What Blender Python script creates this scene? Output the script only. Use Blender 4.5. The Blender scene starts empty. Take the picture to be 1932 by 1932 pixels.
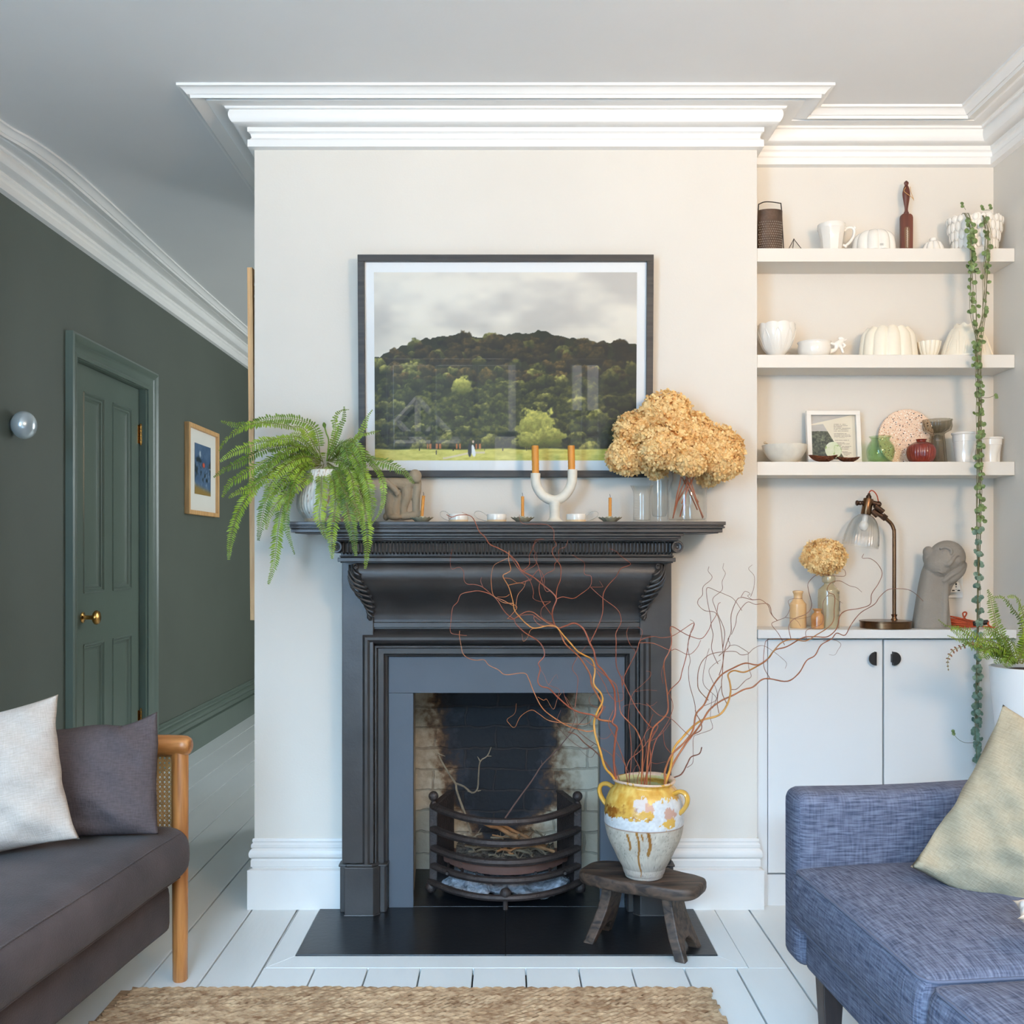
import bpy, bmesh, math, random
import numpy as np
from mathutils import Vector, Matrix, Quaternion
R = math.radians
C = bpy.context.scene.collection
rnd = random.Random(7)
CH = 1.113            # camera height
F = 1920.0            # focal length in photo pixels
def P(px, py, Y):     # the point of the place seen at photo pixel (px, py), Y metres into the room
    return Vector(((px-956.0)*Y/F, Y, CH+(1045.0-py)*Y/F))
def PH(px, Y, z): return Vector(((px-956.0)*Y/F, Y, z))
def hz(py, Y): return CH+(1045.0-py)*Y/F
def wx(px, Y): return (px-956.0)*Y/F

# ---------------------------------------------------------------- materials
MATS = {}
def newmat(name):
    m = bpy.data.materials.new(name); m.use_nodes = True
    nt = m.node_tree; b = nt.nodes['Principled BSDF']
    MATS[name] = m
    return m, nt, b
def srgb(r, g, b):
    f = lambda c: (c/255/12.92 if c/255 <= .04045 else ((c/255+.055)/1.055)**2.4)
    return (f(r), f(g), f(b), 1)
def tint(c, k): return (min(1, c[0]*k), min(1, c[1]*k), min(1, c[2]*k), 1)
def mat(name, col, rough=.6, metal=0, var=.08, vscale=8, bump=0, bscale=60, coat=0, stretch=(1,1,1), col2=None, sheen=0, spec=.5, trans=0, ior=1.45, detail=4, wear=None):
    """paint, cloth, metal ...: a base colour broken by noise, optional second colour, bump"""
    m, nt, b = newmat(name)
    L = nt.links; N = nt.nodes
    tc = N.new('ShaderNodeTexCoord'); mp = N.new('ShaderNodeMapping'); mp.inputs['Scale'].default_value = stretch
    L.new(tc.outputs['Object'], mp.inputs['Vector'])
    n = N.new('ShaderNodeTexNoise'); n.inputs['Scale'].default_value = vscale; n.inputs['Detail'].default_value = detail
    L.new(mp.outputs['Vector'], n.inputs['Vector'])
    cr = N.new('ShaderNodeValToRGB'); cr.color_ramp.elements[0].position = .3; cr.color_ramp.elements[1].position = .7
    cr.color_ramp.elements[0].color = tint(col, 1-var); cr.color_ramp.elements[1].color = col2 if col2 else tint(col, 1+var)
    L.new(n.outputs['Fac'], cr.inputs['Fac']); L.new(cr.outputs['Color'], b.inputs['Base Color'])
    b.inputs['Roughness'].default_value = rough; b.inputs['Metallic'].default_value = metal
    b.inputs['Coat Weight'].default_value = coat; b.inputs['Coat Roughness'].default_value = .1
    b.inputs['Sheen Weight'].default_value = sheen; b.inputs['Specular IOR Level'].default_value = spec
    b.inputs['Transmission Weight'].default_value = trans; b.inputs['IOR'].default_value = ior
    if bump:
        n2 = N.new('ShaderNodeTexNoise'); n2.inputs['Scale'].default_value = bscale; n2.inputs['Detail'].default_value = 5
        L.new(mp.outputs['Vector'], n2.inputs['Vector'])
        bp = N.new('ShaderNodeBump'); bp.inputs['Strength'].default_value = bump; bp.inputs['Distance'].default_value = .01
        L.new(n2.outputs['Fac'], bp.inputs['Height']); L.new(bp.outputs['Normal'], b.inputs['Normal'])
    return m
def weave(name, c1, c2, c3, sc=900, slub=(14, 14, 220), rough=.9, bump=.25, slub2=None, mixf=.5):
    """woven cloth: fine crossed threads plus long slubs"""
    m, nt, b = newmat(name); L = nt.links; N = nt.nodes
    tc = N.new('ShaderNodeTexCoord')
    def noise(scale3, s, det=2):
        mp = N.new('ShaderNodeMapping'); mp.inputs['Scale'].default_value = scale3
        L.new(tc.outputs['UV'], mp.inputs['Vector'])
        n = N.new('ShaderNodeTexNoise'); n.inputs['Scale'].default_value = s; n.inputs['Detail'].default_value = det
        L.new(mp.outputs['Vector'], n.inputs['Vector']); return n.outputs['Fac']
    a = noise(slub, 1.0, 3); c = noise(slub2 or (slub[1], slub[0], slub[2]), 1.0, 3); big = noise((6,6,6), 1, 3)
    def ramp(fac, p0, p1, ca, cb):
        cr = N.new('ShaderNodeValToRGB'); cr.color_ramp.elements[0].position = p0; cr.color_ramp.elements[1].position = p1
        cr.color_ramp.elements[0].color = ca; cr.color_ramp.elements[1].color = cb; L.new(fac, cr.inputs['Fac']); return cr.outputs['Color']
    r1 = ramp(a, .35, .68, c1, c2); r2 = ramp(c, .35, .68, c1, c3)
    mx = N.new('ShaderNodeMix'); mx.data_type = 'RGBA'; mx.inputs['Factor'].default_value = mixf
    L.new(r1, mx.inputs['A']); L.new(r2, mx.inputs['B'])
    L.new(mx.outputs['Result'], b.inputs['Base Color'])
    b.inputs['Roughness'].default_value = rough; b.inputs['Specular IOR Level'].default_value = .2
    ad = N.new('ShaderNodeMath'); ad.operation = 'ADD'; L.new(a, ad.inputs[0]); L.new(c, ad.inputs[1])
    bp = N.new('ShaderNodeBump'); bp.inputs['Strength'].default_value = bump; bp.inputs['Distance'].default_value = .004
    L.new(ad.outputs[0], bp.inputs['Height']); L.new(bp.outputs['Normal'], b.inputs['Normal'])
    return m
def wood(name, c1, c2, axis=0, scale=8, rough=.45, dist=6, bump=.15, coat=0):
    m, nt, b = newmat(name); L = nt.links; N = nt.nodes
    tc = N.new('ShaderNodeTexCoord'); mp = N.new('ShaderNodeMapping')
    s = [12, 12, 12]; s[axis] = .9; mp.inputs['Scale'].default_value = s
    L.new(tc.outputs['Object'], mp.inputs['Vector'])
    n = N.new('ShaderNodeTexNoise'); n.inputs['Scale'].default_value = scale; n.inputs['Detail'].default_value = 6; n.inputs['Distortion'].default_value = .6
    L.new(mp.outputs['Vector'], n.inputs['Vector'])
    cr = N.new('ShaderNodeValToRGB'); cr.color_ramp.elements[0].position = .35; cr.color_ramp.elements[1].position = .65
    cr.color_ramp.elements[0].color = c1; cr.color_ramp.elements[1].color = c2
    L.new(n.outputs['Fac'], cr.inputs['Fac']); L.new(cr.outputs['Color'], b.inputs['Base Color'])
    b.inputs['Roughness'].default_value = rough; b.inputs['Coat Weight'].default_value = coat
    bp = N.new('ShaderNodeBump'); bp.inputs['Strength'].default_value = bump; bp.inputs['Distance'].default_value = .003
    L.new(n.outputs['Fac'], bp.inputs['Height']); L.new(bp.outputs['Normal'], b.inputs['Normal'])
    return m
def glass(name, col=(1,1,1,1), rough=.02, hi=.5):
    """clear glass: mostly transparent with a sharp reflection, cheap and shadow-friendly"""
    m, nt, b = newmat(name); L = nt.links; N = nt.nodes
    out = N['Material Output']
    tr = N.new('ShaderNodeBsdfTransparent'); tr.inputs['Color'].default_value = col
    gl = N.new('ShaderNodeBsdfGlossy'); gl.inputs['Roughness'].default_value = rough
    lw = N.new('ShaderNodeLayerWeight'); lw.inputs['Blend'].default_value = .35
    mr = N.new('ShaderNodeMapRange'); mr.inputs['From Min'].default_value = 0; mr.inputs['From Max'].default_value = 1
    mr.inputs['To Min'].default_value = .03; mr.inputs['To Max'].default_value = hi
    pw = N.new('ShaderNodeMath'); pw.operation = 'POWER'; pw.inputs[1].default_value = 2.2
    L.new(lw.outputs['Facing'], pw.inputs[0]); L.new(pw.outputs[0], mr.inputs['Value'])
    mx = N.new('ShaderNodeMixShader'); L.new(mr.outputs['Result'], mx.inputs['Fac'])
    L.new(tr.outputs[0], mx.inputs[1]); L.new(gl.outputs[0], mx.inputs[2]); L.new(mx.outputs[0], out.inputs['Surface'])
    nt.nodes.remove(b)
    return m

# ---------------------------------------------------------------- mesh builder
class MB:
    def __init__(s): s.v = []; s.f = []; s.uv = None; s.col = None
    def add(s, vs, fs):
        o = len(s.v); s.v.extend([tuple(p) for p in vs]); s.f.extend([tuple(i+o for i in f) for f in fs]); return s
    def box(s, a, b, M=None):
        x0,y0,z0 = a; x1,y1,z1 = b
        vs = [Vector(p) for p in ((x0,y0,z0),(x1,y0,z0),(x1,y1,z0),(x0,y1,z0),(x0,y0,z1),(x1,y0,z1),(x1,y1,z1),(x0,y1,z1))]
        if M: vs = [M @ p for p in vs]
        return s.add(vs, [(0,3,2,1),(4,5,6,7),(0,1,5,4),(1,2,6,5),(2,3,7,6),(3,0,4,7)])
    def tube(s, pts, rad, seg=8, cap=True, flat=None):
        pts = [Vector(p) for p in pts]; n = len(pts)
        if not hasattr(rad, '__len__'): rad = [rad]*n
        t0 = (pts[1]-pts[0]).normalized()
        up = Vector((0,0,1)) if abs(t0.z) < .9 else Vector((1,0,0))
        u = t0.cross(up).normalized(); vs = []
        for i in range(n):
            if i == 0: t = t0
            elif i == n-1: t = (pts[i]-pts[i-1])
            else: t = (pts[i+1]-pts[i-1])
            if t.length < 1e-9: t = t0
            t = t.normalized()
            u = (u - t*u.dot(t))
            if u.length < 1e-6: u = t.orthogonal()
            u = u.normalized(); w = t.cross(u)
            fa, fb = flat if flat else (1, 1)
            for k in range(seg):
                a = 2*math.pi*k/seg
                vs.append(pts[i] + (u*math.cos(a)*fa + w*math.sin(a)*fb)*rad[i])
        fs = []
        for i in range(n-1):
            for k in range(seg):
                k2 = (k+1) % seg
                fs.append((i*seg+k, i*seg+k2, (i+1)*seg+k2, (i+1)*seg+k))
        if cap:
            fs.append(tuple(range(seg-1, -1, -1))); fs.append(tuple((n-1)*seg+k for k in range(seg)))
        return s.add(vs, fs)
    def lathe(s, prof, c=(0,0,0), seg=32, fn=None, M=None, closed=False):
        """prof: [(r, z)...] from bottom outside round; fn(r, z, angle) -> (r, z)"""
        c = Vector(c); vs = []; n = len(prof)
        for (r, z) in prof:
            for k in range(seg):
                a = 2*math.pi*k/seg
                rr, zz = fn(r, z, a) if fn else (r, z)
                p = Vector((rr*math.cos(a), rr*math.sin(a), zz))
                if M: p = M @ p
                vs.append(c+p)
        fs = []
        for i in range(n-1):
            for k in range(seg):
                k2 = (k+1) % seg
                fs.append((i*seg+k, i*seg+k2, (i+1)*seg+k2, (i+1)*seg+k))
        if closed:
            for k in range(seg):
                k2 = (k+1) % seg
                fs.append(((n-1)*seg+k, (n-1)*seg+k2, k2, k))
        else:
            if prof[0][0] > 1e-5: fs.append(tuple(range(seg-1, -1, -1)))
            if prof[-1][0] > 1e-5: fs.append(tuple((n-1)*seg+k for k in range(seg)))
        return s.add(vs, fs)
    def ball(s, c, r, seg=16, rings=10, sc=(1,1,1), M=None):
        prof = [(r*math.sin(math.pi*i/rings)*1.0, -r*math.cos(math.pi*i/rings)) for i in range(rings+1)]
        Mx = Matrix.Diagonal((sc[0], sc[1], sc[2], 1))
        if M: Mx = M @ Mx
        prof[0] = (1e-6, -r); prof[-1] = (1e-6, r)
        return s.lathe(prof, c, seg, M=Mx)
    def prism(s, poly, d, M=None):
        """poly: 3-D points of a flat outline; d: vector it is thickened by"""
        n = len(poly); d = Vector(d); vs = [Vector(p) for p in poly]; vs += [p+d for p in vs]
        if M: vs = [M @ p for p in vs]
        fs = [tuple(range(n)), tuple(range(2*n-1, n-1, -1))]
        fs += [(i, i+n, (i+1) % n + n, (i+1) % n) for i in range(n)]
        return s.add(vs, fs)
    def grid(s, pts, nu, nv):
        return s.add(pts, [(i*nv+j, (i+1)*nv+j, (i+1)*nv+j+1, i*nv+j+1) for i in range(nu-1) for j in range(nv-1)])
    def sweep(s, prof, path, closed_prof=False):
        """mitred moulding: path = [(x,y,nx,ny,...)] corner points; prof = [(p, z)] outwards p along the corner's offset vector (ox, oy)"""
        n = len(prof); vs = []
        for (x, y, ox, oy) in path:
            for (p, z) in prof: vs.append((x+ox*p, y+oy*p, z))
        fs = [(i*n+j, (i+1)*n+j, (i+1)*n+j+1, i*n+j+1) for i in range(len(path)-1) for j in range(n-1)]
        fs.append(tuple(range(n))); fs.append(tuple(range(len(path)*n-1, (len(path)-1)*n-1, -1)))
        return s.add(vs, fs)

OFF = {}
def link(o, parent, name):
    C.objects.link(o)
    return o
def obj(name, mb, material, parent=None, smooth=True, bevel=0, bseg=2, angle=40, subsurf=0, uvbox=False, fixn=True, weld=False):
    me = bpy.data.meshes.new(name)
    off = OFF.get(parent.name, Vector((0,0,0))) if parent else Vector((0,0,0))
    me.from_pydata([(p[0]-off.x, p[1]-off.y, p[2]-off.z) for p in mb.v], [], mb.f)
    if fixn or weld:
        bm = bmesh.new(); bm.from_mesh(me)
        if weld: bmesh.ops.remove_doubles(bm, verts=bm.verts, dist=1e-5)
        bmesh.ops.recalc_face_normals(bm, faces=bm.faces); bm.to_mesh(me); bm.free()
    me.materials.append(material)
    o = bpy.data.objects.new(name, me); C.objects.link(o)
    if parent: o.parent = parent
    OFF[o.name] = off
    if mb.uv and not weld:
        ul = me.uv_layers.new(name='UVMap')
        for l in me.loops: ul.data[l.index].uv = mb.uv[l.vertex_index]
    if bevel:
        md = o.modifiers.new('bevel', 'BEVEL'); md.width = bevel; md.segments = bseg; md.limit_method = 'ANGLE'; md.angle_limit = R(35)
    if subsurf:
        md = o.modifiers.new('sub', 'SUBSURF'); md.levels = subsurf; md.render_levels = subsurf
    if smooth:
        me.polygons.foreach_set('use_smooth', [True]*len(me.polygons))
        if not subsurf:
            try:
                me.set_sharp_from_angle(angle=R(angle))
            except Exception: pass
    return o
def thing(name, label, cat, loc=(0,0,0), group=None, rz=0):
    o = bpy.data.objects.new(name, None); C.objects.link(o); o.empty_display_size = .05
    o.location = loc; OFF[o.name] = Vector(loc)
    o['label'] = label; o['category'] = cat
    if group: o['group'] = group
    return o
def tag(o, label, cat, group=None, kind=None):
    o['label'] = label; o['category'] = cat
    if group: o['group'] = group
    if kind: o['kind'] = kind
    return o
def struct(name, mb, m, **k):
    o = obj(name, mb, m, None, **k); o['kind'] = 'structure'; return o
def copy_tree(o, parent=None):
    c = o.copy(); C.objects.link(c); c.parent = parent
    OFF[c.name] = OFF.get(o.name, Vector((0,0,0)))
    for ch in [x for x in o.children]: copy_tree(ch, c)
    return c
def catmull(pts, n=6):
    pts = [Vector(p) for p in pts]
    if len(pts) < 3: return pts
    q = [pts[0]*2-pts[1]]+pts+[pts[-1]*2-pts[-2]]; out = []
    for i in range(1, len(q)-2):
        for k in range(n):
            t = k/n; a, b, c, d = q[i-1], q[i], q[i+1], q[i+2]
            out.append(.5*((2*b)+(c-a)*t+(2*a-5*b+4*c-d)*t*t+(3*b-a-3*c+d)*t**3))
    out.append(pts[-1]); return out
def smoothprof(prof, n=4):
    q = catmull([Vector((a, b, 0)) for a, b in prof], n)
    return [(max(p.x, 1e-6), p.y) for p in q]
def noise2(x, y, seed=0):
    s = math.sin(x*12.9898+y*78.233+seed*37.7)*43758.5453
    return s-math.floor(s)
def vnoise(x, y, seed=0):
    ix, iy = math.floor(x), math.floor(y); fx, fy = x-ix, y-iy
    fx = fx*fx*(3-2*fx); fy = fy*fy*(3-2*fy)
    a, b = noise2(ix, iy, seed), noise2(ix+1, iy, seed); c, d = noise2(ix, iy+1, seed), noise2(ix+1, iy+1, seed)
    return (a*(1-fx)+b*fx)*(1-fy)+(c*(1-fx)+d*fx)*fy
# ================================================================ camera, light, world
cam = bpy.data.objects.new('camera', bpy.data.cameras.new('camera')); C.objects.link(cam)
cam.location = (0, 0, CH); cam.rotation_euler = (R(90), 0, 0)
cam.data.sensor_width = 36; cam.data.lens = 36*F/1932
cam.data.shift_x = 10/1932; cam.data.shift_y = 79/1932
cam.data.clip_start = .05
bpy.context.scene.camera = cam
sc = bpy.context.scene
sc.view_settings.view_transform = 'Standard'; sc.view_settings.look = 'None'
sc.view_settings.gamma = 1; sc.view_settings.use_curve_mapping = False
sc.view_settings.exposure = EXPO = 0.0
try:
    cy = sc.cycles
    cy.use_denoising = True; cy.max_bounces = 9; cy.diffuse_bounces = 6; cy.glossy_bounces = 3
    cy.transmission_bounces = 4; cy.transparent_max_bounces = 16; cy.sample_clamp_indirect = 4
    cy.caustics_reflective = False; cy.caustics_refractive = False
    cy.use_adaptive_sampling = True; cy.adaptive_threshold = .02
    cy.blur_glossy = .5
except Exception: pass
w = bpy.data.worlds.new('world'); sc.world = w; w.use_nodes = True
bg = w.node_tree.nodes['Background']; bg.inputs['Color'].default_value = (.62, .78, 1, 1); bg.inputs['Strength'].default_value = 1.6

def area(name, loc, rot, size, col, power, spread=180):
    l = bpy.data.lights.new(name, 'AREA'); l.shape = 'RECTANGLE'; l.size, l.size_y = size
    l.color = col; l.energy = power; l.spread = R(spread)
    o = bpy.data.objects.new(name, l); C.objects.link(o); o.location = loc; o.rotation_euler = rot
    return o
# daylight: cool skylight falls in from above, warmer light comes up off the street; both pass the windows behind the camera
def aim(frm, to):
    return (Vector(to)-Vector(frm)).to_track_quat('-Z', 'Y').to_euler()
area('skylight', (-.1, -4.0, 3.5), aim((-.1, -4.0, 3.5), (-.1, -1.2, 1.4)), (4.2, 1.9), (.42, .69, 1.0), 5600)
area('street_bounce', (-.1, -4.0, -.1), aim((-.1, -4.0, -.1), (-.1, -1.2, 1.7)), (4.2, 1.6), (1.0, .95, .88), 2050)
area('warm_fill_right', (1.25, .6, 1.9), aim((1.25, .6, 1.9), (1.3, 3.0, 2.5)), (.35, .35), (1.0, .72, .48), 30)  # added warm fill for the upper right, no lamp fitting behind it
area('garden_window_daylight', (1.5, 6.2, 1.5), (R(80), 0, R(100)), (1.2, 1.5), (.85, .94, 1.0), 60)
area('cool_fill_left', (-1.66, -.7, 1.35), aim((-1.66, -.7, 1.35), (.6, 2.6, .6)), (1.2, 1.6), (.38, .66, 1.0), 135)  # added cool fill for the lower walls, the left wall has no window

# ================================================================ paints
M_wall = mat('warm_off_white_paint', srgb(220, 213, 202), .75, var=.02, vscale=3, bump=.04, bscale=160)
M_ceil = mat('ceiling_paint', srgb(230, 229, 227), .85, var=.02, vscale=2, bump=.03, bscale=120)
M_trim = mat('white_trim_paint', srgb(238, 236, 232), .5, var=.015, vscale=3)
M_skirt = mat('pale_skirting_paint', srgb(224, 221, 216), .45, var=.03, vscale=6)
M_green = mat('dark_green_wall_paint', srgb(88, 94, 84), .6, var=.05, vscale=3, bump=.05, bscale=140)
M_gdoor = mat('green_gloss_paint', srgb(98, 110, 100), .3, var=.04, vscale=5, bump=.03, bscale=60)
M_floor = mat('white_floor_paint', srgb(228, 230, 228), .3, var=.04, vscale=5, bump=.12, bscale=30, stretch=(1,.25,1))
M_dark = mat('dark_gap', srgb(40, 36, 32), .9)
M_joinery = mat('joinery_paint', srgb(222, 216, 206), .42, var=.015, vscale=3)
M_door = mat('cabinet_paint', srgb(218, 218, 216), .45, var=.015, vscale=2)

BL, BR, BY = -.793, .787, 3.2          # chimney breast: left, right, front
CZ = 2.509; AY = 3.345; RX = 1.6; LX = -1.78; BACK = -2.0; FAR = 7.7; BEND = 4.3
# walls
m = MB()
m.box((BL, BY, 0), (-.372, BEND, CZ)); m.box((.372, BY, 0), (BR, BEND, CZ)); m.box((-.372, BY, .80), (.372, BEND, CZ)); m.box((-.372, 3.66, 0), (.372, BEND, .80))
struct('wall_chimney_breast', m, M_wall, smooth=False)
m = MB(); m.box((BR, AY, 0), (RX+.1, BEND, CZ)); struct('wall_alcove', m, M_wall, smooth=False)
RY, RX2 = 2.58, 1.98      # the right wall steps back beside the sofa
m = MB(); m.box((RX, RY, 0), (RX2+.12, AY+.1, CZ)); m.box((RX2, BACK, 0), (RX2+.12, RY, CZ)); m.box((RX, AY+.1, 0), (RX+.12, FAR, CZ)); struct('wall_right', m, M_wall, smooth=False)
D0, D1, DT = 4.175, 5.045, 1.955      # door opening in the green wall
m = MB(); m.box((LX-.15, BACK, 0), (LX, D0, CZ)); m.box((LX-.15, D1, 0), (LX, FAR, CZ)); m.box((LX-.15, D0, DT), (LX, D1, CZ)); m.box((LX-.2, D0-.1, 0), (LX-.15, D1+.1, CZ))
struct('wall_left', m, M_green, smooth=False)
m = MB(); m.box((LX-.15, FAR, 0), (RX+.12, FAR+.1, CZ)); struct('wall_far', m, M_green, smooth=False)
# wall behind the camera with the street windows
m = MB(); wy = BACK
WN = [(-.98, .12), (.48, .80)]
m.box((LX-.15, wy-.2, 0), (WN[0][0], wy, CZ)); m.box((WN[0][1], wy-.2, 0), (WN[1][0], wy, CZ)); m.box((WN[1][1], wy-.2, 0), (RX2+.12, wy, CZ))
for a, b in WN: m.box((a, wy-.2, 0), (b, wy, .80)); m.box((a, wy-.2, 2.25), (b, wy, CZ))
struct('wall_back', m, M_wall, smooth=False)
for i, (a, b) in enumerate(WN):
    wf = MB(); n = 3 if i == 0 else 2
    for k in range(n+1):
        x = a+(b-a-.045)*k/n; wf.box((x, wy-.15, .80), (x+.045, wy-.09, 2.25))
    for z in (.80, 1.62, 2.205): wf.box((a+.045, wy-.145, z), (b-.045, wy-.095, z+.045))
    struct('window_%d' % (i+1), wf, M_trim, smooth=False)
# the street outside, seen only in reflections
m = MB(); m.box((-9, -16, -.35), (9, -5.2, -.3)); struct('street_ground', m, mat('street_tarmac', srgb(120, 118, 116), .9), smooth=False)
m = MB(); m.box((-7, -12, -.3), (7, -11, 6.0)); m.prism([(-7, -11, 6.0), (7, -11, 6.0), (0, -11, 9.0)], (0, -1, 0)); struct('street_house_wall', m, mat('street_brick', srgb(150, 158, 140), .9, var=.2, vscale=4), smooth=False)
m = MB()
def beam(p, q, w_=.09): m.tube([(p[0], -10.93, p[1]), (q[0], -10.93, q[1])], w_*.6, 4)
for p, q in (((-2.2, 1.75), (-1.5, 2.5)), ((-1.5, 2.5), (-.8, 1.75)), ((-2.2, 1.75), (-.8, 1.75)), ((-1.5, 1.75), (-1.5, 2.5)), ((-1.5, 1.75), (-1.85, 2.12)), ((-1.5, 1.75), (-1.15, 2.12))): beam(p, q)
for p, q in (((-2.35, 3.1), (-2.35, 3.7)), ((-2.35, 3.1), (-2.0, 3.1)), ((.1, 1.6), (.1, 3.8)), ((.3, 1.6), (.3, 3.8))): beam(p, q, .12)
m.box((1.1, -10.96, 2.3), (2.3, -10.8, 3.9)); m.box((-.2, -10.96, 1.2), (.9, -10.85, 1.9))
struct('street_house_white_gable', m, M_trim, smooth=False)
sn = bpy.data.lights.new('afternoon_sun', 'SUN'); sn.energy = 12; sn.angle = R(1); sn.color = (1, .95, .88)
so_ = bpy.data.objects.new('afternoon_sun', sn); C.objects.link(so_); so_.rotation_euler = Vector((.25, -.8, -.62)).to_track_quat('-Z', 'Y').to_euler()
m = MB(); m.box((LX-.15, BACK-.25, CZ), (RX2+.12, FAR, CZ+.1)); struct('ceiling', m, M_ceil, smooth=False)

# cornice: one plaster moulding, read off the left return
cp = [(332,155.5),(332,160.5),(336,162),(340,164.5),(345,169),(350,175),(352,177.5),(357.5,177.8),(359,184.8),(386,185.6),(388.5,187),(390,189.5),(392,190.5),
      (410,196),(419,197.5),(423,199.5),(424.5,203.2),(427,205),(432.5,206.7),(430.6,210),(429.8,215),(430.4,219),(432.5,224),(436.5,229.5),(443,234),(451,237),(459,238.6),(466.3,239.8),
      (466.5,248),(469,249.5),(472.5,253),(474.3,258),(474,260.5),(471.5,262.6),(467,263.2),(466.8,276.5)]
prof = []
for x, y in cp:
    a = (956-x)/F; p = (3.2*a-.793)/(1+a); prof.append((max(p, 0), CH+(1045-y)*(3.2-p)/F))
prof = [(0, prof[0][1])]+prof+[(0, prof[-1][1]-.004)]
m = MB(); m.sweep(prof, [(BL, BEND, -1, 0), (BL, BY, -1, -1), (BR, BY, 1, -1), (BR, AY, 1, -1), (RX, AY, -1, -1), (RX, RY, -1, -1), (RX2, RY, -1, -1), (RX2, BACK, -1, 0)])
struct('trim_1', m, M_trim, angle=24)
m = MB(); st = [(-2, .15), (2.6, .15), (3.0, .148), (3.29, .158), (3.44, .192), (3.65, .212), (4.05, .212), (4.98, .194), (6.27, .186), (7.7, .186)]
path = []
for i, p in enumerate(catmull([Vector((a, b, 0)) for a, b in st], 4)): path.append((LX, p.x, p.y/.187, 0))
m.sweep(prof, path); struct('trim_2', m, M_trim, angle=24)

# skirting boards
sk = [(0,.219),(.004,.219),(.006,.212),(.004,.206),(.009,.2),(.009,.192),(.006,.189),(.012,.183),(.015,.176),(.0155,.170),(.014,.163),(.007,.156),(.010,.151),(.010,.132),(.006,.130),(.006,.127),(.0185,.123),(.0185,0)]
m = MB(); m.sweep(sk, [(BL, BEND, -1, 0), (BL, BY, -1, -1), (-.50, BY, 0, -1)]); struct('baseboard_left_pier', m, M_skirt, angle=20)
m = MB(); m.sweep(sk, [(.50, BY, 0, -1), (BR, BY, 1, -1), (BR, 3.26, 1, 0)]); struct('baseboard_right_pier', m, M_skirt, angle=20)
sg = [(p*1.3, z*1.08) for p, z in sk]
m = MB(); m.sweep(sg, [(LX, BACK, 1, 0), (LX, D0-.085, 1, 0)]); m.sweep(sg, [(LX, D1+.085, 1, 0), (LX, FAR, 1, 0)]); struct('baseboard_left', m, M_gdoor, angle=20)
m = MB(); m.sweep(sk, [(RX, 3.2, -1, 0), (RX, RY, -1, -1), (RX2, RY, -1, -1), (RX2, BACK, -1, 0)]); struct('baseboard_right', m, M_skirt, angle=20)

# floor: painted boards running into the room, mitred border round the hearth
m = MB(); m.box((LX-.15, BACK-.25, -.06), (RX2+.12, FAR, -.02)); struct('floor_base', m, M_dark, smooth=False)
m = MB(); bw = .1413; g = .0016; HX, HY, HB = .585, 2.817, 2.736
k = 0
for i in range(-14, 15):
    x0 = .0513+i*bw; x1 = x0+bw
    gg = g*(1+.8*noise2(i, 3))
    segs = [(BACK-.2, FAR)]
    if x1 > -.65 and x0 < .65:
        segs = [(BACK-.2, HB)] if abs(x0) < 2 else segs
    xs = [(x0, x1)]
    for (a, b) in xs:
        if b <= -.65+1e-4 or a >= .65-1e-4: m.box((a+gg, BACK-.2, -.022), (b-gg, FAR, 0))
        else:
            m.box((a+gg, BACK-.2, -.022), (b-gg, HB-.001, 0))
            if a < -.65: m.box((a+gg, HB, -.022), (-.651, 3.2, 0))
            if b > .65: m.box((.651, HB, -.022), (b-gg, 3.2, 0))
# boards behind the breast (rear room)
m.box((-.65, BEND, -.022), (.65, FAR, 0))
b = .0008
m.prism([(-.65+b, HB+b, -.022), (.65-b, HB+b, -.022), (HX, HY, -.022), (-HX, HY, -.022)], (0,0,.022))
m.prism([(-.65, HB+b, -.022), (-HX-b, HY, -.022), (-HX-b, 3.2, -.022), (-.65+b, 3.2, -.022)], (0,0,.022))
m.prism([(.65, HB+b, -.022), (.65-b, 3.2, -.022), (HX+b, 3.2, -.022), (HX+b, HY, -.022)], (0,0,.022))
struct('floor', m, M_floor, smooth=False, bevel=.0012, bseg=1)

# ================================================================ green panelled door
Mbrass = mat('aged_brass', srgb(186, 140, 78), .25, 1, var=.12, vscale=20)
d = thing('panelled_door', 'green painted four panel door with brass knob in the dark green wall', 'door', (LX, 4.6, 0))
d['kind'] = 'structure'; d.name = 'door_1'; OFF[d.name] = Vector((LX, 4.6, 0))
xf = LX-.028    # face of the leaf
panels = [(4.348, 4.563, .948, 1.804), (4.669, 4.896, .948, 1.804), (4.348, 4.563, .18, .722), (4.669, 4.896, .18, .722)]
m = MB(); ys = [4.215, 4.348, 4.563, 4.669, 4.896, 5.005]; zs = [.006, .18, .722, .948, 1.804, 1.92]
for i in range(5):
    for j in range(5):
        if i in (1, 3) and j in (1, 3): continue
        m.box((xf-.035, ys[i], zs[j]), (xf, ys[i+1], zs[j+1]))
obj('leaf', m, M_gdoor, d, smooth=False, weld=False)
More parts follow.
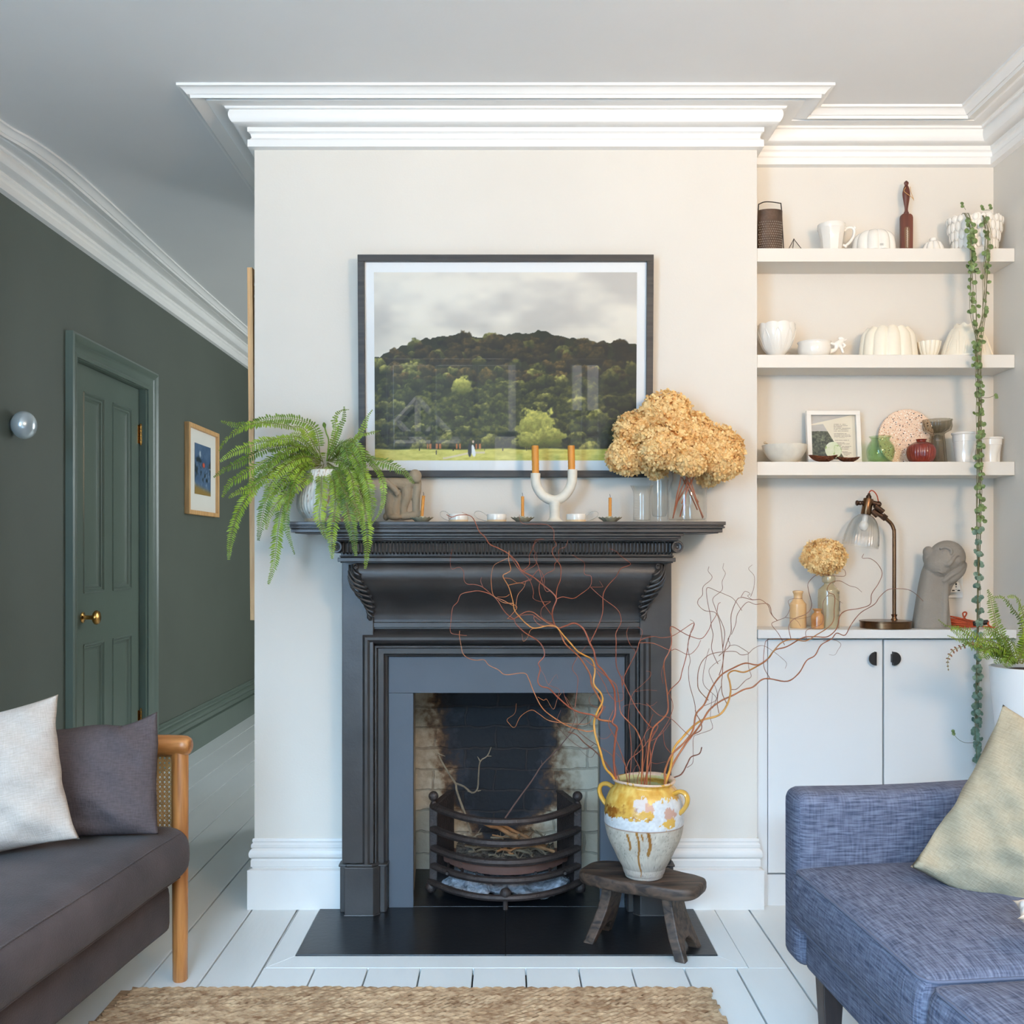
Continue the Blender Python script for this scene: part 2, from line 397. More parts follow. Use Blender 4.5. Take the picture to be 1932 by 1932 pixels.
for (a, b_, c, e) in panels:
    m = MB(); m.box((xf-.03, a, c), (xf-.016, b_, e))
    pr = [(0, 0), (.006, .0), (.010, -.004), (.016, -.004), (.022, -.011), (.03, -.016)]
    for q in range(len(pr)-1):
        (i0, d0), (i1, d1) = pr[q], pr[q+1]
        A = [(xf+d0, a+i0, c+i0), (xf+d0, b_-i0, c+i0), (xf+d0, b_-i0, e-i0), (xf+d0, a+i0, e-i0)]
        B = [(xf+d1, a+i1, c+i1), (xf+d1, b_-i1, c+i1), (xf+d1, b_-i1, e-i1), (xf+d1, a+i1, e-i1)]
        m.add(A+B, [(0,1,5,4),(1,2,6,5),(2,3,7,6),(3,0,4,7)])
    # raised bead standing out round the panel edge
    for (p, q) in (((a, c), (b_, c)), ((b_, c), (b_, e)), ((b_, e), (a, e)), ((a, e), (a, c))):
        m.tube([(xf, p[0], p[1]), (xf, q[0], q[1])], .0055, 6)
    obj('door_panel', m, M_gdoor, d, angle=25)
# architrave
ar = [(0, 0), (0, .012), (.012, .014), (.02, .010), (.03, .012), (.05, .016), (.06, .022), (.07, .030), (.08, .034), (.09, .030), (.09, 0)]
m = MB(); path = [((D0+.02), 0), (D0+.02, DT-.03), (D1-.02, DT-.03), (D1-.02, 0)]; ofs = [(-1, 0), (-1, 1), (1, 1), (1, 0)]
vs = []
for (y, z), (oy, oz) in zip(path, ofs):
    for (t, h) in ar: vs.append((LX+h, y+oy*t, z+oz*t))
n = len(ar); m.add(vs, [(i*n+j, (i+1)*n+j, (i+1)*n+j+1, i*n+j+1) for i in range(3) for j in range(n-1)])
m.box((LX-.07, D0, 0), (LX+.004, 4.212, DT)); m.box((LX-.07, 5.008, 0), (LX+.004, D1, DT)); m.box((LX-.07, D0, 1.922), (LX+.004, D1, DT))
obj('architrave', m, M_gdoor, d, angle=25)
kz, ky = .842, 4.30
Mx = Matrix.Rotation(R(90), 4, 'Y')
m = MB(); m.lathe([(.021,0),(.024,.002),(.023,.005),(.012,.008),(.009,.012),(.009,.045),(.012,.047),(.024,.050),(.030,.056),(.031,.062),(.027,.070),(.015,.075),(1e-5,.076)], (xf, 4.335, kz), 24, M=Mx)
obj('door_knob', m, Mbrass, d)
m = MB(); m.box((xf-.002, 4.2145, kz-.028), (xf+.0015, 4.222, kz+.028)); obj('latch_plate', m, Mbrass, d)
for z in (1.70, .30):
    m = MB(); m.box((xf, 4.985, z-.045), (xf+.002, 5.012, z+.045))
    for q in range(5): m.tube([(xf+.008, 5.006, z-.045+q*.018), (xf+.008, 5.006, z-.045+q*.018+.016)], .0065, 10)
    m.ball((xf+.008, 5.006, z+.049), .0055, 8, 6); m.ball((xf+.008, 5.006, z-.049), .0055, 8, 6)
    obj('hinge', m, Mbrass, d)
# ================================================================ cast-iron fireplace
M_iron = mat('blackened_cast_iron', srgb(66, 62, 60), .36, .35, var=.14, vscale=10, bump=.05, bscale=110)
M_iron2 = mat('rough_grate_iron', srgb(64, 55, 52), .55, .35, var=.25, vscale=40, bump=.3, bscale=160)
M_slate = mat('blue_grey_slate', srgb(78, 84, 92), .55, var=.06, vscale=6, bump=.05, bscale=80)
M_hearth = mat('black_slate', srgb(24, 25, 28), .32, var=.15, vscale=7, bump=.05, bscale=60)
fp = thing('fireplace_surround', 'black cast iron fireplace surround with reeded frieze on the chimney breast', 'fireplace', (0, 3.2, 0))
def slabs(rows, yb=3.2):
    m = MB()
    for hw, yf, z0, z1 in rows: m.box((-hw, yf, z0), (hw, yb, z1))
    return m
obj('mantel_shelf', slabs([(.642, 2.98, 1.1975, 1.2077), (.637, 2.985, 1.1935, 1.1975), (.640, 2.982, 1.1885, 1.1935), (.634, 2.988, 1.1855, 1.1885), (.634, 2.988, 1.176, 1.1855), (.624, 2.998, 1.1735, 1.176)]), M_iron, fp, smooth=False, bevel=.0015)
m = slabs([(.522, 3.0, 1.1655, 1.1735), (.516, 3.012, 1.158, 1.1655), (.510, 3.02, 1.153, 1.158), (.508, 3.026, 1.150, 1.153)])
obj('bed_moulding', m, M_iron, fp, smooth=False, bevel=.002)
m = MB(); m.box((-.499, 3.062, 1.108), (.499, 3.2, 1.151))
npit = 92; pit = .990/npit
for i in range(npit):
    x = -.495+pit*(i+.5); m.tube([(x, 3.060, 1.1135), (x, 3.050, 1.116), (x, 3.046, 1.119), (x, 3.046, 1.144), (x, 3.050, 1.147), (x, 3.060, 1.1495)], pit*.26, 8, flat=(1, 1))
obj('reeded_frieze', m, M_iron, fp)
for s in (-1, 1):
    m = MB(); Mx = Matrix.Rotation(R(-90), 4, 'X')
    m.lathe([(.019,0),(.019,.15),(.017,.155),(.013,.155),(.012,.150),(.006,.148),(.005,.144),(.002,.142),(1e-5,.142)], (s*.508, 3.18, 1.134), 20, M=Matrix.Rotation(R(90), 4, 'X'))
    obj('scroll_end', m, M_iron, fp)
obj('frieze_fillet', slabs([(.499, 3.034, 1.1045, 1.108), (.497, 3.04, 1.1015, 1.1045), (.503, 3.028, 1.0895, 1.1015), (.497, 3.038, 1.0855, 1.0895)]), M_iron, fp, smooth=False, bevel=.0015)
# curved hood
hp = [(3.052, 1.0865), (3.042, 1.075), (3.037, 1.06), (3.038, 1.045), (3.044, 1.03), (3.056, 1.012), (3.074, .994), (3.095, .977), (3.114, .960), (3.127, .945), (3.135, .93), (3.139, .911)]
hp = [(p.x, p.y) for p in catmull([Vector((a, b, 0)) for a, b in hp], 3)]
def hoodY(z):
    for (a, b), (c, d) in zip(hp, hp[1:]):
        if d <= z <= b: return a+(c-a)*(b-z)/(b-d+1e-9)
    return hp[-1][0] if z < .911 else hp[0][0]
m = MB(); pts = []
for (Y, z) in hp:
    hw = .452-.028*(1.087-z)/.175
    for i in range(9): pts.append((-hw+2*hw*i/8, Y, z))
m.grid(pts, len(hp), 9)
obj('curved_hood', m, M_iron, fp, angle=60)
m = MB()
for s in (-1, 1): m.box((min(s*.41, s*.507), 3.132, .16), (max(s*.41, s*.507), 3.2, 1.0885))
m.box((-.43, 3.145, .895), (.43, 3.2, 1.0))
obj('side_plate', m, M_iron, fp, smooth=False, bevel=.002)
sp = [(653,1066),(652,1078),(655,1090),(662,1102),(673,1115),(684,1128),(691,1142),(695,1155),(696,1167)]
tips = [(671,1064),(677,1080),(681,1087),(684,1097),(689,1106),(694,1116),(699,1126),(702,1135),(704,1144),(704,1152),(701,1160)]
for s in (-1, 1):
    m = MB(); S = catmull([Vector((a, b, 0)) for a, b in sp], 4)
    def W(px, py, dy):
        z = hz(py, 3.09); Y = min(hoodY(z), 3.128)-dy
        x = (956-px)*Y/F; return Vector((s*x, Y, hz(py, Y)))
    fins = [((664,1066.5),(678,1085)), ((658.5,1068.7),(682,1098)), ((656,1077),(688,1108)), ((655,1086),(693,1116)), ((658,1096),(698,1126)), ((667,1110),(702,1136)), ((678,1122),(703.5,1146)), ((685,1132),(704,1155)), ((690,1142),(702,1163)), ((694,1152),(698,1168.5))]
    pts = []
    for i in range(11):
        t = S[int(i*(len(S)-1)/10)]; e = tips[i]
        a = W(t.x, t.y, 0); a.y = 3.13; b = W(e[0], e[1], .004)
        mid = a.lerp(b, .5); mid.y = min(b.y+.006, 3.118)
        pts += [a, mid, b, Vector((b.x*.985, b.y+.03, b.z))]
    m.grid(pts, 11, 4)
    for i, ((ax_, ay_), (bx_, by_)) in enumerate(fins):
        q2 = [(ax_, ay_), (ax_+(bx_-ax_)*.14, ay_+(by_-ay_)*.45), (ax_+(bx_-ax_)*.45, ay_+(by_-ay_)*.78), (bx_, by_), (bx_+1.2, by_-1.6)]
        P3 = [W(px, py, .004+.007*(j/4)) for j, (px, py) in enumerate(q2)]
        P3[0].y = min(P3[0].y+.006, 3.120)
        q = catmull(P3, 5); n_ = len(q); m.tube(q, [.0016+.0030*min(1, k/(n_*.55)) for k in range(n_)], 8)
    m.tube([W(p.x-1.5, p.y, .0)+Vector((0, (3.127-W(p.x, p.y, 0).y), 0)) for p in S], .0034, 6)
    q = [W(670+4.2*math.cos(a_)*k_, 1069+4.6*math.sin(a_)*k_, .010) for a_, k_ in ((-2.6, 1), (-1.6, 1), (-.6, 1), (.4, 1), (1.3, .9), (2.2, .6))]
    m.tube(catmull(q, 4), .0026, 8); m.ball(W(671, 1070, .011), .0042, 10, 8)
    obj('leaf_bracket', m, M_iron, fp, angle=60)
# mitred frame moulding
fr = [(0,-.01),(0,.005),(.003,.008),(.005,.018),(.009,.020),(.012,.024),(.015,.036),(.031,.038),(.033,.046),(.035,.051),(.040,.052),(.042,.044),
      (.045,.048),(.048,.058),(.053,.068),(.060,.073),(.068,.074),(.075,.069),(.080,.060),(.083,.050),(.086,.045),(.089,.049),(.094,.053),(.097,.053),(.099,.062),(.1125,.062),(.1145,.056),(.1145,.03)]
m = MB(); vs = []
for (x, z, ox, oz) in [(-.368, .15, -1, 0), (-.368, .788, -1, 1), (.368, .788, 1, 1), (.368, .15, 1, 0)]:
    for t, h in fr: vs.append((x+ox*t, 3.2-h, z+oz*t))
n = len(fr); m.add(vs, [(i*n+j, (i+1)*n+j, (i+1)*n+j+1, i*n+j+1) for i in range(3) for j in range(n-1)])
obj('frame_moulding', m, M_iron, fp, angle=28)
for s in (-1, 1):
    m = MB()
    def blk(x0, x1, y0, z0, z1, ch):
        pl = [(s*x0, 3.2, z0), (s*x0, y0+ch, z0), (s*(x0+ch), y0, z0), (s*x1, y0, z0), (s*x1, 3.2, z0)]
        m.prism(pl, (0, 0, z1-z0))
    blk(.392, .498, 3.122, 0.003, .150, .018); blk(.396, .494, 3.126, .150, .158, .018); blk(.390, .500, 3.118, .0, .006, .018)
    blk(.372, .516, 3.15, 0.003, .145, .006); blk(.368, .520, 3.145, .145, .152, .006)
    obj('plinth_block', m, M_iron, fp, smooth=False, bevel=.002)
for s in (-1, 1):
    m = MB(); m.box((min(s*.293, s*.37), 3.193, .003), (max(s*.293, s*.37), 3.215, .676)); o = obj('slate_slip', m, M_slate, fp, smooth=False, bevel=.001); o['label'] = 'flat blue grey slate upright'
m = MB(); m.box((-.37, 3.192, .6765), (.37, 3.215, .79)); o = obj('slate_lintel', m, M_slate, fp, smooth=False, bevel=.001); o['label'] = 'flat blue grey slate lintel'

h = thing('hearth', 'black slate hearth of square tiles set flush in the white floorboards', 'hearth', (0, 3.0, 0))
for (x0, x1) in ((-HX+.001, -.0035), (-.0025, HX-.001)):
    m = MB(); m.box((x0, HY+.001, -.02), (x1, 3.2035, .003)); obj('slate_tile', m, M_hearth, h, smooth=False, bevel=.0012)
for (x0, x1) in ((-.36, -.0035), (-.0025, .36)):
    m = MB(); m.box((x0, 3.2047, -.02), (x1, 3.62, .003)); obj('slate_tile', m, M_hearth, h, smooth=False, bevel=.0012)

# sooty brick fireback
def brickmat():
    m, nt, b = newmat('painted_sooty_brick'); L = nt.links; N = nt.nodes
    tc = N.new('ShaderNodeTexCoord'); sx = N.new('ShaderNodeSeparateXYZ'); L.new(tc.outputs['Object'], sx.inputs[0])
    def M(op, a, b_=None, c=None):
        n = N.new('ShaderNodeMath'); n.operation = op
        for i, v in enumerate((a, b_, c)):
            if v is None: continue
            if isinstance(v, (int, float)): n.inputs[i].default_value = v
            else: L.new(v, n.inputs[i])
        return n.outputs[0]
    xy = M('ADD', sx.outputs['X'], sx.outputs['Y'])
    cb = N.new('ShaderNodeCombineXYZ'); L.new(xy, cb.inputs['X']); L.new(sx.outputs['Z'], cb.inputs['Y'])
    wn = N.new('ShaderNodeTexNoise'); wn.inputs['Scale'].default_value = 14; L.new(tc.outputs['Object'], wn.inputs['Vector'])
    wv = N.new('ShaderNodeVectorMath'); wv.operation = 'SCALE'; wv.inputs['Scale'].default_value = .03; L.new(wn.outputs['Color'], wv.inputs[0])
    av = N.new('ShaderNodeVectorMath'); L.new(cb.outputs[0], av.inputs[0]); L.new(wv.outputs[0], av.inputs[1])
    br = N.new('ShaderNodeTexBrick'); L.new(av.outputs[0], br.inputs['Vector']); br.inputs['Scale'].default_value = 1
    br.inputs['Brick Width'].default_value = .215; br.inputs['Row Height'].default_value = .0745; br.inputs['Mortar Size'].default_value = .0045; br.inputs['Mortar Smooth'].default_value = .4
    n1 = N.new('ShaderNodeTexNoise'); n1.inputs['Scale'].default_value = 7; n1.inputs['Detail'].default_value = 6; L.new(tc.outputs['Object'], n1.inputs['Vector'])
    n2 = N.new('ShaderNodeTexNoise'); n2.inputs['Scale'].default_value = 45; n2.inputs['Detail'].default_value = 6; L.new(tc.outputs['Object'], n2.inputs['Vector'])
    ax = M('ABSOLUTE', M('ADD', sx.outputs['X'], .02))
    v = M('SUBTRACT', ax, M('MULTIPLY', M('SUBTRACT', sx.outputs['Z'], .40), .16))
    v = M('ADD', v, M('MULTIPLY', M('SUBTRACT', n1.outputs['Fac'], .5), .22))
    v = M('ADD', v, M('MULTIPLY', M('SUBTRACT', n2.outputs['Fac'], .5), .12))
    low = N.new('ShaderNodeMapRange'); low.inputs['From Min'].default_value = .27; low.inputs['From Max'].default_value = .20; low.inputs['To Min'].default_value = 0; low.inputs['To Max'].default_value = .085
    L.new(M('ADD', sx.outputs['Z'], M('MULTIPLY', n1.outputs['Fac'], .06)), low.inputs['Value'])
    v = M('ADD', v, low.outputs['Result'])
    cr = N.new('ShaderNodeValToRGB'); cr.color_ramp.elements[0].position = .13; cr.color_ramp.elements[0].color = srgb(22, 23, 27)
    cr.color_ramp.elements[1].position = .30; cr.color_ramp.elements[1].color = srgb(205, 192, 170)
    for p, c in ((.165, srgb(40, 42, 48)), (.19, srgb(62, 46, 38)), (.215, srgb(116, 88, 62)), (.245, srgb(170, 152, 128))):
        e = cr.color_ramp.elements.new(p); e.color = c
    L.new(v, cr.inputs['Fac'])
    mx = N.new('ShaderNodeMix'); mx.data_type = 'RGBA'; L.new(M('MULTIPLY', br.outputs['Fac'], .30), mx.inputs['Factor'])
    L.new(cr.outputs['Color'], mx.inputs['A']); mx.inputs['B'].default_value = srgb(62, 50, 42)
    L.new(mx.outputs['Result'], b.inputs['Base Color']); b.inputs['Roughness'].default_value = .8
    hh = M('SUBTRACT', M('MULTIPLY', n2.outputs['Fac'], .8), br.outputs['Fac'])
    bp = N.new('ShaderNodeBump'); bp.inputs['Strength'].default_value = .8; bp.inputs['Distance'].default_value = .006
    L.new(hh, bp.inputs['Height']); L.new(bp.outputs['Normal'], b.inputs['Normal'])
    return m
M_brick = brickmat()
m = MB(); yb = 3.585
m.add([(-.32, yb, 0), (.32, yb, 0), (.32, yb-.03, .85), (-.32, yb-.03, .85)], [(0,1,2,3)])
for s in (-1, 1): m.add([(s*.297, 3.215, 0), (s*.32, yb, 0), (s*.32, yb-.03, .85), (s*.297, 3.215, .85)], [(0,1,2,3)])
m.box((-.36, 3.214, .74), (.36, 3.66, .80)); m.box((-.40, yb, 0), (.40, yb+.06, .8))
for s in (-1, 1): m.box((min(s*.325, s*.372), 3.214, 0), (max(s*.325, s*.372), 3.64, .8))
struct('wall_fireback', m, M_brick, smooth=False)

# grate
gr = thing('fire_grate', 'bow fronted iron fire grate with ball finials in the brick opening', 'fire grate', (0, 3.3, 0))
GX = .236; GY = 3.335
def bow(z, ym, n=24, gx=GX):
    out = []
    for i in range(n+1):
        t = -1+2*i/n; out.append(Vector((-.004+t*gx, GY-(GY-ym)*(1-abs(t)**2.2), z)))
    return out
for z, ym, rad, fl in ((.287, 3.135, .014, (.7, 1)), (.212, 3.165, .0145, (1, 1)), (.150, 3.172, .0145, (1, 1)), (.092, 3.180, .014, (.7, 1)), (.040, 3.172, .0125, (.8, 1))):
    m = MB(); gx = GX if z > .05 else GX+.012
    m.tube(bow(z, ym, gx=gx), rad, 8, flat=(1.0, .85)); obj('bar', m, M_iron2, gr)
for s in (-1, 1):
    x = -.004+s*GX
    m = MB(); m.box((x-.013, GY-.006, .02), (x+.013, GY+.012, .292)); m.tube([(x, GY, .292), (x, GY, .305)], [.012, .006], 12)
    obj('side_post', m, M_iron2, gr, smooth=False, bevel=.003)
    m = MB(); m.ball((x, GY, .319), .0165, 16, 12); obj('ball_finial', m, M_iron2, gr)
    m = MB(); a = Vector((x-s*.01, GY, 0)); b = Vector((x-s*.062, 3.45, 0))
    m.prism([(a.x, a.y, .03), (b.x, b.y, .03), (b.x, b.y, .308), (a.x, a.y, .29)], (s*.012, 0, 0))
    m.prism([(a.x-s*.004, a.y, .288), (b.x-s*.004, b.y, .306), (b.x+s*.02, b.y, .306), (a.x+s*.02, a.y, .288)], (0, 0, .006))
    obj('cheek', m, M_iron2, gr, smooth=False, bevel=.001)
m = MB(); m.ball((-.004, 3.178, .052), .018, 14, 10); m.tube([(-.004, 3.178, .003), (-.004, 3.178, .04)], .008, 8); obj('front_foot', m, M_iron2, gr)
for s in (-1, 1):
    m = MB(); m.ball((-.004+s*(GX+.008), GY-.004, .022), .019, 14, 10); obj('foot', m, M_iron2, gr)
m = MB()
for i in range(9): m.tube([(-.19+.047*i, 3.24, .095), (-.19+.047*i, 3.5, .095)], .005, 6)
m.tube([(-.2, 3.5, .095), (.19, 3.5, .095)], .006, 6); obj('grid', m, M_iron2, gr)
m = MB(); ru = [Vector((p.x*.86, p.y+.035, 0)) for p in bow(0, 3.19)]
pl = [(p.x, p.y, .095) for p in ru]+[(.19, 3.5, .095), (-.2, 3.5, .095)]
m.prism(pl, (0, 0, .006)); m.tube([(p.x, p.y, .112) for p in ru], .017, 6, flat=(.25, 1))
o = obj('ash_pan', m, mat('terracotta_brown', srgb(112, 78, 66), .7, var=.15, vscale=20), gr); o['label'] = 'reddish brown ash pan'
# ash, kindling, twigs
M_ash = mat('pale_ash', srgb(168, 172, 180), .9, var=.5, vscale=38, bump=1, bscale=60, detail=8)
m = MB(); nu, nv = 40, 14; pts = []
for i in range(nu):
    for j in range(nv):
        x = -.215+.42*i/(nu-1); t = j/(nv-1); yf = 3.335-(3.335-3.20)*(1-min(1, abs((x+.004)/.236))**2.2)
        y = yf+t*(3.5-yf); pts.append((x, y, .010+.048*vnoise(x*40, y*40)*vnoise(x*9, y*9, 3)*1.6+.012*vnoise(x*110, y*110, 5)))
m.grid(pts, nu, nv); tag(obj('ash', m, M_ash, angle=180), 'heap of pale grey ash on the hearth beneath the grate bars', 'ash', kind='stuff')
m = MB(); pts = []
for i in range(nu):
    for j in range(nv):
        x = -.17+.33*i/(nu-1); t = j/(nv-1); yf = 3.335-(3.335-3.235)*(1-min(1, abs((x+.004)/.2))**2.2)
        y = yf+t*(3.49-yf); pts.append((x, y, .104+.035*vnoise(x*50, y*50, 2)*(.4+vnoise(x*12, y*12, 8))+.01*vnoise(x*130, y*130, 5)))
m.grid(pts, nu, nv); tag(obj('embers', m, mat('burnt_embers', srgb(92, 84, 76), .95, var=.75, vscale=60, bump=1, bscale=90, detail=8), angle=180), 'bed of dark ash and charred bits inside the iron grate', 'embers', kind='stuff')
M_twig = mat('dry_grey_twig', srgb(120, 104, 84), .85, var=.25, vscale=30, bump=.3, bscale=120)
M_stick = mat('split_kindling', srgb(140, 100, 66), .85, var=.5, vscale=22, bump=.4, bscale=90)
def crooked(a, b, n, amp, r):
    a, b = Vector(a), Vector(b); out = []
    for i in range(n+1):
        t = i/n; out.append(a.lerp(b, t)+Vector((r.uniform(-1, 1), r.uniform(-1, 1), r.uniform(-1, 1)))*amp*(0 if i in (0, n) else 1))
    return out
rr = random.Random(11)
base = None
for i in range(30):
    x = rr.uniform(-.13, .13); y = rr.uniform(3.27, 3.44); a = rr.uniform(0, 3.14); ln = rr.uniform(.05, .13); z = .135+rr.uniform(0, .03)*(1 if i < 18 else 1.9)
    dx, dy = math.cos(a)*ln/2, math.sin(a)*ln/2*.6; dz = rr.uniform(-.014, .014)
    m = MB(); q = crooked((x-dx, y-dy, z-dz), (x+dx, y+dy, z+dz), 4, .006, rr); m.tube(q, [rr.uniform(.002, .0042)]*len(q), 5)
    for k in (1, 2, 3):
        if rr.random() < .7:
            p = q[k]; m.tube([p, p+Vector((rr.uniform(-.02, .02), rr.uniform(-.02, .02), rr.uniform(.004, .022)))], [.002, .001], 4)
    tag(obj('kindling_stick', m, M_twig if i % 3 else M_stick), 'small dry stick in the tangle of kindling behind the grate bars', 'kindling', 'kindling in the grate')
for (a, b_, r0, lab) in (((-.075, 3.36, .225), (.035, 3.30, .195), .007, 'thick split stick with a pale broken end lying on the kindling at left'),
                    ((-.05, 3.38, .225), (.13, 3.34, .15), .006, 'long dark stick sloping down across the kindling pile'),
                    ((.06, 3.3, .175), (.155, 3.27, .155), .0055, 'pale peeled stick on the right side of the kindling')):
    m = MB(); q = crooked(a, b_, 5, .004, rr); m.tube(q, r0, 7); tag(obj('split_stick', m, M_stick), lab, 'stick')
def pxpath(pts, Y0, Y1=None):
    n = len(pts); Y1 = Y0 if Y1 is None else Y1
    return [P(a, b, Y0+(Y1-Y0)*i/(n-1)) for i, (a, b) in enumerate(pts)]
def z3(pts, ox=760, oy=1300, s=4.83): return [(ox+a/s, oy+b/s) for a, b in pts]
m = MB()
q = catmull(pxpath(z3([(620,1310),(570,1150),(530,1040),(490,920),(480,860),(420,770),(360,670),(320,590)]), 3.36, 3.40), 3); m.tube(q, [.0045-.0018*i/len(q) for i in range(len(q))], 6)
q = catmull(pxpath(z3([(480,860),(560,890),(630,945),(680,910),(690,780),(705,660),(770,610),(805,530)]), 3.385, 3.36), 3); m.tube(q, [.0036-.002*i/len(q) for i in range(len(q))], 6)
for t in ([(320,590),(385,612)], [(705,660),(680,615)], [(770,610),(808,612)], [(680,930),(712,925)], [(630,945),(590,930)]): m.tube(pxpath(z3(t), 3.37), [.0025, .001], 5)
tag(obj('forked_twig', m, M_twig), 'pale forked twig standing up at the left of the grate', 'twig')
m = MB(); q = catmull(pxpath(z3([(930,1180),(1040,1020),(1180,830),(1270,690),(1400,560),(1500,440),(1680,240)]), 3.36, 3.30), 3); m.tube(q, [.0028-.0016*i/len(q) for i in range(len(q))], 5)
m.tube(pxpath(z3([(1270,690),(1262,650)]), 3.33), [.0015, .0006], 4)
tag(obj('straight_twig', m, mat('reddish_twig', srgb(106, 78, 70), .8)), 'thin straight twig leaning to the right out of the grate', 'twig')

# ================================================================ things on the walls
M_oak = wood('pale_oak', srgb(196, 146, 92), srgb(222, 176, 120), axis=2, scale=6, rough=.5)
t = thing('wall_mirror', 'tall oak framed mirror hung on the hall side of the chimney breast', 'mirror', (BL, 3.6, 1.46))
m = MB()
def lean(z): return -.0035-.010*(z-.903)/1.118
for (y0, y1, z0, z1) in ((3.225, 3.245, .903, 2.021), (4.0, 4.02, .903, 2.021), (3.245, 4.0, .903, .923), (3.245, 4.0, 2.001, 2.021)):
    vs = []
    for z in (z0, z1):
        for y in (y0, y1):
            for x in (BL+lean(z)-.0, BL+lean(z)-.016): vs.append((x, y, z))
    m.add(vs, [(0,1,3,2),(4,6,7,5),(0,4,5,1),(2,3,7,6),(0,2,6,4),(1,5,7,3)])
obj('frame', m, M_oak, t, smooth=False)
m = MB(); m.add([(BL+lean(.91)-.010, 3.24, .91), (BL+lean(.91)-.010, 4.005, .91), (BL+lean(2.01)-.010, 4.005, 2.01), (BL+lean(2.01)-.010, 3.24, 2.01)], [(0,1,2,3)])
m.box((BL-.0045, 3.25, .93), (BL-.0005, 3.99, 2.0))
obj('mirror_glass', m, mat('mirror', (.9,.9,.9,1), .03, 1, var=0), t, smooth=False)

# small framed painting on the green wall
def paint(name, px, w_, h_, fn, origin, ux, uz, parent, rough=.5, coat=0, spec=.5):
    """a printed sheet: colour stored per point of a fine grid"""
    nu, nv = px
    vs = []; cols = []
    for j in range(nv):
        for i in range(nu):
            u, v = i/(nu-1), j/(nv-1)
            p = Vector(origin)+Vector(ux)*(u*w_)+Vector(uz)*(v*h_); vs.append(p)
    cols = fn(nu, nv)
    m = MB(); m.v = [tuple(p) for p in vs]; m.f = [(j*nu+i, j*nu+i+1, (j+1)*nu+i+1, (j+1)*nu+i) for j in range(nv-1) for i in range(nu-1)]
    mt, nt, b = newmat(name+'_ink'); at = nt.nodes.new('ShaderNodeVertexColor'); at.layer_name = 'ink'
    nt.links.new(at.outputs['Color'], b.inputs['Base Color']); b.inputs['Roughness'].default_value = rough; b.inputs['Coat Weight'].default_value = coat; b.inputs['Coat Roughness'].default_value = .02
    b.inputs['Specular IOR Level'].default_value = spec
    o = obj(name, m, mt, parent, smooth=False, fixn=False)
    ca = o.data.color_attributes.new('ink', 'FLOAT_COLOR', 'POINT')
    c = np.ones((nu*nv, 4), dtype=np.float32); srgb_ = np.clip(cols.reshape(-1, 3), 0, 1)
    c[:, :3] = np.where(srgb_ <= .04045, srgb_/12.92, ((srgb_+.055)/1.055)**2.4)
    ca.data.foreach_set('color', c.ravel())
    return o
class NZ:
    def __init__(s, seed): s.r = np.random.RandomState(seed)
    def n(s, U, V, fx, fy):
        g = s.r.rand(int(fy)+3, int(fx)+3); x = U*fx; y = V*fy
        ix = np.clip(x.astype(int), 0, int(fx)+1); iy = np.clip(y.astype(int), 0, int(fy)+1); a = x-ix; b = y-iy
        a = a*a*(3-2*a); b = b*b*(3-2*b)
        return (g[iy, ix]*(1-a)+g[iy, ix+1]*a)*(1-b)+(g[iy+1, ix]*(1-a)+g[iy+1, ix+1]*a)*b
    def fbm(s, U, V, fx, fy, o=4):
        t = 0; k = 1; q = 0
        for i in range(o): t = t+s.n(U, V, fx*2**i, fy*2**i)*k; q += k; k *= .55
        return t/q
def UV(nu, nv): 
    U, V = np.meshgrid(np.linspace(0, 1, nu), np.linspace(0, 1, nv)); return U, V
def C3(*c): return np.array(c)/255.
def mixc(a, b, t): return a*(1-t[..., None])+b*t[..., None]
def sstep(a, b, x): t = np.clip((x-a)/(b-a), 0, 1); return t*t*(3-2*t)
def abstract(nu, nv):
    U, V = UV(nu, nv); z = NZ(3)
    c = mixc(C3(96, 122, 150), C3(50, 78, 110), z.fbm(U, V, 4, 6))
    c = mixc(c, C3(176, 190, 200), sstep(.55, .75, z.fbm(U, V, 5, 5)))
    blob = sstep(.12, .02, np.abs(V-.48-.1*np.sin(U*7))-.1)*sstep(.4, .6, z.fbm(U, V, 8, 10))
    c = mixc(c, C3(30, 46, 52), blob)
    c = mixc(c, C3(200, 84, 60), sstep(.1, .05, np.hypot((U-.55)*1.0, (V-.6)*1.5)))
    c = mixc(c, C3(150, 120, 60), sstep(.25, .1, V+.1*U)); return c
t = thing('framed_painting', 'small abstract painting in a thin oak frame on the green hall wall', 'picture', (LX, 5.9, 1.59))
m = MB(); y0, y1, z0, z1 = 5.62, 6.21, 1.335, 1.845; fw = .024
for a in ((y0, y0+fw, z0, z1), (y1-fw, y1, z0, z1), (y0+fw, y1-fw, z0, z0+fw), (y0+fw, y1-fw, z1-fw, z1)): m.box((LX, a[0], a[2]), (LX+.028, a[1], a[3]))
obj('frame', m, M_oak, t, smooth=False, bevel=.002)
m = MB(); m.box((LX+.001, y0+fw, z0+fw), (LX+.010, y1-fw, z1-fw)); obj('mount', m, mat('mount_card', srgb(226, 222, 212), .8, var=.01), t, smooth=False)
paint('artwork', (60, 80), .31, .29, abstract, (LX+.0115, 5.77, 1.455), (0, 1, 0), (0, 0, 1), t)

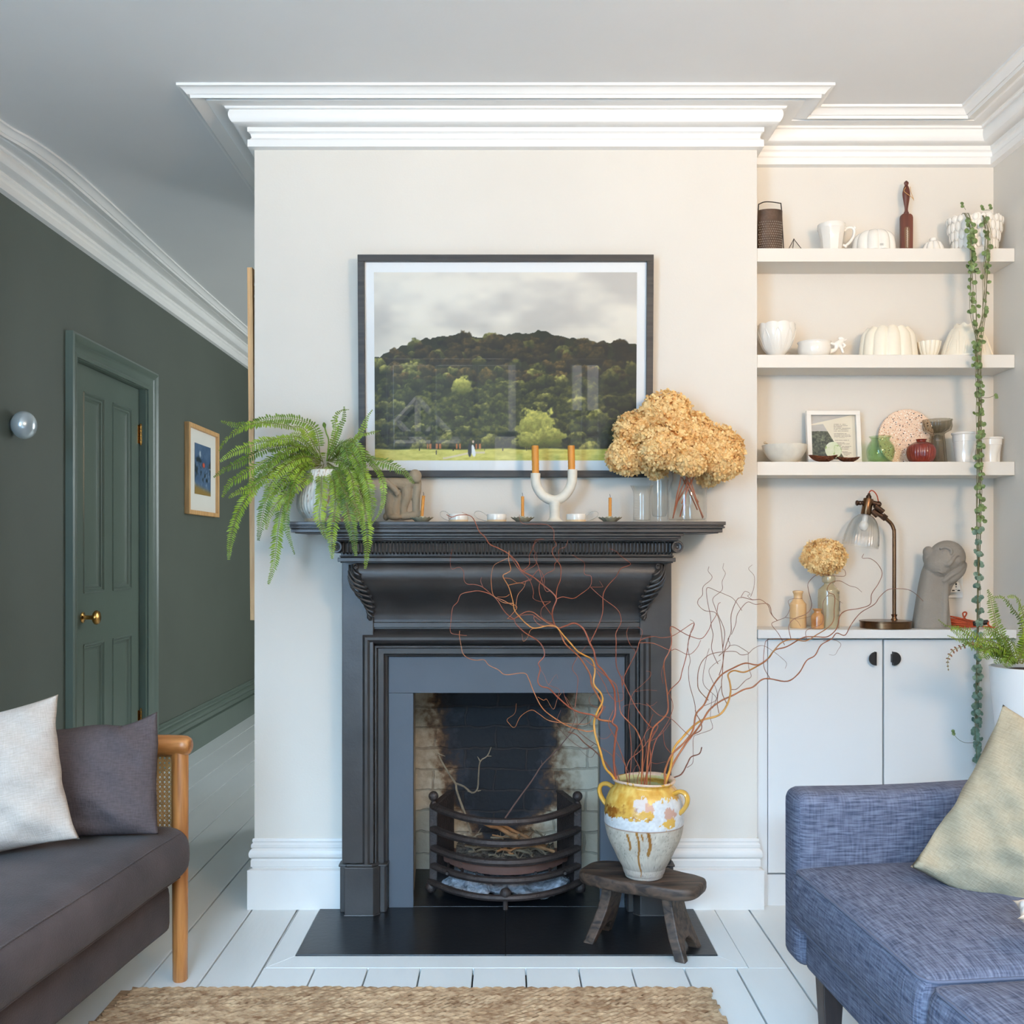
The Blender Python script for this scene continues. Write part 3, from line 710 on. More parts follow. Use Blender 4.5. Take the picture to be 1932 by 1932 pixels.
t = thing('wall_light', 'small mirrored glass globe wall light beside the green door', 'wall light', (LX, 3.66, 1.576))
Mx = Matrix.Rotation(R(90), 4, 'Y')
m = MB(); m.lathe([(.020,0),(.022,.004),(.022,.012),(.018,.016),(1e-5,.017)], (LX, 3.66, 1.576), 24, M=Mx); obj('back_plate', m, mat('brushed_nickel', srgb(190,196,200), .3, 1), t)
m = MB(); m.ball((LX+.044, 3.66, 1.576), .051, 28, 18, sc=(.84, 1, 1)); obj('globe', m, mat('mirrored_glass', srgb(214, 224, 228), .22, .55, var=.05, vscale=30), t)
# ================================================================ soft things
def softobj(name, size, r, M, material, parent=None, n=(24, 16, 8), disp=None, uvs=1.0):
    """box with rounded edges, subdivided, uv in metres; disp(p) moves a local point"""
    bm = bmesh.new(); ul = bm.loops.layers.uv.new('UVMap'); hx, hy, hz_ = size[0]/2, size[1]/2, size[2]/2
    off = OFF.get(parent.name, Vector((0,0,0))) if parent else Vector((0,0,0))
    def side(ax, sg):
        u, v = [(1, 2), (0, 2), (0, 1)][ax]; H = (hx, hy, hz_); nu, nv = n[u], n[v]; V = []
        for i in range(nu+1):
            for j in range(nv+1):
                p = [0, 0, 0]; p[ax] = sg*H[ax]
                p[u] = H[u]*math.sin(math.pi/2*(-1+2*i/nu))*.35+H[u]*(-1+2*i/nu)*.65
                p[v] = H[v]*math.sin(math.pi/2*(-1+2*j/nv))*.35+H[v]*(-1+2*j/nv)*.65
                q = Vector(p); inn = Vector([max(-(h-r), min(h-r, c)) for h, c in zip(H, q)]); d = q-inn
                if d.length > 1e-9: q = inn+d.normalized()*r
                uv = (p[u]*uvs, p[v]*uvs)
                if disp: q = disp(q)
                V.append((bm.verts.new((M @ q)-off), uv))
        for i in range(nu):
            for j in range(nv):
                a = [i*(nv+1)+j, (i+1)*(nv+1)+j, (i+1)*(nv+1)+j+1, i*(nv+1)+j+1]
                try: f = bm.faces.new([V[k][0] for k in a])
                except Exception: continue
                for l, k in zip(f.loops, a): l[ul].uv = V[k][1]
                f.smooth = True
    for ax in range(3):
        for sg in (-1, 1): side(ax, sg)
    bmesh.ops.remove_doubles(bm, verts=bm.verts, dist=1e-5); bmesh.ops.recalc_face_normals(bm, faces=bm.faces)
    me = bpy.data.meshes.new(name); bm.to_mesh(me); bm.free(); me.materials.append(material)
    o = bpy.data.objects.new(name, me); C.objects.link(o)
    if parent: o.parent = parent
    OFF[o.name] = off; return o
def cushion(name, w_, h_, t, M, material, parent=None, n=40, pin=.10, seed=1, wrk=.006, uvs=1.0, ear=.0, extra=None):
    bm = bmesh.new(); ul = bm.loops.layers.uv.new('UVMap'); off = OFF.get(parent.name, Vector((0,0,0))) if parent else Vector((0,0,0))
    for sg in (-1, 1):
        V = []
        for i in range(n+1):
            for j in range(n+1):
                u, v = -1+2*i/n, -1+2*j/n
                u = math.sin(u*math.pi/2)*.5+u*.5; v = math.sin(v*math.pi/2)*.5+v*.5
                th = ((1-abs(u)**2.6)*(1-abs(v)**2.6))**.55
                x = u*w_/2*(1-pin*(1-abs(v)**2.2)*abs(u)**3); z = v*h_/2*(1-pin*(1-abs(u)**2.2)*abs(v)**3)
                k = (abs(u)*abs(v))**6*ear; x *= 1+k; z *= 1+k
                wv = (vnoise(u*3.1+seed, v*3.3+seed, seed)-.5)*2.4+(vnoise(u*7+seed, v*6+seed, seed+4)-.5)*1.1
                wv += .8*math.sin((u*1.3+v)*9+seed)*(abs(u*v))**.7+.45*math.sin((u*.5-v)*13+2*vnoise(u*2, v*2, seed)*3)*(max(0, -v)*.8+.1)
                y = sg*(t/2*th)+wrk*wv*(th**.6)
                edge = (abs(u)**6+abs(v)**6); y += wrk*1.2*(vnoise(u*5+9, v*5, seed+9)-.5)*min(1, edge)
                q = Vector((x, y, z))
                if extra: q = extra(q, u, v)
                V.append((bm.verts.new((M @ q)-off), (x*uvs, z*uvs)))
        for i in range(n):
            for j in range(n):
                a = [i*(n+1)+j, (i+1)*(n+1)+j, (i+1)*(n+1)+j+1, i*(n+1)+j+1]; f = bm.faces.new([V[k][0] for k in a]); f.smooth = True
                for l, k in zip(f.loops, a): l[ul].uv = V[k][1]
    bmesh.ops.remove_doubles(bm, verts=bm.verts, dist=1e-5); bmesh.ops.recalc_face_normals(bm, faces=bm.faces)
    me = bpy.data.meshes.new(name); bm.to_mesh(me); bm.free(); me.materials.append(material)
    o = bpy.data.objects.new(name, me); C.objects.link(o)
    if parent: o.parent = parent
    OFF[o.name] = off; return o
def frame_mat(o, ex, ey, ez): 
    return Matrix(((ex[0], ey[0], ez[0], o[0]), (ex[1], ey[1], ez[1], o[1]), (ex[2], ey[2], ez[2], o[2]), (0, 0, 0, 1)))

M_brown = mat('aubergine_brown_velvet', srgb(76, 63, 60), .88, var=.32, vscale=6, bump=.25, bscale=260, sheen=.10, spec=.2, detail=7)
M_brown2 = weave('brown_linen', srgb(78, 68, 68), srgb(98, 87, 86), srgb(92, 80, 80), slub=(60, 300, 1), rough=.95, bump=.3)
M_pale = weave('pale_linen', srgb(178, 163, 150), srgb(205, 191, 179), srgb(196, 181, 168), slub=(50, 420, 1), rough=.95, bump=.35)
M_olive = weave('olive_linen', srgb(146, 133, 110), srgb(172, 159, 136), srgb(162, 149, 124), slub=(60, 380, 1), rough=.95, bump=.35)
M_denim = weave('blue_slub_weave', srgb(60, 65, 82), srgb(130, 134, 150), srgb(106, 110, 130), slub=(22, 240, 1), slub2=(200, 20, 1), rough=.9, bump=.5, mixf=.42)
M_owood = wood('orange_oak', srgb(150, 92, 44), srgb(196, 132, 74), axis=2, scale=5, rough=.38, coat=.2)
M_owoodx = wood('orange_oak_rail', srgb(150, 92, 44), srgb(196, 132, 74), axis=0, scale=5, rough=.38, coat=.2)
M_cane = mat('cane_webbing', srgb(196, 152, 92), .55, var=.2, vscale=60)

# ---- left sofa
so = Vector((-.852, 2.655, 0)); th_ = R(6.3); Lv = Vector((-math.sin(th_), -math.cos(th_), 0)); Bv = Vector((-math.cos(th_), math.sin(th_), 0)); Zv = Vector((0, 0, 1))
def S(a, b, z): return so+Lv*a+Bv*b+Zv*z
t = thing('cane_sofa', 'brown velvet sofa with orange oak posts and cane arm panels at the left', 'sofa', so)
def post(a, b, z1=.60):
    m = MB(); m.lathe([(.0165, 0), (.019, .004), (.0195, .1), (.021, .35), (.0215, z1)], S(a, b, 0), 24); return m
for (a, b) in ((0, 0), (0, .74), (2.1, 0), (2.1, .74)): obj('leg', post(a, b), M_owood, t)
for a in (0, 2.1):
    m = MB(); q = [S(a, b, .613) for b in (-.030, -.029, -.026, -.018, -.006, .2, .5, .78)]
    m.tube(q, [.010, .016, .021, .0255, .027, .027, .027, .027], 24); obj('arm_rail', m, M_owoodx, t)
    m = MB(); pitch = .0125; w2 = .0013
    b0, b1, z0, z1 = .022, .72, .36, .588
    def strip(p, q, wd, yo):
        d = (Vector(q)-Vector(p)).normalized(); nn = Vector((-d.y, d.x)); vs = []
        for (c, sg) in ((p, 1), (q, 1), (q, -1), (p, -1)): 
            e = Vector(c)+nn*wd*sg; vs.append(S(a+yo, e.x, e.y))
        m.add(vs, [(0,1,2,3)]); m.add([v+Lv*.0012 for v in vs], [(0,1,2,3)])
    nb = int((b1-b0)/pitch); nz = int((z1-z0)/pitch)
    for i in range(nb+1):
        x = b0+i*pitch
        for e in (-.0018, .0018): strip((x+e, z0), (x+e, z1), .0009, 0)
    for j in range(nz+1):
        z = z0+j*pitch
        for e in (-.0018, .0018): strip((b0, z+e), (b1, z+e), .0009, .0008)
    for i in range(-nz, nb+1):
        for sg in (1, -1):
            x0 = b0+(i+.5)*pitch; p, q = (x0, z0 if sg > 0 else z1), (x0+(z1-z0), z1 if sg > 0 else z0)
            # clip to the panel
            tt0 = max(0, (b0-p[0])/(z1-z0)); tt1 = min(1, (b1-p[0])/(z1-z0))
            if tt1-tt0 < .03: continue
            f = lambda tt: (p[0]+(q[0]-p[0])*tt, p[1]+(q[1]-p[1])*tt)
            strip(f(tt0), f(tt1), .0011, .0016)
    obj('cane_panel', m, M_cane, t, smooth=False)
    m = MB()
    for (p, q, r) in (((b0, .588), (b1, .588), .004), ((b0, .36), (b1, .36), .010), ((b0-.004, .35), (b0-.004, .59), .004)): m.tube([S(a, p[0], p[1]), S(a, q[0], q[1])], r, 8)
    obj('panel_edge', m, M_owoodx, t)
Mx = frame_mat(S(1.055, .355, .348), Lv, Bv, Zv)
def sag(p):
    x, y, z = p
    k = (1-abs(x/1.05)**4)*(1-abs(y/.40)**3)
    zz = z+(.020*k if z > 0 else -.0)+.004*(vnoise(x*5, y*5, 2)-.5)
    yy = y-(.012*(1-(z/.07)**2) if y < 0 else 0)+.004*(vnoise(x*6, z*9, 5)-.5)
    return Vector((x, yy, zz))
seat = softobj('seat_cushion', (2.06, .79, .135), .045, Mx, M_brown, t, n=(90, 40, 10), disp=sag)
m = MB()
for z in (.055, -.055):
    q = []
    for i in range(60):
        x = -.98+1.96*i/59; p = sag(Vector((x, -.3815, z))); q.append(Mx @ Vector((p.x, p.y-.001, p.z)))
    m.tube(q, .0022, 6)
obj('piping', m, M_brown, seat)
Mx = frame_mat(S(1.055, .375, .205), Lv, Bv, Zv)
softobj('upholstered_base', (2.04, .74, .125), .022, Mx, M_brown, t, n=(80, 30, 8), disp=lambda p: Vector((p.x, p.y+.004*(vnoise(p.x*6, p.z*9, 5)-.5), p.z)))
Mx = frame_mat(S(1.055, .80, .42), Lv, Bv, Zv)
softobj('sofa_back', (2.04, .14, .72), .05, Mx, M_brown, t, n=(60, 6, 24))
# scatter cushions, leaning back (towards -x) on the seat
def stand(px, py, Y, yaw, tilt, roll=0):
    return Matrix.Translation(P(px, py, Y)) @ Matrix.Rotation(R(yaw), 4, 'Z') @ Matrix.Rotation(R(tilt), 4, 'X') @ Matrix.Rotation(R(roll), 4, 'Y')
def browny(q, u, v):
    # slumped outline: the right corner stands up as an ear
    if u > .6 and v > .6: q.z += .022*(u-.6)/.4*(v-.6)/.4; q.x -= .012*(v-.6)/.4
    q.z += .004*math.sin(u*7)*max(0, v)**2; return q
tag(cushion('scatter_cushion', .40, .268, .13, stand(140, 1474, 2.47, 6, -14, -1.5), M_brown2, n=44, pin=.03, seed=4, wrk=.010, ear=.01, extra=browny), 'dark brown linen cushion at the arm end of the left sofa', 'cushion')
tag(cushion('scatter_cushion', .44, .325, .15, stand(-67, 1490, 2.27, 8, -14, -12), M_pale, n=48, pin=.07, seed=8, wrk=.010, ear=.02), 'pale natural linen cushion leaning in front of the brown one', 'cushion')

# ---- right sofa
ro = Vector((.630, 2.33, 0)); th_ = R(4.5); L2 = Vector((math.sin(th_), -math.cos(th_), 0)); B2 = Vector((math.cos(th_), math.sin(th_), 0))
def S2(a, b, z): return ro+L2*a+B2*b+Zv*z
t = thing('blue_sofa', 'blue slub weave sofa with piped seat cushions and dark legs at the right', 'sofa', ro)
def armd(p):
    x, y, z = p    # x along depth b, z up
    return Vector((x, y, z+.02*(x+.425)*(1 if z > 0 else 0)+.003*math.sin(x*9)))
softobj('arm', (.84, .10, .385), .028, frame_mat(S2(.05, .42, .3925), B2, -L2, Zv), M_denim, t, n=(50, 8, 24), disp=armd)
softobj('arm', (.84, .10, .385), .028, frame_mat(S2(1.97, .42, .3925), B2, -L2, Zv), M_denim, t, n=(50, 8, 24), disp=armd)
softobj('upholstered_base', (1.84, .82, .125), .018, frame_mat(S2(1.01, .427, .262), L2, B2, Zv), M_denim, t, n=(70, 34, 8))
softobj('sofa_back', (2.02, .13, .62), .05, frame_mat(S2(1.01, .835, .50), L2, B2, Zv), M_denim, t, n=(60, 8, 24))
def crown(w_, d_, seed):
    def f(p):
        x, y, z = p; k = (1-abs(2*x/w_)**3.2)*(1-abs(2*y/d_)**3.2)
        k = max(k, 0)**.7
        return Vector((x, y-.010*(1-(z/.06)**2)*(1 if y < 0 else 0), z+(.034*k if z > 0 else 0)+.003*(vnoise(x*9, y*9, seed)-.5)))
    return f
for i, (a0, a1) in enumerate(((.105, .70), (.71, 1.31), (1.32, 1.915))):
    w_ = a1-a0; Mx = frame_mat(S2((a0+a1)/2, .385, .365), L2, B2, Zv); fn = crown(w_, .80, i)
    sc_ = softobj('seat_cushion', (w_, .80, .125), .022, Mx, M_denim, t, n=(36, 36, 8), disp=fn)
    m = MB()
    for zz in (.056, -.056):
        q = []; hw, hd, rr_ = w_/2-.004, .40-.004, .02
        loop = [(-hw, hd), (-hw, 0), (-hw, -hd+rr_), (-hw+rr_*.3, -hd+rr_*.3), (-hw+rr_, -hd), (0, -hd), (hw-rr_, -hd), (hw-rr_*.3, -hd+rr_*.3), (hw, -hd+rr_), (hw, 0), (hw, hd)]
        fine = []
        for (p0, p1) in zip(loop, loop[1:]):
            for k in range(8): fine.append((p0[0]+(p1[0]-p0[0])*k/8, p0[1]+(p1[1]-p0[1])*k/8))
        for (x, y) in fine: q.append(Mx @ fn(Vector((x*.997, y*.997, zz))))
        m.tube(q, .0034, 6)
    obj('piping', m, M_denim, sc_)
M_dkleg = wood('dark_stained_leg', srgb(38, 28, 26), srgb(54, 40, 36), axis=2, rough=.4)
for a, b in ((.13, .06), (1.9, .06), (.13, .80), (1.9, .80)):
    m = MB(); vs = []
    for (z, r, sx) in ((.0, .0145, .0), (.2, .024, .0)):
        for (dx, dy) in ((-1,-1), (1,-1), (1,1), (-1,1)): vs.append(S2(a+dy*r, b+dx*r, z))
    m.add(vs, [(0,3,2,1), (4,5,6,7), (0,1,5,4), (1,2,6,5), (2,3,7,6), (3,0,4,7)])
    obj('leg', m, M_dkleg, t, smooth=False, bevel=.002)
m = MB()
tag(cushion('scatter_cushion', .42, .37, .14, stand(2000, 1597, 1.98, -10, -12, 31), M_olive, n=48, pin=.045, seed=12, wrk=.019, ear=.02), 'olive green linen cushion leaning on the blue sofa arm', 'cushion')
# white throw corner at the frame edge
M_scarf = mat('white_patterned_cotton', srgb(206, 198, 192), .8, var=.02, vscale=40, col2=srgb(196, 160, 124))
tag(cushion('folded_cloth', .12, .045, .05, stand(1997, 1727, 1.66, -6, -70, 10), M_scarf, n=24, pin=.04, seed=5, wrk=.006, ear=.1), 'white patterned cloth lying on the blue seat at the picture edge', 'cloth')

# ---- braided jute rug
M_jute = mat('braided_jute', srgb(148, 105, 70), .9, var=.3, vscale=26, bump=.5, bscale=260, stretch=(1, 4, 1), col2=srgb(202, 168, 130), detail=6)
m = MB(); rows = 64; py_ = .0235
for r_ in range(rows):
    Y = 2.592-py_*(r_+.5)+.0
    xl = -.949-.133*(2.597-Y)+.006*math.sin(r_*2.1); xr = .513+.02*(2.597-Y)+.006*math.cos(r_*1.7)
    lam = .058*(1 if r_ % 7 not in (2, 3, 4) else .72); n = int((xr-xl)/lam*5); ph = (r_ % 2)*math.pi+r_*.7
    big = 1.15 if r_ % 7 in (0, 1, 5, 6) else .85
    for sgn in (0, 1):
        q = []
        for i in range(n+1):
            x = xl+(xr-xl)*i/n; w3 = 2*math.pi*x/lam+ph+sgn*math.pi
            q.append((x, Y+.0055*big*math.sin(w3)+.001*math.sin(x*23+r_), .0065+.0028*math.cos(w3)))
        m.tube(q, [.0058*big*(1+.15*math.sin(i*.9+r_)) for i in range(n+1)], 5, flat=(1, .8))
m.box((-.98, 1.10, .0005), (.50, 2.585, .004))
tag(obj('jute_rug', m, M_jute), 'natural braided jute rug on the white floorboards in the foreground', 'rug')

# ================================================================ shelves, cabinet
t = thing('alcove_cabinet', 'pale painted two door cabinet built into the alcove', 'cabinet', (1.19, 3.25, 0))
g_ = .0012
m = MB(); m.box((BR+.001, 3.215, 0.0), (.8235, AY-.001, .846)); m.box((1.5615, 3.215, 0), (RX-.001, AY-.001, .846)); m.box((.8235, 3.24, .09), (1.5615, AY-.001, .846))
obj('carcass', m, M_door, t, smooth=False, bevel=.001)
m = MB(); m.box((.8235, 3.222, 0), (1.5615, 3.235, .098)); obj('plinth', m, M_door, t, smooth=False)
M_black = mat('black_handle', srgb(40, 38, 38), .45, .3)
for (x0, x1, hx, sgn) in ((.825, 1.189, 1.170, -1), (1.192, 1.560, 1.214, 1)):
    m = MB(); m.box((x0+g_, 3.217, .104), (x1-g_, 3.2385, .842)); dr = obj('door', m, M_door, t, smooth=False, bevel=.0012)
    m = MB(); zc = .783; n = 20
    hx = 1.1617 if sgn < 0 else 1.2197
    pl = [(hx+sgn*.0215*math.cos(a), 3.202, zc+.0215*math.sin(a)) for a in [math.pi*(-.5+i/n) for i in range(n+1)]]
    m.prism(pl, (0, .003, 0)); m.box((min(hx, hx-sgn*.002), 3.199, zc-.0215), (max(hx, hx-sgn*.002), 3.217, zc+.0215))
    if sgn > 0: m.box((hx-.006, 3.202, zc-.012), (hx, 3.217, zc+.014))
    m.box((min(hx, hx+sgn*.004), 3.204, zc-.018), (max(hx, hx+sgn*.004), 3.217, zc+.018))
    o = obj('handle', m, M_black, dr, smooth=False, bevel=.0006); o['label'] = 'black half moon handle'
m = MB(); m.box((BR+.001, 3.190, .848), (RX-.001, AY-.001, .875)); tag(obj('worktop', m, M_door, None, smooth=False, bevel=.0015), 'pale painted worktop over the alcove cabinet', 'worktop')
for (z0, z1, lab) in ((2.033, 2.075, 'top floating alcove shelf, holding the grater and jelly moulds'), (1.699, 1.740, 'middle floating alcove shelf, holding white ceramic moulds and a petal bowl'), (1.3605, 1.403, 'lowest floating alcove shelf, holding the framed collage and glass vases')):
    m = MB(); m.box((BR+.001, 3.203, z0), (RX-.001, AY-.001, z1)); tag(obj('floating_shelf', m, M_joinery, None, smooth=False, bevel=.0012), lab, 'shelf')
SH = {1: 2.075, 2: 1.740, 3: 1.403, 4: .875}

# ================================================================ stool and confit jar
M_stool = wood('dark_worn_oak', srgb(36, 27, 22), srgb(88, 68, 54), axis=0, scale=5, rough=.55, bump=.5)
sc0 = Vector((.385, 2.895, 0)); ang = R(-29); ex = Vector((math.cos(ang), math.sin(ang), 0)); ey = Vector((-math.sin(ang), math.cos(ang), 0))
t = thing('milking_stool', 'small dark worn wooden stool with arched legs standing on the hearth', 'stool', sc0)
def TS(x, y, z): return sc0+ex*x+ey*y+Zv*z
m = MB(); out = []
for i in range(56):
    a = 2*math.pi*i/56; c, s_ = math.cos(a), math.sin(a)
    x = .178*math.copysign(abs(c)**.6, c); y = .082*math.copysign(abs(s_)**.5, s_)*(1-.0*x)
    out.append((x*(1+.01*vnoise(i*.6, 1)), y*(1+.05*vnoise(i*.5, 2))))
vs = []; rings = [(.955, .168), (.985, .172), (1.0, .180), (1.0, .194), (.985, .200), (.95, .202), (.5, .2), (.01, .1995)]
for k, z in rings:
    for (x, y) in out: vs.append(TS(x*k, y*k, z+.0015*math.sin(x*40)))
n = 56; m.add(vs, [(i*n+j, i*n+(j+1) % n, (i+1)*n+(j+1) % n, (i+1)*n+j) for i in range(len(rings)-1) for j in range(n)]+[tuple(range(n-1, -1, -1))])
obj('seat', m, M_stool, t, angle=50)
for s_ in (-1, 1):
    # board leg: outline in (y, z), with an arch cut between the feet, leaning outwards
    ol = [(-.048, .172), (-.047, .14), (-.052, .10), (-.062, .06), (-.072, .0), (-.046, .0), (-.040, .018), (-.028, .036), (-.012, .046), (.012, .046), (.028, .036), (.040, .018), (.046, .0), (.072, .0), (.062, .06), (.052, .10), (.047, .14), (.048, .172)]
    def lx(z): q = 1-z/.172; return s_*(.088+.050*q**1.5)
    m = MB(); n = len(ol); th = .0155; vs = []
    for sd in (-1, 1):
        for (y, z) in ol: vs.append(TS(lx(z)+sd*th, y, z))
    # quads across the outline halves so the curve is filled cleanly
    fs = []
    for base in (0, n):
        q = lambda i, b=base: b+i
        pairs = [(0,1,16,17), (1,2,15,16), (2,3,14,15)]
        f_ = [tuple(q(i) for i in p) for p in pairs]+[tuple(q(i) for i in (3,4,5,6,7)), tuple(q(i) for i in (3,7,8,9,10,14)), tuple(q(i) for i in (10,11,12,13,14))]
        fs += f_ if base == 0 else [tuple(reversed(f)) for f in f_]
    fs += [(i, (i+1) % n, (i+1) % n+n, i+n) for i in range(n)]
    m.add(vs, fs); obj('leg', m, M_stool, t, smooth=False, bevel=.004, bseg=2)

def inkobj(name, m, colfn, parent=None, rough=.4, coat=0, bump=0, bscale=60, roughfn=None, **kw):
    """mesh whose glaze and stains are stored per point (things painted on the object itself)"""
    o = obj(name, m, MATS.get('x') or bpy.data.materials.new('tmp'), parent, **kw)
    mt, nt, b = newmat(name+'_surface'); N = nt.nodes; L = nt.links
    at = N.new('ShaderNodeVertexColor'); at.layer_name = 'ink'; L.new(at.outputs['Color'], b.inputs['Base Color'])
    b.inputs['Roughness'].default_value = rough; b.inputs['Coat Weight'].default_value = coat
    if roughfn: L.new(at.outputs['Alpha'], b.inputs['Roughness'])
    if bump:
        tc = N.new('ShaderNodeTexCoord'); n2 = N.new('ShaderNodeTexNoise'); n2.inputs['Scale'].default_value = bscale; n2.inputs['Detail'].default_value = 5; L.new(tc.outputs['Object'], n2.inputs['Vector'])
        bp = N.new('ShaderNodeBump'); bp.inputs['Strength'].default_value = bump; bp.inputs['Distance'].default_value = .006
        L.new(n2.outputs['Fac'], bp.inputs['Height']); L.new(bp.outputs['Normal'], b.inputs['Normal'])
    o.data.materials[0] = mt
    ca = o.data.color_attributes.new('ink', 'FLOAT_COLOR', 'POINT'); off = OFF[o.name]; arr = []
    f = lambda c: (c/12.92 if c <= .04045 else ((c+.055)/1.055)**2.4)
    for v in o.data.vertices:
        c = colfn(v.co+off); arr += [f(max(0, min(1, c[0]/255))), f(max(0, min(1, c[1]/255))), f(max(0, min(1, c[2]/255))), c[3] if len(c) > 3 else 1]
    ca.data.foreach_set('color', arr); return o
def lerpc(a, b, t): t = max(0, min(1, t)); return tuple(x+(y-x)*t for x, y in zip(a, b))
jc = P(1215, 1655, 2.885); jc.z = .2005
J = lambda y: (1135-y)/4.39/665+.0
jp = [(.045, 0), (.052, .001), (.0545, .008), (.058, J(1090)), (.067, J(1000)), (.088, J(900)), (.103, J(800)), (.1105, J(700)), (.1118, J(640)), (.1110, J(580)), (.1065, J(500)), (.096, J(430)), (.085, J(390)), (.081, J(372)), (.083, J(355)), (.0875, J(345)), (.088, J(335)), (.0855, J(328)), (.080, J(332)), (.0765, J(345)), (.076, J(375)), (.088, J(430)), (.10, J(560)), (.1, J(700)), (.09, J(880)), (.05, J(1090)), (1e-5, J(1095))]
m = MB(); prof = smoothprof(jp, 9)
m.lathe(prof, jc, 280, fn=lambda r, z, a: (r*(1+.006*math.sin(2*a+1)+.005*(vnoise(a*4, z*40)-.5)), z+.0025*math.sin(a*2)*(1 if z > .25 else 0)))
OZ = [q[1] for q in jp[:16]]; OR_ = [q[0] for q in jp[:16]]
def fb(x, y, sd): return (vnoise(x, y, sd)+.55*vnoise(x*2.1+3, y*2.1+1, sd+1)+.3*vnoise(x*4.3, y*4.3, sd+2))/1.85
def jarcol(p):
    d = p-jc; a = math.atan2(d.y, d.x); z = d.z; r_ = math.hypot(d.x, d.y); X, Y_ = a*.105*55, z*55     # noise cells of about 18 mm
    n1 = fb(X, Y_, 1); n2 = fb(X*3.2, Y_*3.2, 5); n3 = fb(X*8, Y_*8, 9)
    wa = a+.22*(fb(X*1.7, Y_*1.7, 12)-.5); wz = z+.030*(fb(X*1.9+9, Y_*1.9, 15)-.5)
    inside = r_ < np.interp(z, OZ, OR_)-.006
    if z > J(345) and n1 > .40: return lerpc((196, 164, 142, .6), (216, 192, 170, .6), n2)
    if inside: return lerpc((206, 196, 140, .3), (176, 166, 112, .3), n1)
    zt = J(600)
    if -1.42 < wa < -.30: zt = J(455)+.02*(n2-.5)
    if wz+.010*(n2-.5) > zt:
        c = lerpc((188, 132, 46, .18), (224, 190, 104, .18), n1*1.5-.2)
        if wz < zt+.030 and n1 > .50 and a < -1.4: c = lerpc(c, (140, 84, 28, .2), (n1-.50)*5)
        if ((wa+1.78)/.20)**2+((wz-J(475))/.017)**2 < 1: c = (206, 192, 184, .7)
        if ((wa+1.50)/.17)**2+((wz-J(500))/.010)**2 < 1: c = (200, 156, 134, .8)
        return c
    if z > J(690):
        c = lerpc((176, 176, 176, .7), (222, 222, 220, .7), n2*.7+n1*.5)
        if ((wa+.98)/.20)**2+((wz-J(555))/.018)**2 < 1: c = (186, 146, 128, .8)
        if ((wa+1.05)/.26)**2+((wz-J(632))/.010)**2 < 1: c = (208, 164, 80, .2)
        return c
    if abs(z-J(692)) < .0016: return (140, 104, 80, .5)
    c = lerpc((164, 152, 136, .8), (206, 197, 180, .8), n1*.8+n2*.6-.2)
    if n3 > .70 and n2 > .50: c = lerpc(c, (96, 88, 80, .8), .6)
    if z < J(950): c = lerpc(c, (150, 132, 126, .8), (J(950)-z)*12*n1)
    for (ac, z0, z1, wd) in ((-2.12, J(860), J(715), .036), (-1.86, J(1100), J(685), .034), (-1.74, J(780), J(705), .026), (-1.57, J(905), J(695), .050)):
        if z0 < z < z1 and ((z-z0)/.006 > 1 or abs(a-ac) < wd*math.sqrt(max(0, (z-z0)/.006))) and abs(a-ac-.03*math.sin(z*70)) < wd*(.75+.4*n1): c = lerpc((128, 84, 40, .25), (156, 112, 52, .25), n1)
    return c
t = thing('confit_jar', 'old yellow glazed confit jar with two handles standing on the dark stool', 'jar', jc)
inkobj('body', m, jarcol, t, roughfn=True, bump=.15, bscale=120)
M_yglaze = mat('mustard_glaze', srgb(206, 158, 66), .2, var=.2, vscale=22, coat=.4)
for (a0, ) in ((R(158),), (R(-32),)):
    dr = Vector((math.cos(a0), math.sin(a0), 0))
    q = [dr*.090+Zv*J(425), dr*.108+Zv*J(400), dr*.124+Zv*J(410), dr*.131+Zv*J(450), dr*.128+Zv*J(500), dr*.117+Zv*J(550), dr*.103+Zv*J(590)]
    m = MB(); q = catmull([jc+p for p in q], 5); m.tube(q, .0085, 12, flat=(1.25, .75)); obj('handle', m, M_yglaze, t)
# ================================================================ glazes, glass
M_white = mat('white_glaze', srgb(236, 230, 220), .16, var=.02, vscale=8, coat=.5)
M_cream = mat('cream_earthenware', srgb(236, 226, 206), .3, var=.03, vscale=8, coat=.3)
M_stonew = mat('speckled_stoneware', srgb(222, 214, 198), .55, var=.06, vscale=40, bump=.08, bscale=120)
M_candle = mat('amber_beeswax', srgb(204, 134, 52), .5, var=.08, vscale=10, bump=.25, bscale=70)
M_wick = mat('burnt_wick', srgb(50, 44, 40), .9)
M_glass = glass('clear_glass', (.97, .97, .96, 1), hi=.8)
M_rib = glass('ribbed_clear_glass', (.985, .985, .98, 1), .10, hi=.9)
M_carve = mat('grey_brown_stone', srgb(150, 134, 112), .9, var=.07, vscale=14, bump=.25, bscale=150)
M_face = mat('grey_concrete', srgb(140, 132, 122), .9, var=.07, vscale=14, bump=.25, bscale=150)
MZ = 1.2079
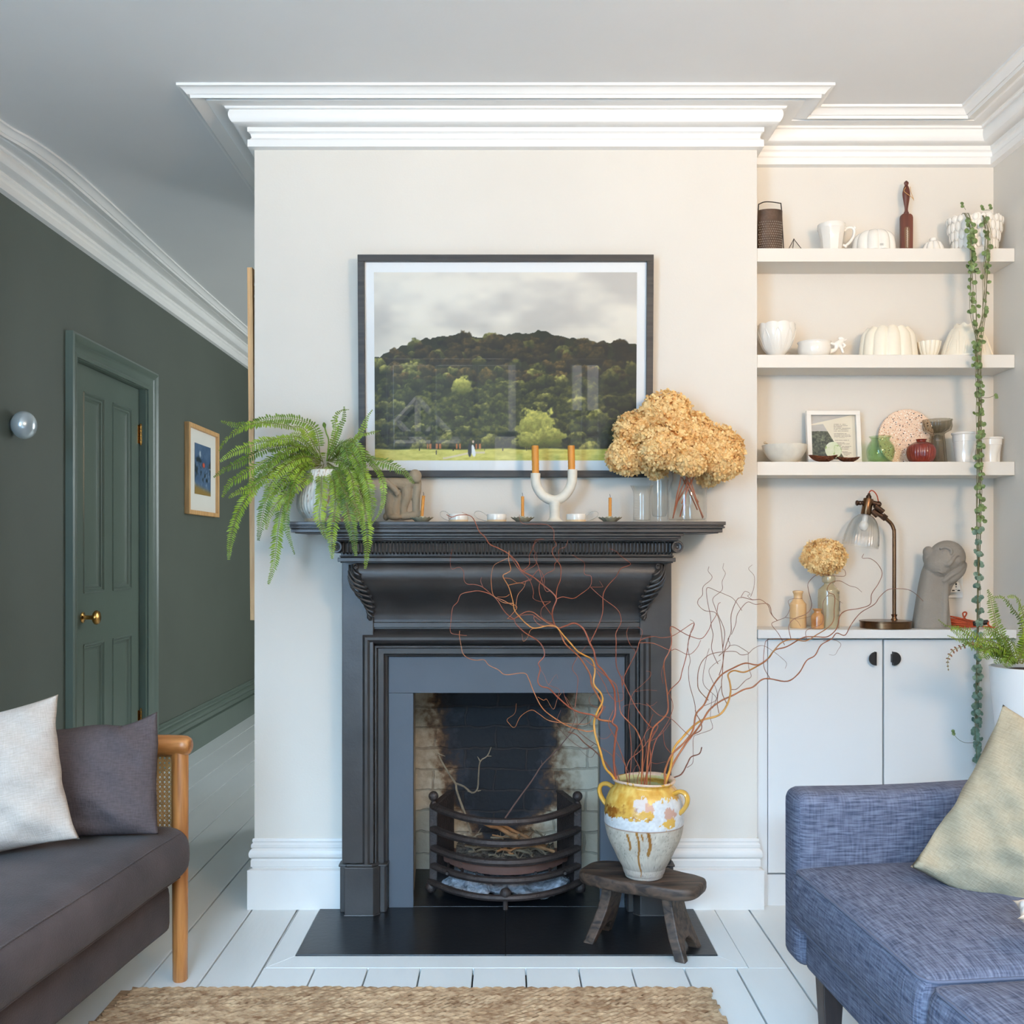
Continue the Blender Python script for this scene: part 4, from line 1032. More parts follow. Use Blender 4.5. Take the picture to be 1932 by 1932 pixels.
def fused(name, parts, voxel, material, label, cat, loc, smooth_it=4, parent=None, cut=None):
    """one body grown from overlapping round limbs"""
    m = MB()
    for p in parts:
        if p[0] == 'b': m.ball(p[1], 1, 20, 14, sc=p[2], M=p[3] if len(p) > 3 else None)
        elif p[0] == 't': m.tube(catmull(p[1], 5) if len(p[1]) > 2 else p[1], 0.01, 14) if False else m.tube(*tubeargs(p))
        elif p[0] == 'x': m.box(p[1], p[2])
        elif p[0] == 'm': m.add(p[1].v, p[1].f)
    o = obj(name, m, material, parent, fixn=False)
    md = o.modifiers.new('fuse', 'REMESH'); md.mode = 'VOXEL'; md.voxel_size = voxel; md.use_smooth_shade = True
    s_ = o.modifiers.new('soft', 'SMOOTH'); s_.iterations = smooth_it; s_.factor = .6
    if cat: tag(o, label, cat)
    return o
def tubeargs(p):
    pts = p[1]; r = p[2]
    if not hasattr(r, '__len__'): r = [r]*len(pts)
    q = catmull(pts, 5); k = (len(q)-1)/(len(pts)-1)
    rr_ = [r[min(len(r)-2, int(i/k))]+(r[min(len(r)-1, int(i/k)+1)]-r[min(len(r)-2, int(i/k))])*((i/k) % 1 if i/k < len(r)-1 else 1) for i in range(len(q))]
    # rounded ends
    d0 = (q[0]-q[1]).normalized(); d1 = (q[-1]-q[-2]).normalized()
    q = [q[0]+d0*rr_[0]*.8, q[0]+d0*rr_[0]*.5]+q+[q[-1]+d1*rr_[-1]*.5, q[-1]+d1*rr_[-1]*.8]
    rr_ = [rr_[0]*.45, rr_[0]*.8]+rr_+[rr_[-1]*.8, rr_[-1]*.45]
    return q, rr_, 14
# ---- kneeling stone figure
def G(x, y, dy=0, Y=3.10): return P(680+x/4.6, 820+y/4.6, Y)+Vector((0, dy, 0))
k = 1/4.6/620
fused('stone_figure', [
    ('t', [G(235, 415), G(320, 425, -.003), G(400, 430), G(450, 415)], [.014, .0175, .019, .015]),          # back
    ('b', G(477, 362, -.010), (.0205, .019, .0205)), ('b', G(487, 395, -.012), (.014, .014, .010)),
    ('t', [G(205, 395, -.014), G(270, 450, -.024), G(322, 500, -.026), G(324, 520, -.026)], [.009, .0100, .0095, .008]),
    ('t', [G(505, 410, .004), G(492, 480, .002), G(482, 560, .002), G(484, 690, 0)], [.0090, .0130, .0125, .0115]),
    ('t', [G(275, 470, .002), G(262, 560, -.002), G(255, 640, -.002), G(258, 700)], [.020, .0175, .0150, .0150]),
    ('t', [G(322, 520, -.004), G(305, 600, -.004), G(300, 710, -.004)], [.012, .0125, .013]),
    ('t', [G(400, 450), G(397, 540, -.002), G(378, 620), G(368, 705)], [.0180, .0165, .0125, .0115]),
    ('b', G(300, 718, -.016), (.022, .016, .0095)), ('b', G(222, 712, .002), (.0095, .012, .0125)),
    ('t', [G(370, 708, -.004), G(440, 702, -.004), G(515, 690, .0)], [.0125, .0125, .0110])], .0020, M_carve,
    'carved grey brown stone figure bending over, on the mantelpiece beside the fern', 'sculpture', None)

# ---- candle dishes and candles
def dish(px, Y, lab):
    c = Vector((wx(px, Y), Y, MZ))
    m = MB(); pr = [(.016, 0), (.018, .001), (.026, .008), (.0345, .0135), (.035, .0148), (.0335, .0145), (.025, .0095), (.012, .004), (.0085, .0045), (.0082, .017), (.0068, .0185), (.0056, .017), (.0056, .008), (1e-5, .008)]
    m.lathe(pr, c, 96, fn=lambda r, z, a: (r*(1+.05*math.cos(16*a)) if r > .018 else r, z+(.0016*math.cos(16*a) if r > .02 else 0)))
    o = obj('candle_dish', m, mat('grey_fluted_glaze'+str(px), srgb(176, 168, 142), .25, var=.2, vscale=50, coat=.3), angle=50)
    tag(o, lab, 'candle holder', 'fluted candle dishes on the mantelpiece'); return c
for px, Y, lean_, h_, l1, l2 in ((795.5, 3.07, .05, .072, 'fluted grey green candle dish in front of the stone figure', 'short amber candle in the fluted dish beside the stone figure'),
                        (986, 3.07, .0, .070, 'fluted grey green candle dish left of the forked candelabrum', 'short amber candle in the dish just left of the forked candelabrum'),
                        (1151, 3.07, 0, .066, 'fluted grey green candle dish beside the clear beaker', 'short amber candle in the dish beside the clear beaker')):
    c = dish(px, Y, l1)
    t = thing('candle', l2, 'candle', c+Zv*.0085, 'amber candles')
    top = c+Vector((lean_*h_*1.6, 0, .0085+h_)); n = 14
    m = MB(); m.tube([(c+Zv*.0085).lerp(top, i/n) for i in range(n+1)], [.0048*(1+.035*math.sin(i*2.3)) for i in range(n+1)], 14); obj('wax', m, M_candle, t, angle=60)
    m = MB(); m.tube([top, top+Vector((.0004, 0, .005)), top+Vector((-.001, 0, .011))], .0007, 5); obj('wick', m, M_wick, t)
# ---- small handled tealight cups
def cup(px, Y, side, lab, hx=1.0, base='beige'):
    c = Vector((wx(px, Y), Y, MZ)); t = thing('tealight_cup', lab, 'candle holder', c, 'handled cream cups on the mantelpiece')
    m = MB(); m.lathe([(.0285, 0), (.0292, .0006), (.0292, .008)], c, 48); m.lathe([(.0285, 0), (1e-5, .0)], c, 48); obj('unglazed_foot', m, mat('bare_clay'+str(px), srgb(226, 198, 158), .8, var=.05, vscale=20), t)
    m = MB(); m.lathe([(.0293, .0078), (.0295, .0095), (.0295, .0235), (.0288, .025), (.0272, .0245), (.027, .022), (.027, .004), (1e-5, .004)], c, 48); obj('bowl', m, M_white, t)
    q = [(.9, .005), (1.25, .006), (1.75, .011), (2.15, .019), (2.28, .027), (2.15, .033), (1.85, .0345), (1.5, .032), (1.2, .026), (.98, .020)]
    m = MB(); q = catmull([c+Vector((side*a*.0295*hx, 0, z)) for a, z in q], 4); m.tube(q, .0022, 8, flat=(1.9, .55)); obj('handle', m, M_white, t)
cup(865, 3.075, -1, 'low white cup with ring handle pointing left, touched by the willow tip', .82)
cup(937, 3.075, -1, 'low white cup with ring handle pointing left, between two fluted candle dishes')
cup(1087, 3.075, 1, 'low white cup with ring handle pointing right, beside the forked candelabrum foot')
# ---- forked candelabrum
Y = 3.085
U = [(1010.5, 893), (1010.5, 905), (1013, 918), (1020, 930), (1030, 939), (1043, 943.5), (1054, 942), (1066, 934), (1075, 921), (1079.5, 906), (1080, 886)]
t = thing('candelabrum', 'cream stoneware candelabrum forked in a U with a round foot', 'candle holder', (wx(1047, Y), Y, MZ))
m = MB(); q = catmull([P(a, b, Y) for a, b in U], 5); m.tube(q, .0148, 24)
obj('forked_arms', m, M_stonew, t, angle=60)
c = Vector((wx(1046.5, Y), Y, MZ))
m = MB(); m.lathe(smoothprof([(.0305, 0), (.031, .0025), (.025, .005), (.018, .012), (.0155, .025), (.0155, .045), (.018, .062), (.012, .070), (1e-5, .072)], 4), c, 32); obj('foot', m, M_stonew, t, angle=60)
for px, py0, py1, lab in ((1010.5, 893, 841, 'thick amber candle in the left arm of the forked candelabrum'), (1078.5, 887, 841, 'thick amber candle in the right arm of the forked candelabrum')):
    a, b = P(px, py0, Y), P(px-1, py1, Y); t = thing('candle', lab, 'candle', a, 'amber candles')
    m = MB(); n = 18; m.tube([a.lerp(b, i/n) for i in range(n+1)], [.0108*(1+.03*math.sin(i*2.4)) for i in range(n+1)], 18); obj('wax', m, M_candle, t, angle=60)
    if px > 1050: m = MB(); m.tube([b, b+Vector((-.001, 0, .005)), b+Vector((-.003, 0, .009))], .0008, 5); obj('wick', m, M_wick, t)
# ---- glasses
Y = 3.07; c = Vector((wx(1211, Y), Y, MZ))
def vessel(name, prof, c, mt, lab, cat, seg=48, fn=None, parent=None, angle=45):
    m = MB(); m.lathe(prof, c, seg, fn=fn); o = obj(name, m, mt, parent, angle=angle)
    if cat: tag(o, lab, cat)
    return o
t = thing('beaker', 'clear glass measuring beaker with flared rim, beside a fluted candle dish', 'glass', c)
vessel('bowl', smoothprof([(.022, 0), (.026, .003), (.027, .012), (.0262, .05), (.0258, .08), (.027, .093), (.0315, .104), (.0355, .1115)], 3)+smoothprof([(.0345, .1115), (.0305, .104), (.0262, .092), (.0248, .08), (.025, .04), (.0255, .012), (.02, .006), (1e-5, .005)], 3), c, M_glass, '', None, parent=t)
m = MB()
for i in range(14):
    z = .018+i*.005; ln = .5 if i % 5 else .8
    m.tube([c+Vector((.0268*math.cos(a), .0268*math.sin(a), z)) for a in [R(-150)+ln*q/6 for q in range(7)]], .0003, 4)
obj('graduation_marks', m, mat('white_print', srgb(225, 225, 220), .5), t)
Y = 3.06; c = Vector((wx(1244, Y), Y, MZ))
vessel('tall_glass', [(.023, 0), (.0262, .0015), (.027, .006), (.0262, .016), (.0262, .05), (.0278, .12), (.0282, .1285), (.0268, .129), (.0255, .12), (.024, .06), (.023, .026), (.019, .018), (1e-5, .016)], c, M_glass, 'tall heavy based clear tumbler between the beaker and the vase', 'glass')
Y = 3.09; vc = c = Vector((wx(1296.5, Y), Y, MZ))
vessel('glass_vase', smoothprof([(.050, 0), (.056, .002), (.0585, .01), (.0595, .05), (.0585, .088), (.053, .112), (.0465, .128), (.0455, .140), (.049, .155), (.0535, .1655)], 4)+smoothprof([(.0515, .1655), (.047, .155), (.0435, .140), (.045, .128), (.051, .112), (.0568, .088), (.0578, .05), (.0565, .012), (.04, .008), (1e-5, .007)], 4), c, M_glass, 'round shouldered clear glass vase holding dried hydrangeas', 'vase', 56)
# ---- dried hydrangeas
def petalmat(name, base, dark):
    m, nt, b = newmat(name); L = nt.links; N = nt.nodes
    tc = N.new('ShaderNodeTexCoord'); n = N.new('ShaderNodeTexNoise'); n.inputs['Scale'].default_value = 70; n.inputs['Detail'].default_value = 3
    L.new(tc.outputs['Object'], n.inputs['Vector']); cr = N.new('ShaderNodeValToRGB'); cr.color_ramp.elements[0].position = .32; cr.color_ramp.elements[1].position = .6
    cr.color_ramp.elements[0].color = dark; cr.color_ramp.elements[1].color = base; L.new(n.outputs['Fac'], cr.inputs['Fac']); L.new(cr.outputs['Color'], b.inputs['Base Color'])
    b.inputs['Roughness'].default_value = .75; b.inputs['Specular IOR Level'].default_value = .2
    tl = N.new('ShaderNodeBsdfTranslucent'); L.new(cr.outputs['Color'], tl.inputs['Color']); mx = N.new('ShaderNodeMixShader'); mx.inputs['Fac'].default_value = .3
    L.new(b.outputs[0], mx.inputs[1]); L.new(tl.outputs[0], mx.inputs[2]); L.new(mx.outputs[0], N['Material Output'].inputs['Surface']); return m
M_petal = petalmat('dried_petals', srgb(255, 230, 172), srgb(236, 190, 122))
M_petal2 = petalmat('dried_petals_light', srgb(255, 232, 176), srgb(232, 188, 122))
M_core = mat('dried_flower_core', srgb(206, 160, 104), .9, var=.3, vscale=80)
M_redstem = mat('reddish_dry_stem', srgb(168, 98, 68), .7, var=.15, vscale=60)
def petals(m, c, nrm, s, r_, cup_=.35):
    u = nrm.orthogonal().normalized(); w_ = nrm.cross(u); a0 = r_.uniform(0, 6.28)
    for k_ in range(4):
        a = a0+k_*math.pi/2+r_.uniform(-.2, .2); d = u*math.cos(a)+w_*math.sin(a); e = nrm.cross(d); cu = cup_+r_.uniform(-.25, .3); L_ = s*r_.uniform(.85, 1.15)
        p0 = c; p1 = c+d*L_*.55+e*L_*.42+nrm*cu*L_*.35; p2 = c+d*L_+nrm*cu*L_; p3 = c+d*L_*.55-e*L_*.42+nrm*cu*L_*.35
        q1 = c+d*L_*.86+e*L_*.34+nrm*cu*L_*.8; q2 = c+d*L_*.86-e*L_*.34+nrm*cu*L_*.8
        m.add([p0, p1, q1, p2, q2, p3], [(0, 1, 2, 3), (0, 3, 4, 5)])
def head(c, r, seed, n, sz, mt, parent, sq=(1, 1, 1)):
    r_ = random.Random(seed); m = MB()
    for i in range(n):
        z = 1-2*(i+.5)/n; ph = i*2.39996; rr2 = math.sqrt(1-z*z); d = Vector((rr2*math.cos(ph), rr2*math.sin(ph), z))
        bump = .86+.20*vnoise(d.x*3.2+seed, d.z*3.2+d.y*2, seed)+r_.uniform(-.09, .07)
        p = c+Vector((d.x*r*sq[0], d.y*r*sq[1], d.z*r*sq[2]))*bump
        nn = (d+Vector((r_.uniform(-.6, .6), r_.uniform(-.6, .6), r_.uniform(-.6, .6)))).normalized()
        petals(m, p, nn, sz*r_.uniform(.8, 1.2), r_)
    o = obj('flower_head', m, mt, parent, smooth=False, fixn=False)
    m = MB(); m.ball(c, r*.80, 16, 12, sc=sq); obj('dry_inner_sprigs', m, M_core, o)
    return o
heads = [(1256, 782, 44, 3.09, 'topmost'), (1203, 818, 42, 3.10, 'upper left'), (1185, 862, 36, 3.07, 'leftmost'), (1250, 842, 46, 3.03, 'front middle'), (1303, 818, 42, 3.10, 'upper right'),
         (1352, 846, 44, 3.10, 'large right'), (1364, 873, 34, 3.07, 'rightmost'), (1302, 864, 36, 3.03, 'low middle, over the vase rim'), (1238, 884, 19, 3.10, 'small low one above the tumbler'), (1336, 899, 18, 3.12, 'small lowest right')]
stemz = [(1274, 940, 1262, 978), (1282, 960, 1271, 972), (1290, 955, 1283, 975), (1300, 940, 1318, 948), (1312, 950, 1326, 978), (1284, 930, 1276, 950), (1306, 930, 1316, 962), (1296, 935, 1290, 970), (1292, 930, 1286, 950), (1303, 945, 1327, 976)]
for i, (px, py, rp, Yh, lab) in enumerate(heads):
    c = P(px, py, Yh); t = thing('dried_hydrangea', 'dried cream hydrangea in the glass vase, the %s' % (lab if 'one' in lab or 'lowest' in lab else lab+' head'), 'dried flower', c, 'dried hydrangeas in the mantelpiece vase')
    r = rp*Yh/F; head(c, r, 20+i, int(430*(rp/44)**2)+60, .0108, M_petal, t, (1.08, .8 if Yh > 3.08 else .9, .95))
    a, b_, e, f_ = stemz[i]
    neck = vc+Vector((((i*37) % 11-5)*.0045, ((i*53) % 11-5)*.004, .150)); end = P(e, f_, 3.09+((i*29) % 7-3)*.008)
    end.z = max(end.z, MZ+.010); dv = Vector((end.x-vc.x, end.y-vc.y, 0))
    if dv.length > .05: end -= dv*(1-.05/dv.length)
    m = MB(); q = catmull([c-Vector((0, 0, r*.3)), neck+Vector((0, 0, .02)), neck.lerp(end, .5), end], 5); m.tube(q, [.0022]*len(q), 6); obj('stem', m, M_redstem, t)

# ---- fern in ribbed pot
M_fern = mat('fern_green', srgb(100, 126, 30), .45, var=.25, vscale=22, col2=srgb(150, 172, 50))
M_fern2 = mat('fern_green_dark', srgb(74, 102, 28), .45, var=.25, vscale=22, col2=srgb(118, 144, 42))
M_rachis = mat('fern_stalk', srgb(112, 112, 48), .6)
def frond(pts, parent, mt, L_=.020, step=.0075, seed=0, nrm=Vector((0, -.8, .6)), wid=.34, taper=1.0):
    r_ = random.Random(seed); q = catmull(pts, 8); ln = [0]
    for a, b in zip(q, q[1:]): ln.append(ln[-1]+(b-a).length)
    tot = ln[-1]; m = MB(); nrm = (nrm+Vector((r_.uniform(-.3, .3), r_.uniform(-.3, .1), r_.uniform(-.3, .3)))).normalized()
    k = 0; s_ = tot*.12; idx = 0
    while s_ < tot*.995:
        while idx < len(ln)-2 and ln[idx+1] < s_: idx += 1
        tt = (s_-ln[idx])/max(1e-6, ln[idx+1]-ln[idx]); p = q[idx].lerp(q[idx+1], tt); T = (q[idx+1]-q[idx]).normalized()
        f = s_/tot; env = min(1, .45+f*3.0)*min(1, (1-f)*3.2+.12)**.8*taper
        side = T.cross(nrm)
        if side.length < .2: side = T.cross(Vector((0, -1, 0)))
        side = side.normalized(); up = side.cross(T).normalized()
        for sg in (-1, 1):
            l = L_*env*r_.uniform(.85, 1.15); d = (side*sg+T*.28+up*r_.uniform(-.25, .25)-Zv*.12).normalized(); e = d.cross(up).normalized()*l*wid*.5
            if l*wid < .0035: e = d.cross(up).normalized()*.0017
            g = Vector((0, 0, -1))*l*.12
            m.add([p, p+d*l*.3+e*.9, p+d*l*.72+e*.8+g*.5, p+d*l+g, p+d*l*.72-e*.8+g*.5, p+d*l*.3-e*.9, p+d*l*.5+up*l*.05], [(0,1,6), (1,2,6), (2,3,6), (3,4,6), (4,5,6), (5,0,6)])
        s_ += step*(.85+.3*r_.random())*(.6+.4*env)
    m2 = MB(); m2.tube(q, [.0014*(1-.6*i/len(q)) for i in range(len(q))], 5)
    o = obj('frond', m, mt, parent, fixn=False, smooth=False)
    obj('stalk', m2, M_rachis, o); return o
pc = Vector((wx(614, 3.09), 3.09, MZ))
t = thing('potted_fern', 'arching green fern in a ribbed white pot on the left end of the mantelpiece', 'plant', pc)
def ribp(r, z, a): return (r*(1+.010*math.cos(46*a)) if .012 < z < .155 else r, z)
m = MB(); m.lathe(smoothprof([(.061, 0), (.063, .002), (.064, .010), (.066, .014), (.080, .032), (.086, .055), (.083, .085), (.072, .120), (.062, .146), (.057, .158)], 4)+[(.0535, .159), (.052, .150), (.06, .13), (.07, .1), (1e-5, .1)], pc, 230, fn=ribp)
def potc(p):
    d = p-pc; a = math.atan2(d.y, d.x); n1 = vnoise(a*18, d.z*130, 4); n2 = vnoise(a*40, d.z*300, 9)
    c = lerpc((206, 198, 184), (232, 228, 218), n1)
    if n2 > .86: c = (150, 110, 70)
    if d.z < .012: c = lerpc((190, 160, 126), (220, 205, 185), n1)
    if abs(a+1.35+.1*math.sin(d.z*60)) < .035 and n2 > .4: c = (170, 128, 78)
    return c
inkobj('pot', m, potc, t, rough=.35, angle=60)
m = MB(); m.lathe([(.055, .148), (.03, .153), (1e-5, .155)], pc, 20); obj('soil', m, mat('dark_soil', srgb(60, 44, 32), .95, var=.3, vscale=90, bump=1, bscale=150), t)
FR = [[(880,560),(850,330),(780,250),(650,215),(560,210),(450,215),(330,250),(200,265),(70,232)],
 [(880,560),(760,310),(640,280),(520,255),(380,248),(250,280),(150,350),(90,410),(60,475)],
 [(880,560),(700,400),(560,385),(420,400),(300,440),(180,480),(60,560)],
 [(880,560),(680,440),(520,440),(380,480),(240,560),(110,620),(10,690)],
 [(880,570),(640,500),(480,540),(340,610),(230,680),(140,740),(80,860)],
 [(880,570),(650,540),(500,610),(380,720),(250,900),(190,1030),(150,1200),(135,1360)],
 [(880,580),(680,600),(560,700),(450,850),(410,1000),(390,1100),(375,1200)],
 [(880,590),(720,640),(620,760),(570,900),(540,1080),(520,1250),(500,1400),(455,1560)],
 [(880,580),(700,560),(540,620),(420,700),(300,780),(200,810),(130,860)],
 [(880,590),(740,620),(660,720),(620,900),(600,1050),(620,1160),(670,1315)],
 [(905,580),(890,660),(885,850),(870,1000),(900,1120),(930,1190)],
 [(930,580),(980,700),(1000,850),(990,1000),(970,1150),(975,1350)],
 [(940,570),(1040,650),(1080,800),(1100,960),(1140,1130),(1165,1330)],
 [(950,560),(1080,600),(1180,760),(1230,900),(1250,1050),(1260,1250),(1240,1430)],
 [(950,560),(1100,480),(1200,600),(1270,780),(1300,950),(1270,1050)],
 [(950,550),(1150,430),(1250,520),(1380,560),(1500,610),(1580,670),(1640,745)],
 [(950,560),(1180,480),(1300,580),(1370,680),(1390,800),(1370,950),(1300,1060)],
 [(930,560),(1000,300),(990,220),(1040,150),(1110,140)],
 [(940,560),(1040,280),(1070,200),(1070,115)],
 [(950,560),(1150,400),(1220,290),(1260,200),(1300,140)],
 [(950,560),(1180,360),(1280,330),(1370,310)],
 [(930,560),(1040,420),(1140,400),(1210,520),(1230,700)],
 [(880,570),(760,520),(620,580),(500,700),(440,820),(420,900)],
 [(890,560),(780,420),(700,360),(600,370),(480,380),(360,400)],
 [(880,580),(700,500),(560,520),(420,620),(300,760),(230,900)],
 [(890,590),(760,600),(680,700),(640,820),(600,980)],
 [(890,590),(820,650),(700,760),(560,860),(460,1000),(440,1110)],
 [(930,570),(1010,640),(1060,780),(1150,900),(1200,1000),(1220,1120)],
 [(940,560),(1060,560),(1130,680),(1150,820),(1170,960),(1160,1100)],
 [(880,570),(820,470),(720,440),(600,470),(500,560),(440,660)],
 [(940,560),(1000,450),(1060,420),(1100,520),(1110,660)],
 [(950,560),(1090,440),(1160,480),(1200,620),(1240,800),(1290,900)],
 [(880,570),(780,560),(690,600),(600,700),(520,800),(430,870)],
 [(880,570),(740,480),(640,430),(540,400),(440,420),(330,500)],
 [(900,570),(860,470),(800,380),(730,340),(640,330)],
 [(940,570),(960,640),(1000,760),(1030,880),(1060,960)],
 [(940,560),(1110,560),(1210,700),(1250,860),(1230,1000)]]
thin = {16, 17, 18, 19, 20, 9}
for i, f in enumerate(FR):
    n = len(f); pts = []; fx = f[-1][0]; ty = f[-1][1]
    for j, (a, b) in enumerate(f):
        k_ = j/(n-1); Yt = 2.93 if fx > 600 else 2.97+.0*i
        if ty < 400: Yt = 3.06 if fx < 700 else 3.10
        if 28 < i: Yt = 3.0
        Y = 3.09+(Yt-3.09)*min(1, k_*1.9)+(.025*math.sin(i*2.1)*k_ if fx < 560 else .012*math.sin(i*2.1)*k_)
        Y = min(Y, 3.09)
        if b > 1010 and a > 600: Y = min(Y, 2.962)
        pts.append(P(400+a/4.293, 740+b/4.293, Y))
    frond(pts, t, M_fern if i % 3 else M_fern2, L_=.0115 if i in thin else (.0215 if i < 16 else .019), step=.0070, seed=i, wid=.28 if i not in thin else .5)
m = MB(); q = catmull([P(400+a/4.293, 740+b/4.293, 3.08) for a, b in ((930,560),(945,400),(925,330),(915,290),(905,245))], 6); m.tube(q, [.0022, ]*(len(q)-6)+[.0035, .005, .006, .0055, .004, .002], 8); obj('unfurling_frond', m, M_fern2, t)

# ================================================================ large framed photograph
def landscape(nu, nv):
    U, V = UV(nu, nv); z = NZ(5); asp = 1.4
    c = mixc(C3(222, 214, 198), C3(186, 180, 170), sstep(.35, .72, z.fbm(U, V, 3, 4, 4)))
    c = mixc(c, C3(160, 152, 146), sstep(.6, .8, z.fbm(U, V, 3, 3, 4))*sstep(.75, .95, U*.5+V*.55)*.8)
    c = mixc(c, C3(236, 226, 206), sstep(.75, .45, V)*.5)
    ridge = np.interp(np.linspace(0, 1, nu), [0, .06, .14, .24, .32, .43, .51, .63, .72, .81, .845, .9, 1], [.545, .575, .63, .66, .672, .66, .672, .69, .66, .64, .615, .625, .63])
    ridge = ridge[None, :]+(z.n(U, V, 46, 1)-.5)*.02+(z.n(U, V, 90, 1)-.5)*.010
    hill = V < ridge
    dk = mixc(C3(34, 38, 22), C3(58, 58, 30), z.fbm(U, V, 20, 16)); c = np.where(hill[..., None], dk, c)
    r_ = random.Random(3); cr = []
    for i in range(560):
        u = r_.random(); top = float(np.interp(u, np.linspace(0, 1, nu), ridge[0])); v = r_.uniform(.08, 1)*(top-.02)
        cr.append((v, u, r_.uniform(.018, .05)*(1.15-.5*v), r_.random()))
    cr.sort(reverse=True)
    hf = z.fbm(U, V, 90, 66, 3); hf2 = z.fbm(U, V, 40, 30, 3)
    for (v, u, s_, q) in cr:
        x0 = max(0, int((u-s_*1.3)*nu)); x1 = min(nu, int((u+s_*1.3)*nu)+1); y0 = max(0, int((v-s_*1.5)*nv)); y1 = min(nv, int((v+s_*1.6)*nv)+1)
        if x1-x0 < 2 or y1-y0 < 2: continue
        uu = (U[y0:y1, x0:x1]-u)/s_; vv = (V[y0:y1, x0:x1]-v)/(s_*1.15); d = np.hypot(uu, vv)+(hf2[y0:y1, x0:x1]-.5)*.9
        al = sstep(1.0, .82, d); lit = np.clip(.40+.60*vv-.1*uu, 0, 1)**1.3*(.2+1.4*hf[y0:y1, x0:x1]**1.2)
        warm = v > .42
        a_, b_ = (C3(26, 26, 16), C3(128, 106, 62)) if warm and q < .8 else (C3(20, 24, 14), C3(108, 108, 56)) if q < .85 else (C3(38, 42, 20), C3(180, 172, 100))
        bright = 1-.35*(u > .85)-.25*(v > .5)
        col = mixc(np.broadcast_to(a_, uu.shape+(3,)), np.broadcast_to(b_*bright, uu.shape+(3,)), np.clip(lit, 0, 1))
        c[y0:y1, x0:x1] = mixc(c[y0:y1, x0:x1], col, al)
    c = np.where(hill[..., None], np.clip(c, 0, 1)**1.22*1.04, c)
    for (u, v, s_, sy) in ((.62, .17, .085, .115), (.67, .13, .07, .06), (.58, .11, .05, .05), (.34, .40, .04, .05)):
        d = np.hypot((U-u)/s_, (V-v)/sy)+(hf2-.5)*1.0; al = sstep(1, .8, d); lit = np.clip(.5+.5*(V-v)/sy, 0, 1)*(.4+1.1*hf)
        c = mixc(c, mixc(np.broadcast_to(C3(60, 64, 24), c.shape), np.broadcast_to(C3(206, 196, 96), c.shape), np.clip(lit, 0, 1)), al)
    g = sstep(.066, .056, V+.008*(z.n(U, V, 12, 1)-.5)); c = mixc(c, mixc(C3(170, 160, 60), C3(224, 214, 120), z.fbm(U, V, 40, 90)), g)
    pth = sstep(.008, .003, np.abs(V-.012-.03*np.clip(U-.27, 0, .1)/.1))*(U > .26)*(U < .42); c = mixc(c, C3(214, 196, 170), pth*.8)
    for x, h in ((.17, .02), (.30, .02), (.42, .02), (.49, .02), (.235, .0), (.58, .02)): c = mixc(c, C3(48, 40, 34), ((np.abs(U-x) < .0016)*(V > .03+h)*(V < .055+h)).astype(float))
    for x in (.21, .243, .32, .395): c = mixc(c, C3(170, 104, 56), ((np.abs(U-x) < .011)*(V > .063)*(V < .088)*((U*400 % 1) < .6)).astype(float))
    c = mixc(c, C3(34, 34, 48), sstep(1, .8, np.hypot((U-.363)/.008, (V-.055)/.040)))
    c = mixc(c, C3(244, 236, 226), sstep(1, .8, np.hypot((U-.377-.1*(.05-V))/(.007+.09*np.clip(.06-V, 0, .05)), (V-.052)/.036)))
    c = np.clip(c*1.10, 0, 1)
    c = mixc(c, C3(226, 196, 170), sstep(1, .6, np.hypot((U-.376)/.005, (V-.10)/.010))); c = mixc(c, C3(60, 46, 40), sstep(1, .6, np.hypot((U-.365)/.0045, (V-.102)/.009)))
    return c
TL = P(676, 482.5, 3.155); tiltA = R(1.3)
hh = .692; wd = .916; yb, yt = 3.176, 3.158
t = thing('framed_photograph', 'large black framed landscape photograph of a wooded hill above the mantelpiece', 'picture', (0, 3.18, 1.7))
x0, x1 = wx(676, 3.16), wx(1232, 3.16); z1 = hz(482.5, 3.156); z0 = hz(900, 3.172)
def FP(x, z, d=0):   # a point on the tilted picture plane, d in front of its back
    k_ = (z-z0)/(z1-z0); return Vector((x, 3.198-.030*k_-d, z))
M_fblack = wood('black_brown_oak', srgb(30, 26, 24), srgb(56, 49, 44), axis=0, scale=6, rough=.5)
fw = .0205
m = MB()
for (a, b_, c_, d_) in ((x0, x1, z1-fw, z1), (x0, x1, z0, z0+fw), (x0, x0+fw, z0+fw, z1-fw), (x1-fw, x1, z0+fw, z1-fw)):
    vs = [FP(a, c_), FP(b_, c_), FP(b_, d_), FP(a, d_), FP(a, c_, .026), FP(b_, c_, .026), FP(b_, d_, .026), FP(a, d_, .026)]
    m.add(vs, [(0,1,2,3), (7,6,5,4), (0,4,5,1), (1,5,6,2), (2,6,7,3), (3,7,4,0)])
obj('frame', m, M_fblack, t, smooth=False, bevel=.001)
m = MB(); vs = [FP(a, b_, d) for d in (.001, .012) for a, b_ in ((x0+fw*.8, z0+fw*.8), (x1-fw*.8, z0+fw*.8), (x1-fw*.8, z1-fw*.8), (x0+fw*.8, z1-fw*.8))]
m.add(vs, [(0,1,2,3), (7,6,5,4), (0,4,5,1), (1,5,6,2), (2,6,7,3), (3,7,4,0)]); obj('white_mount', m, mat('white_mount_card', srgb(252, 251, 248), .7, var=.0), t, smooth=False)
px0, px1, pz0, pz1 = wx(707, 3.175), wx(1200.5, 3.175), hz(868.5, 3.18), hz(516, 3.17)
o_ = FP(px0, pz0, .0135); e_ = FP(px0, pz1, .0135)-o_
paint('photographic_print', (480, 344), px1-px0, e_.length, landscape, o_, (1, 0, 0), e_.normalized(), t, rough=.5, spec=.3)
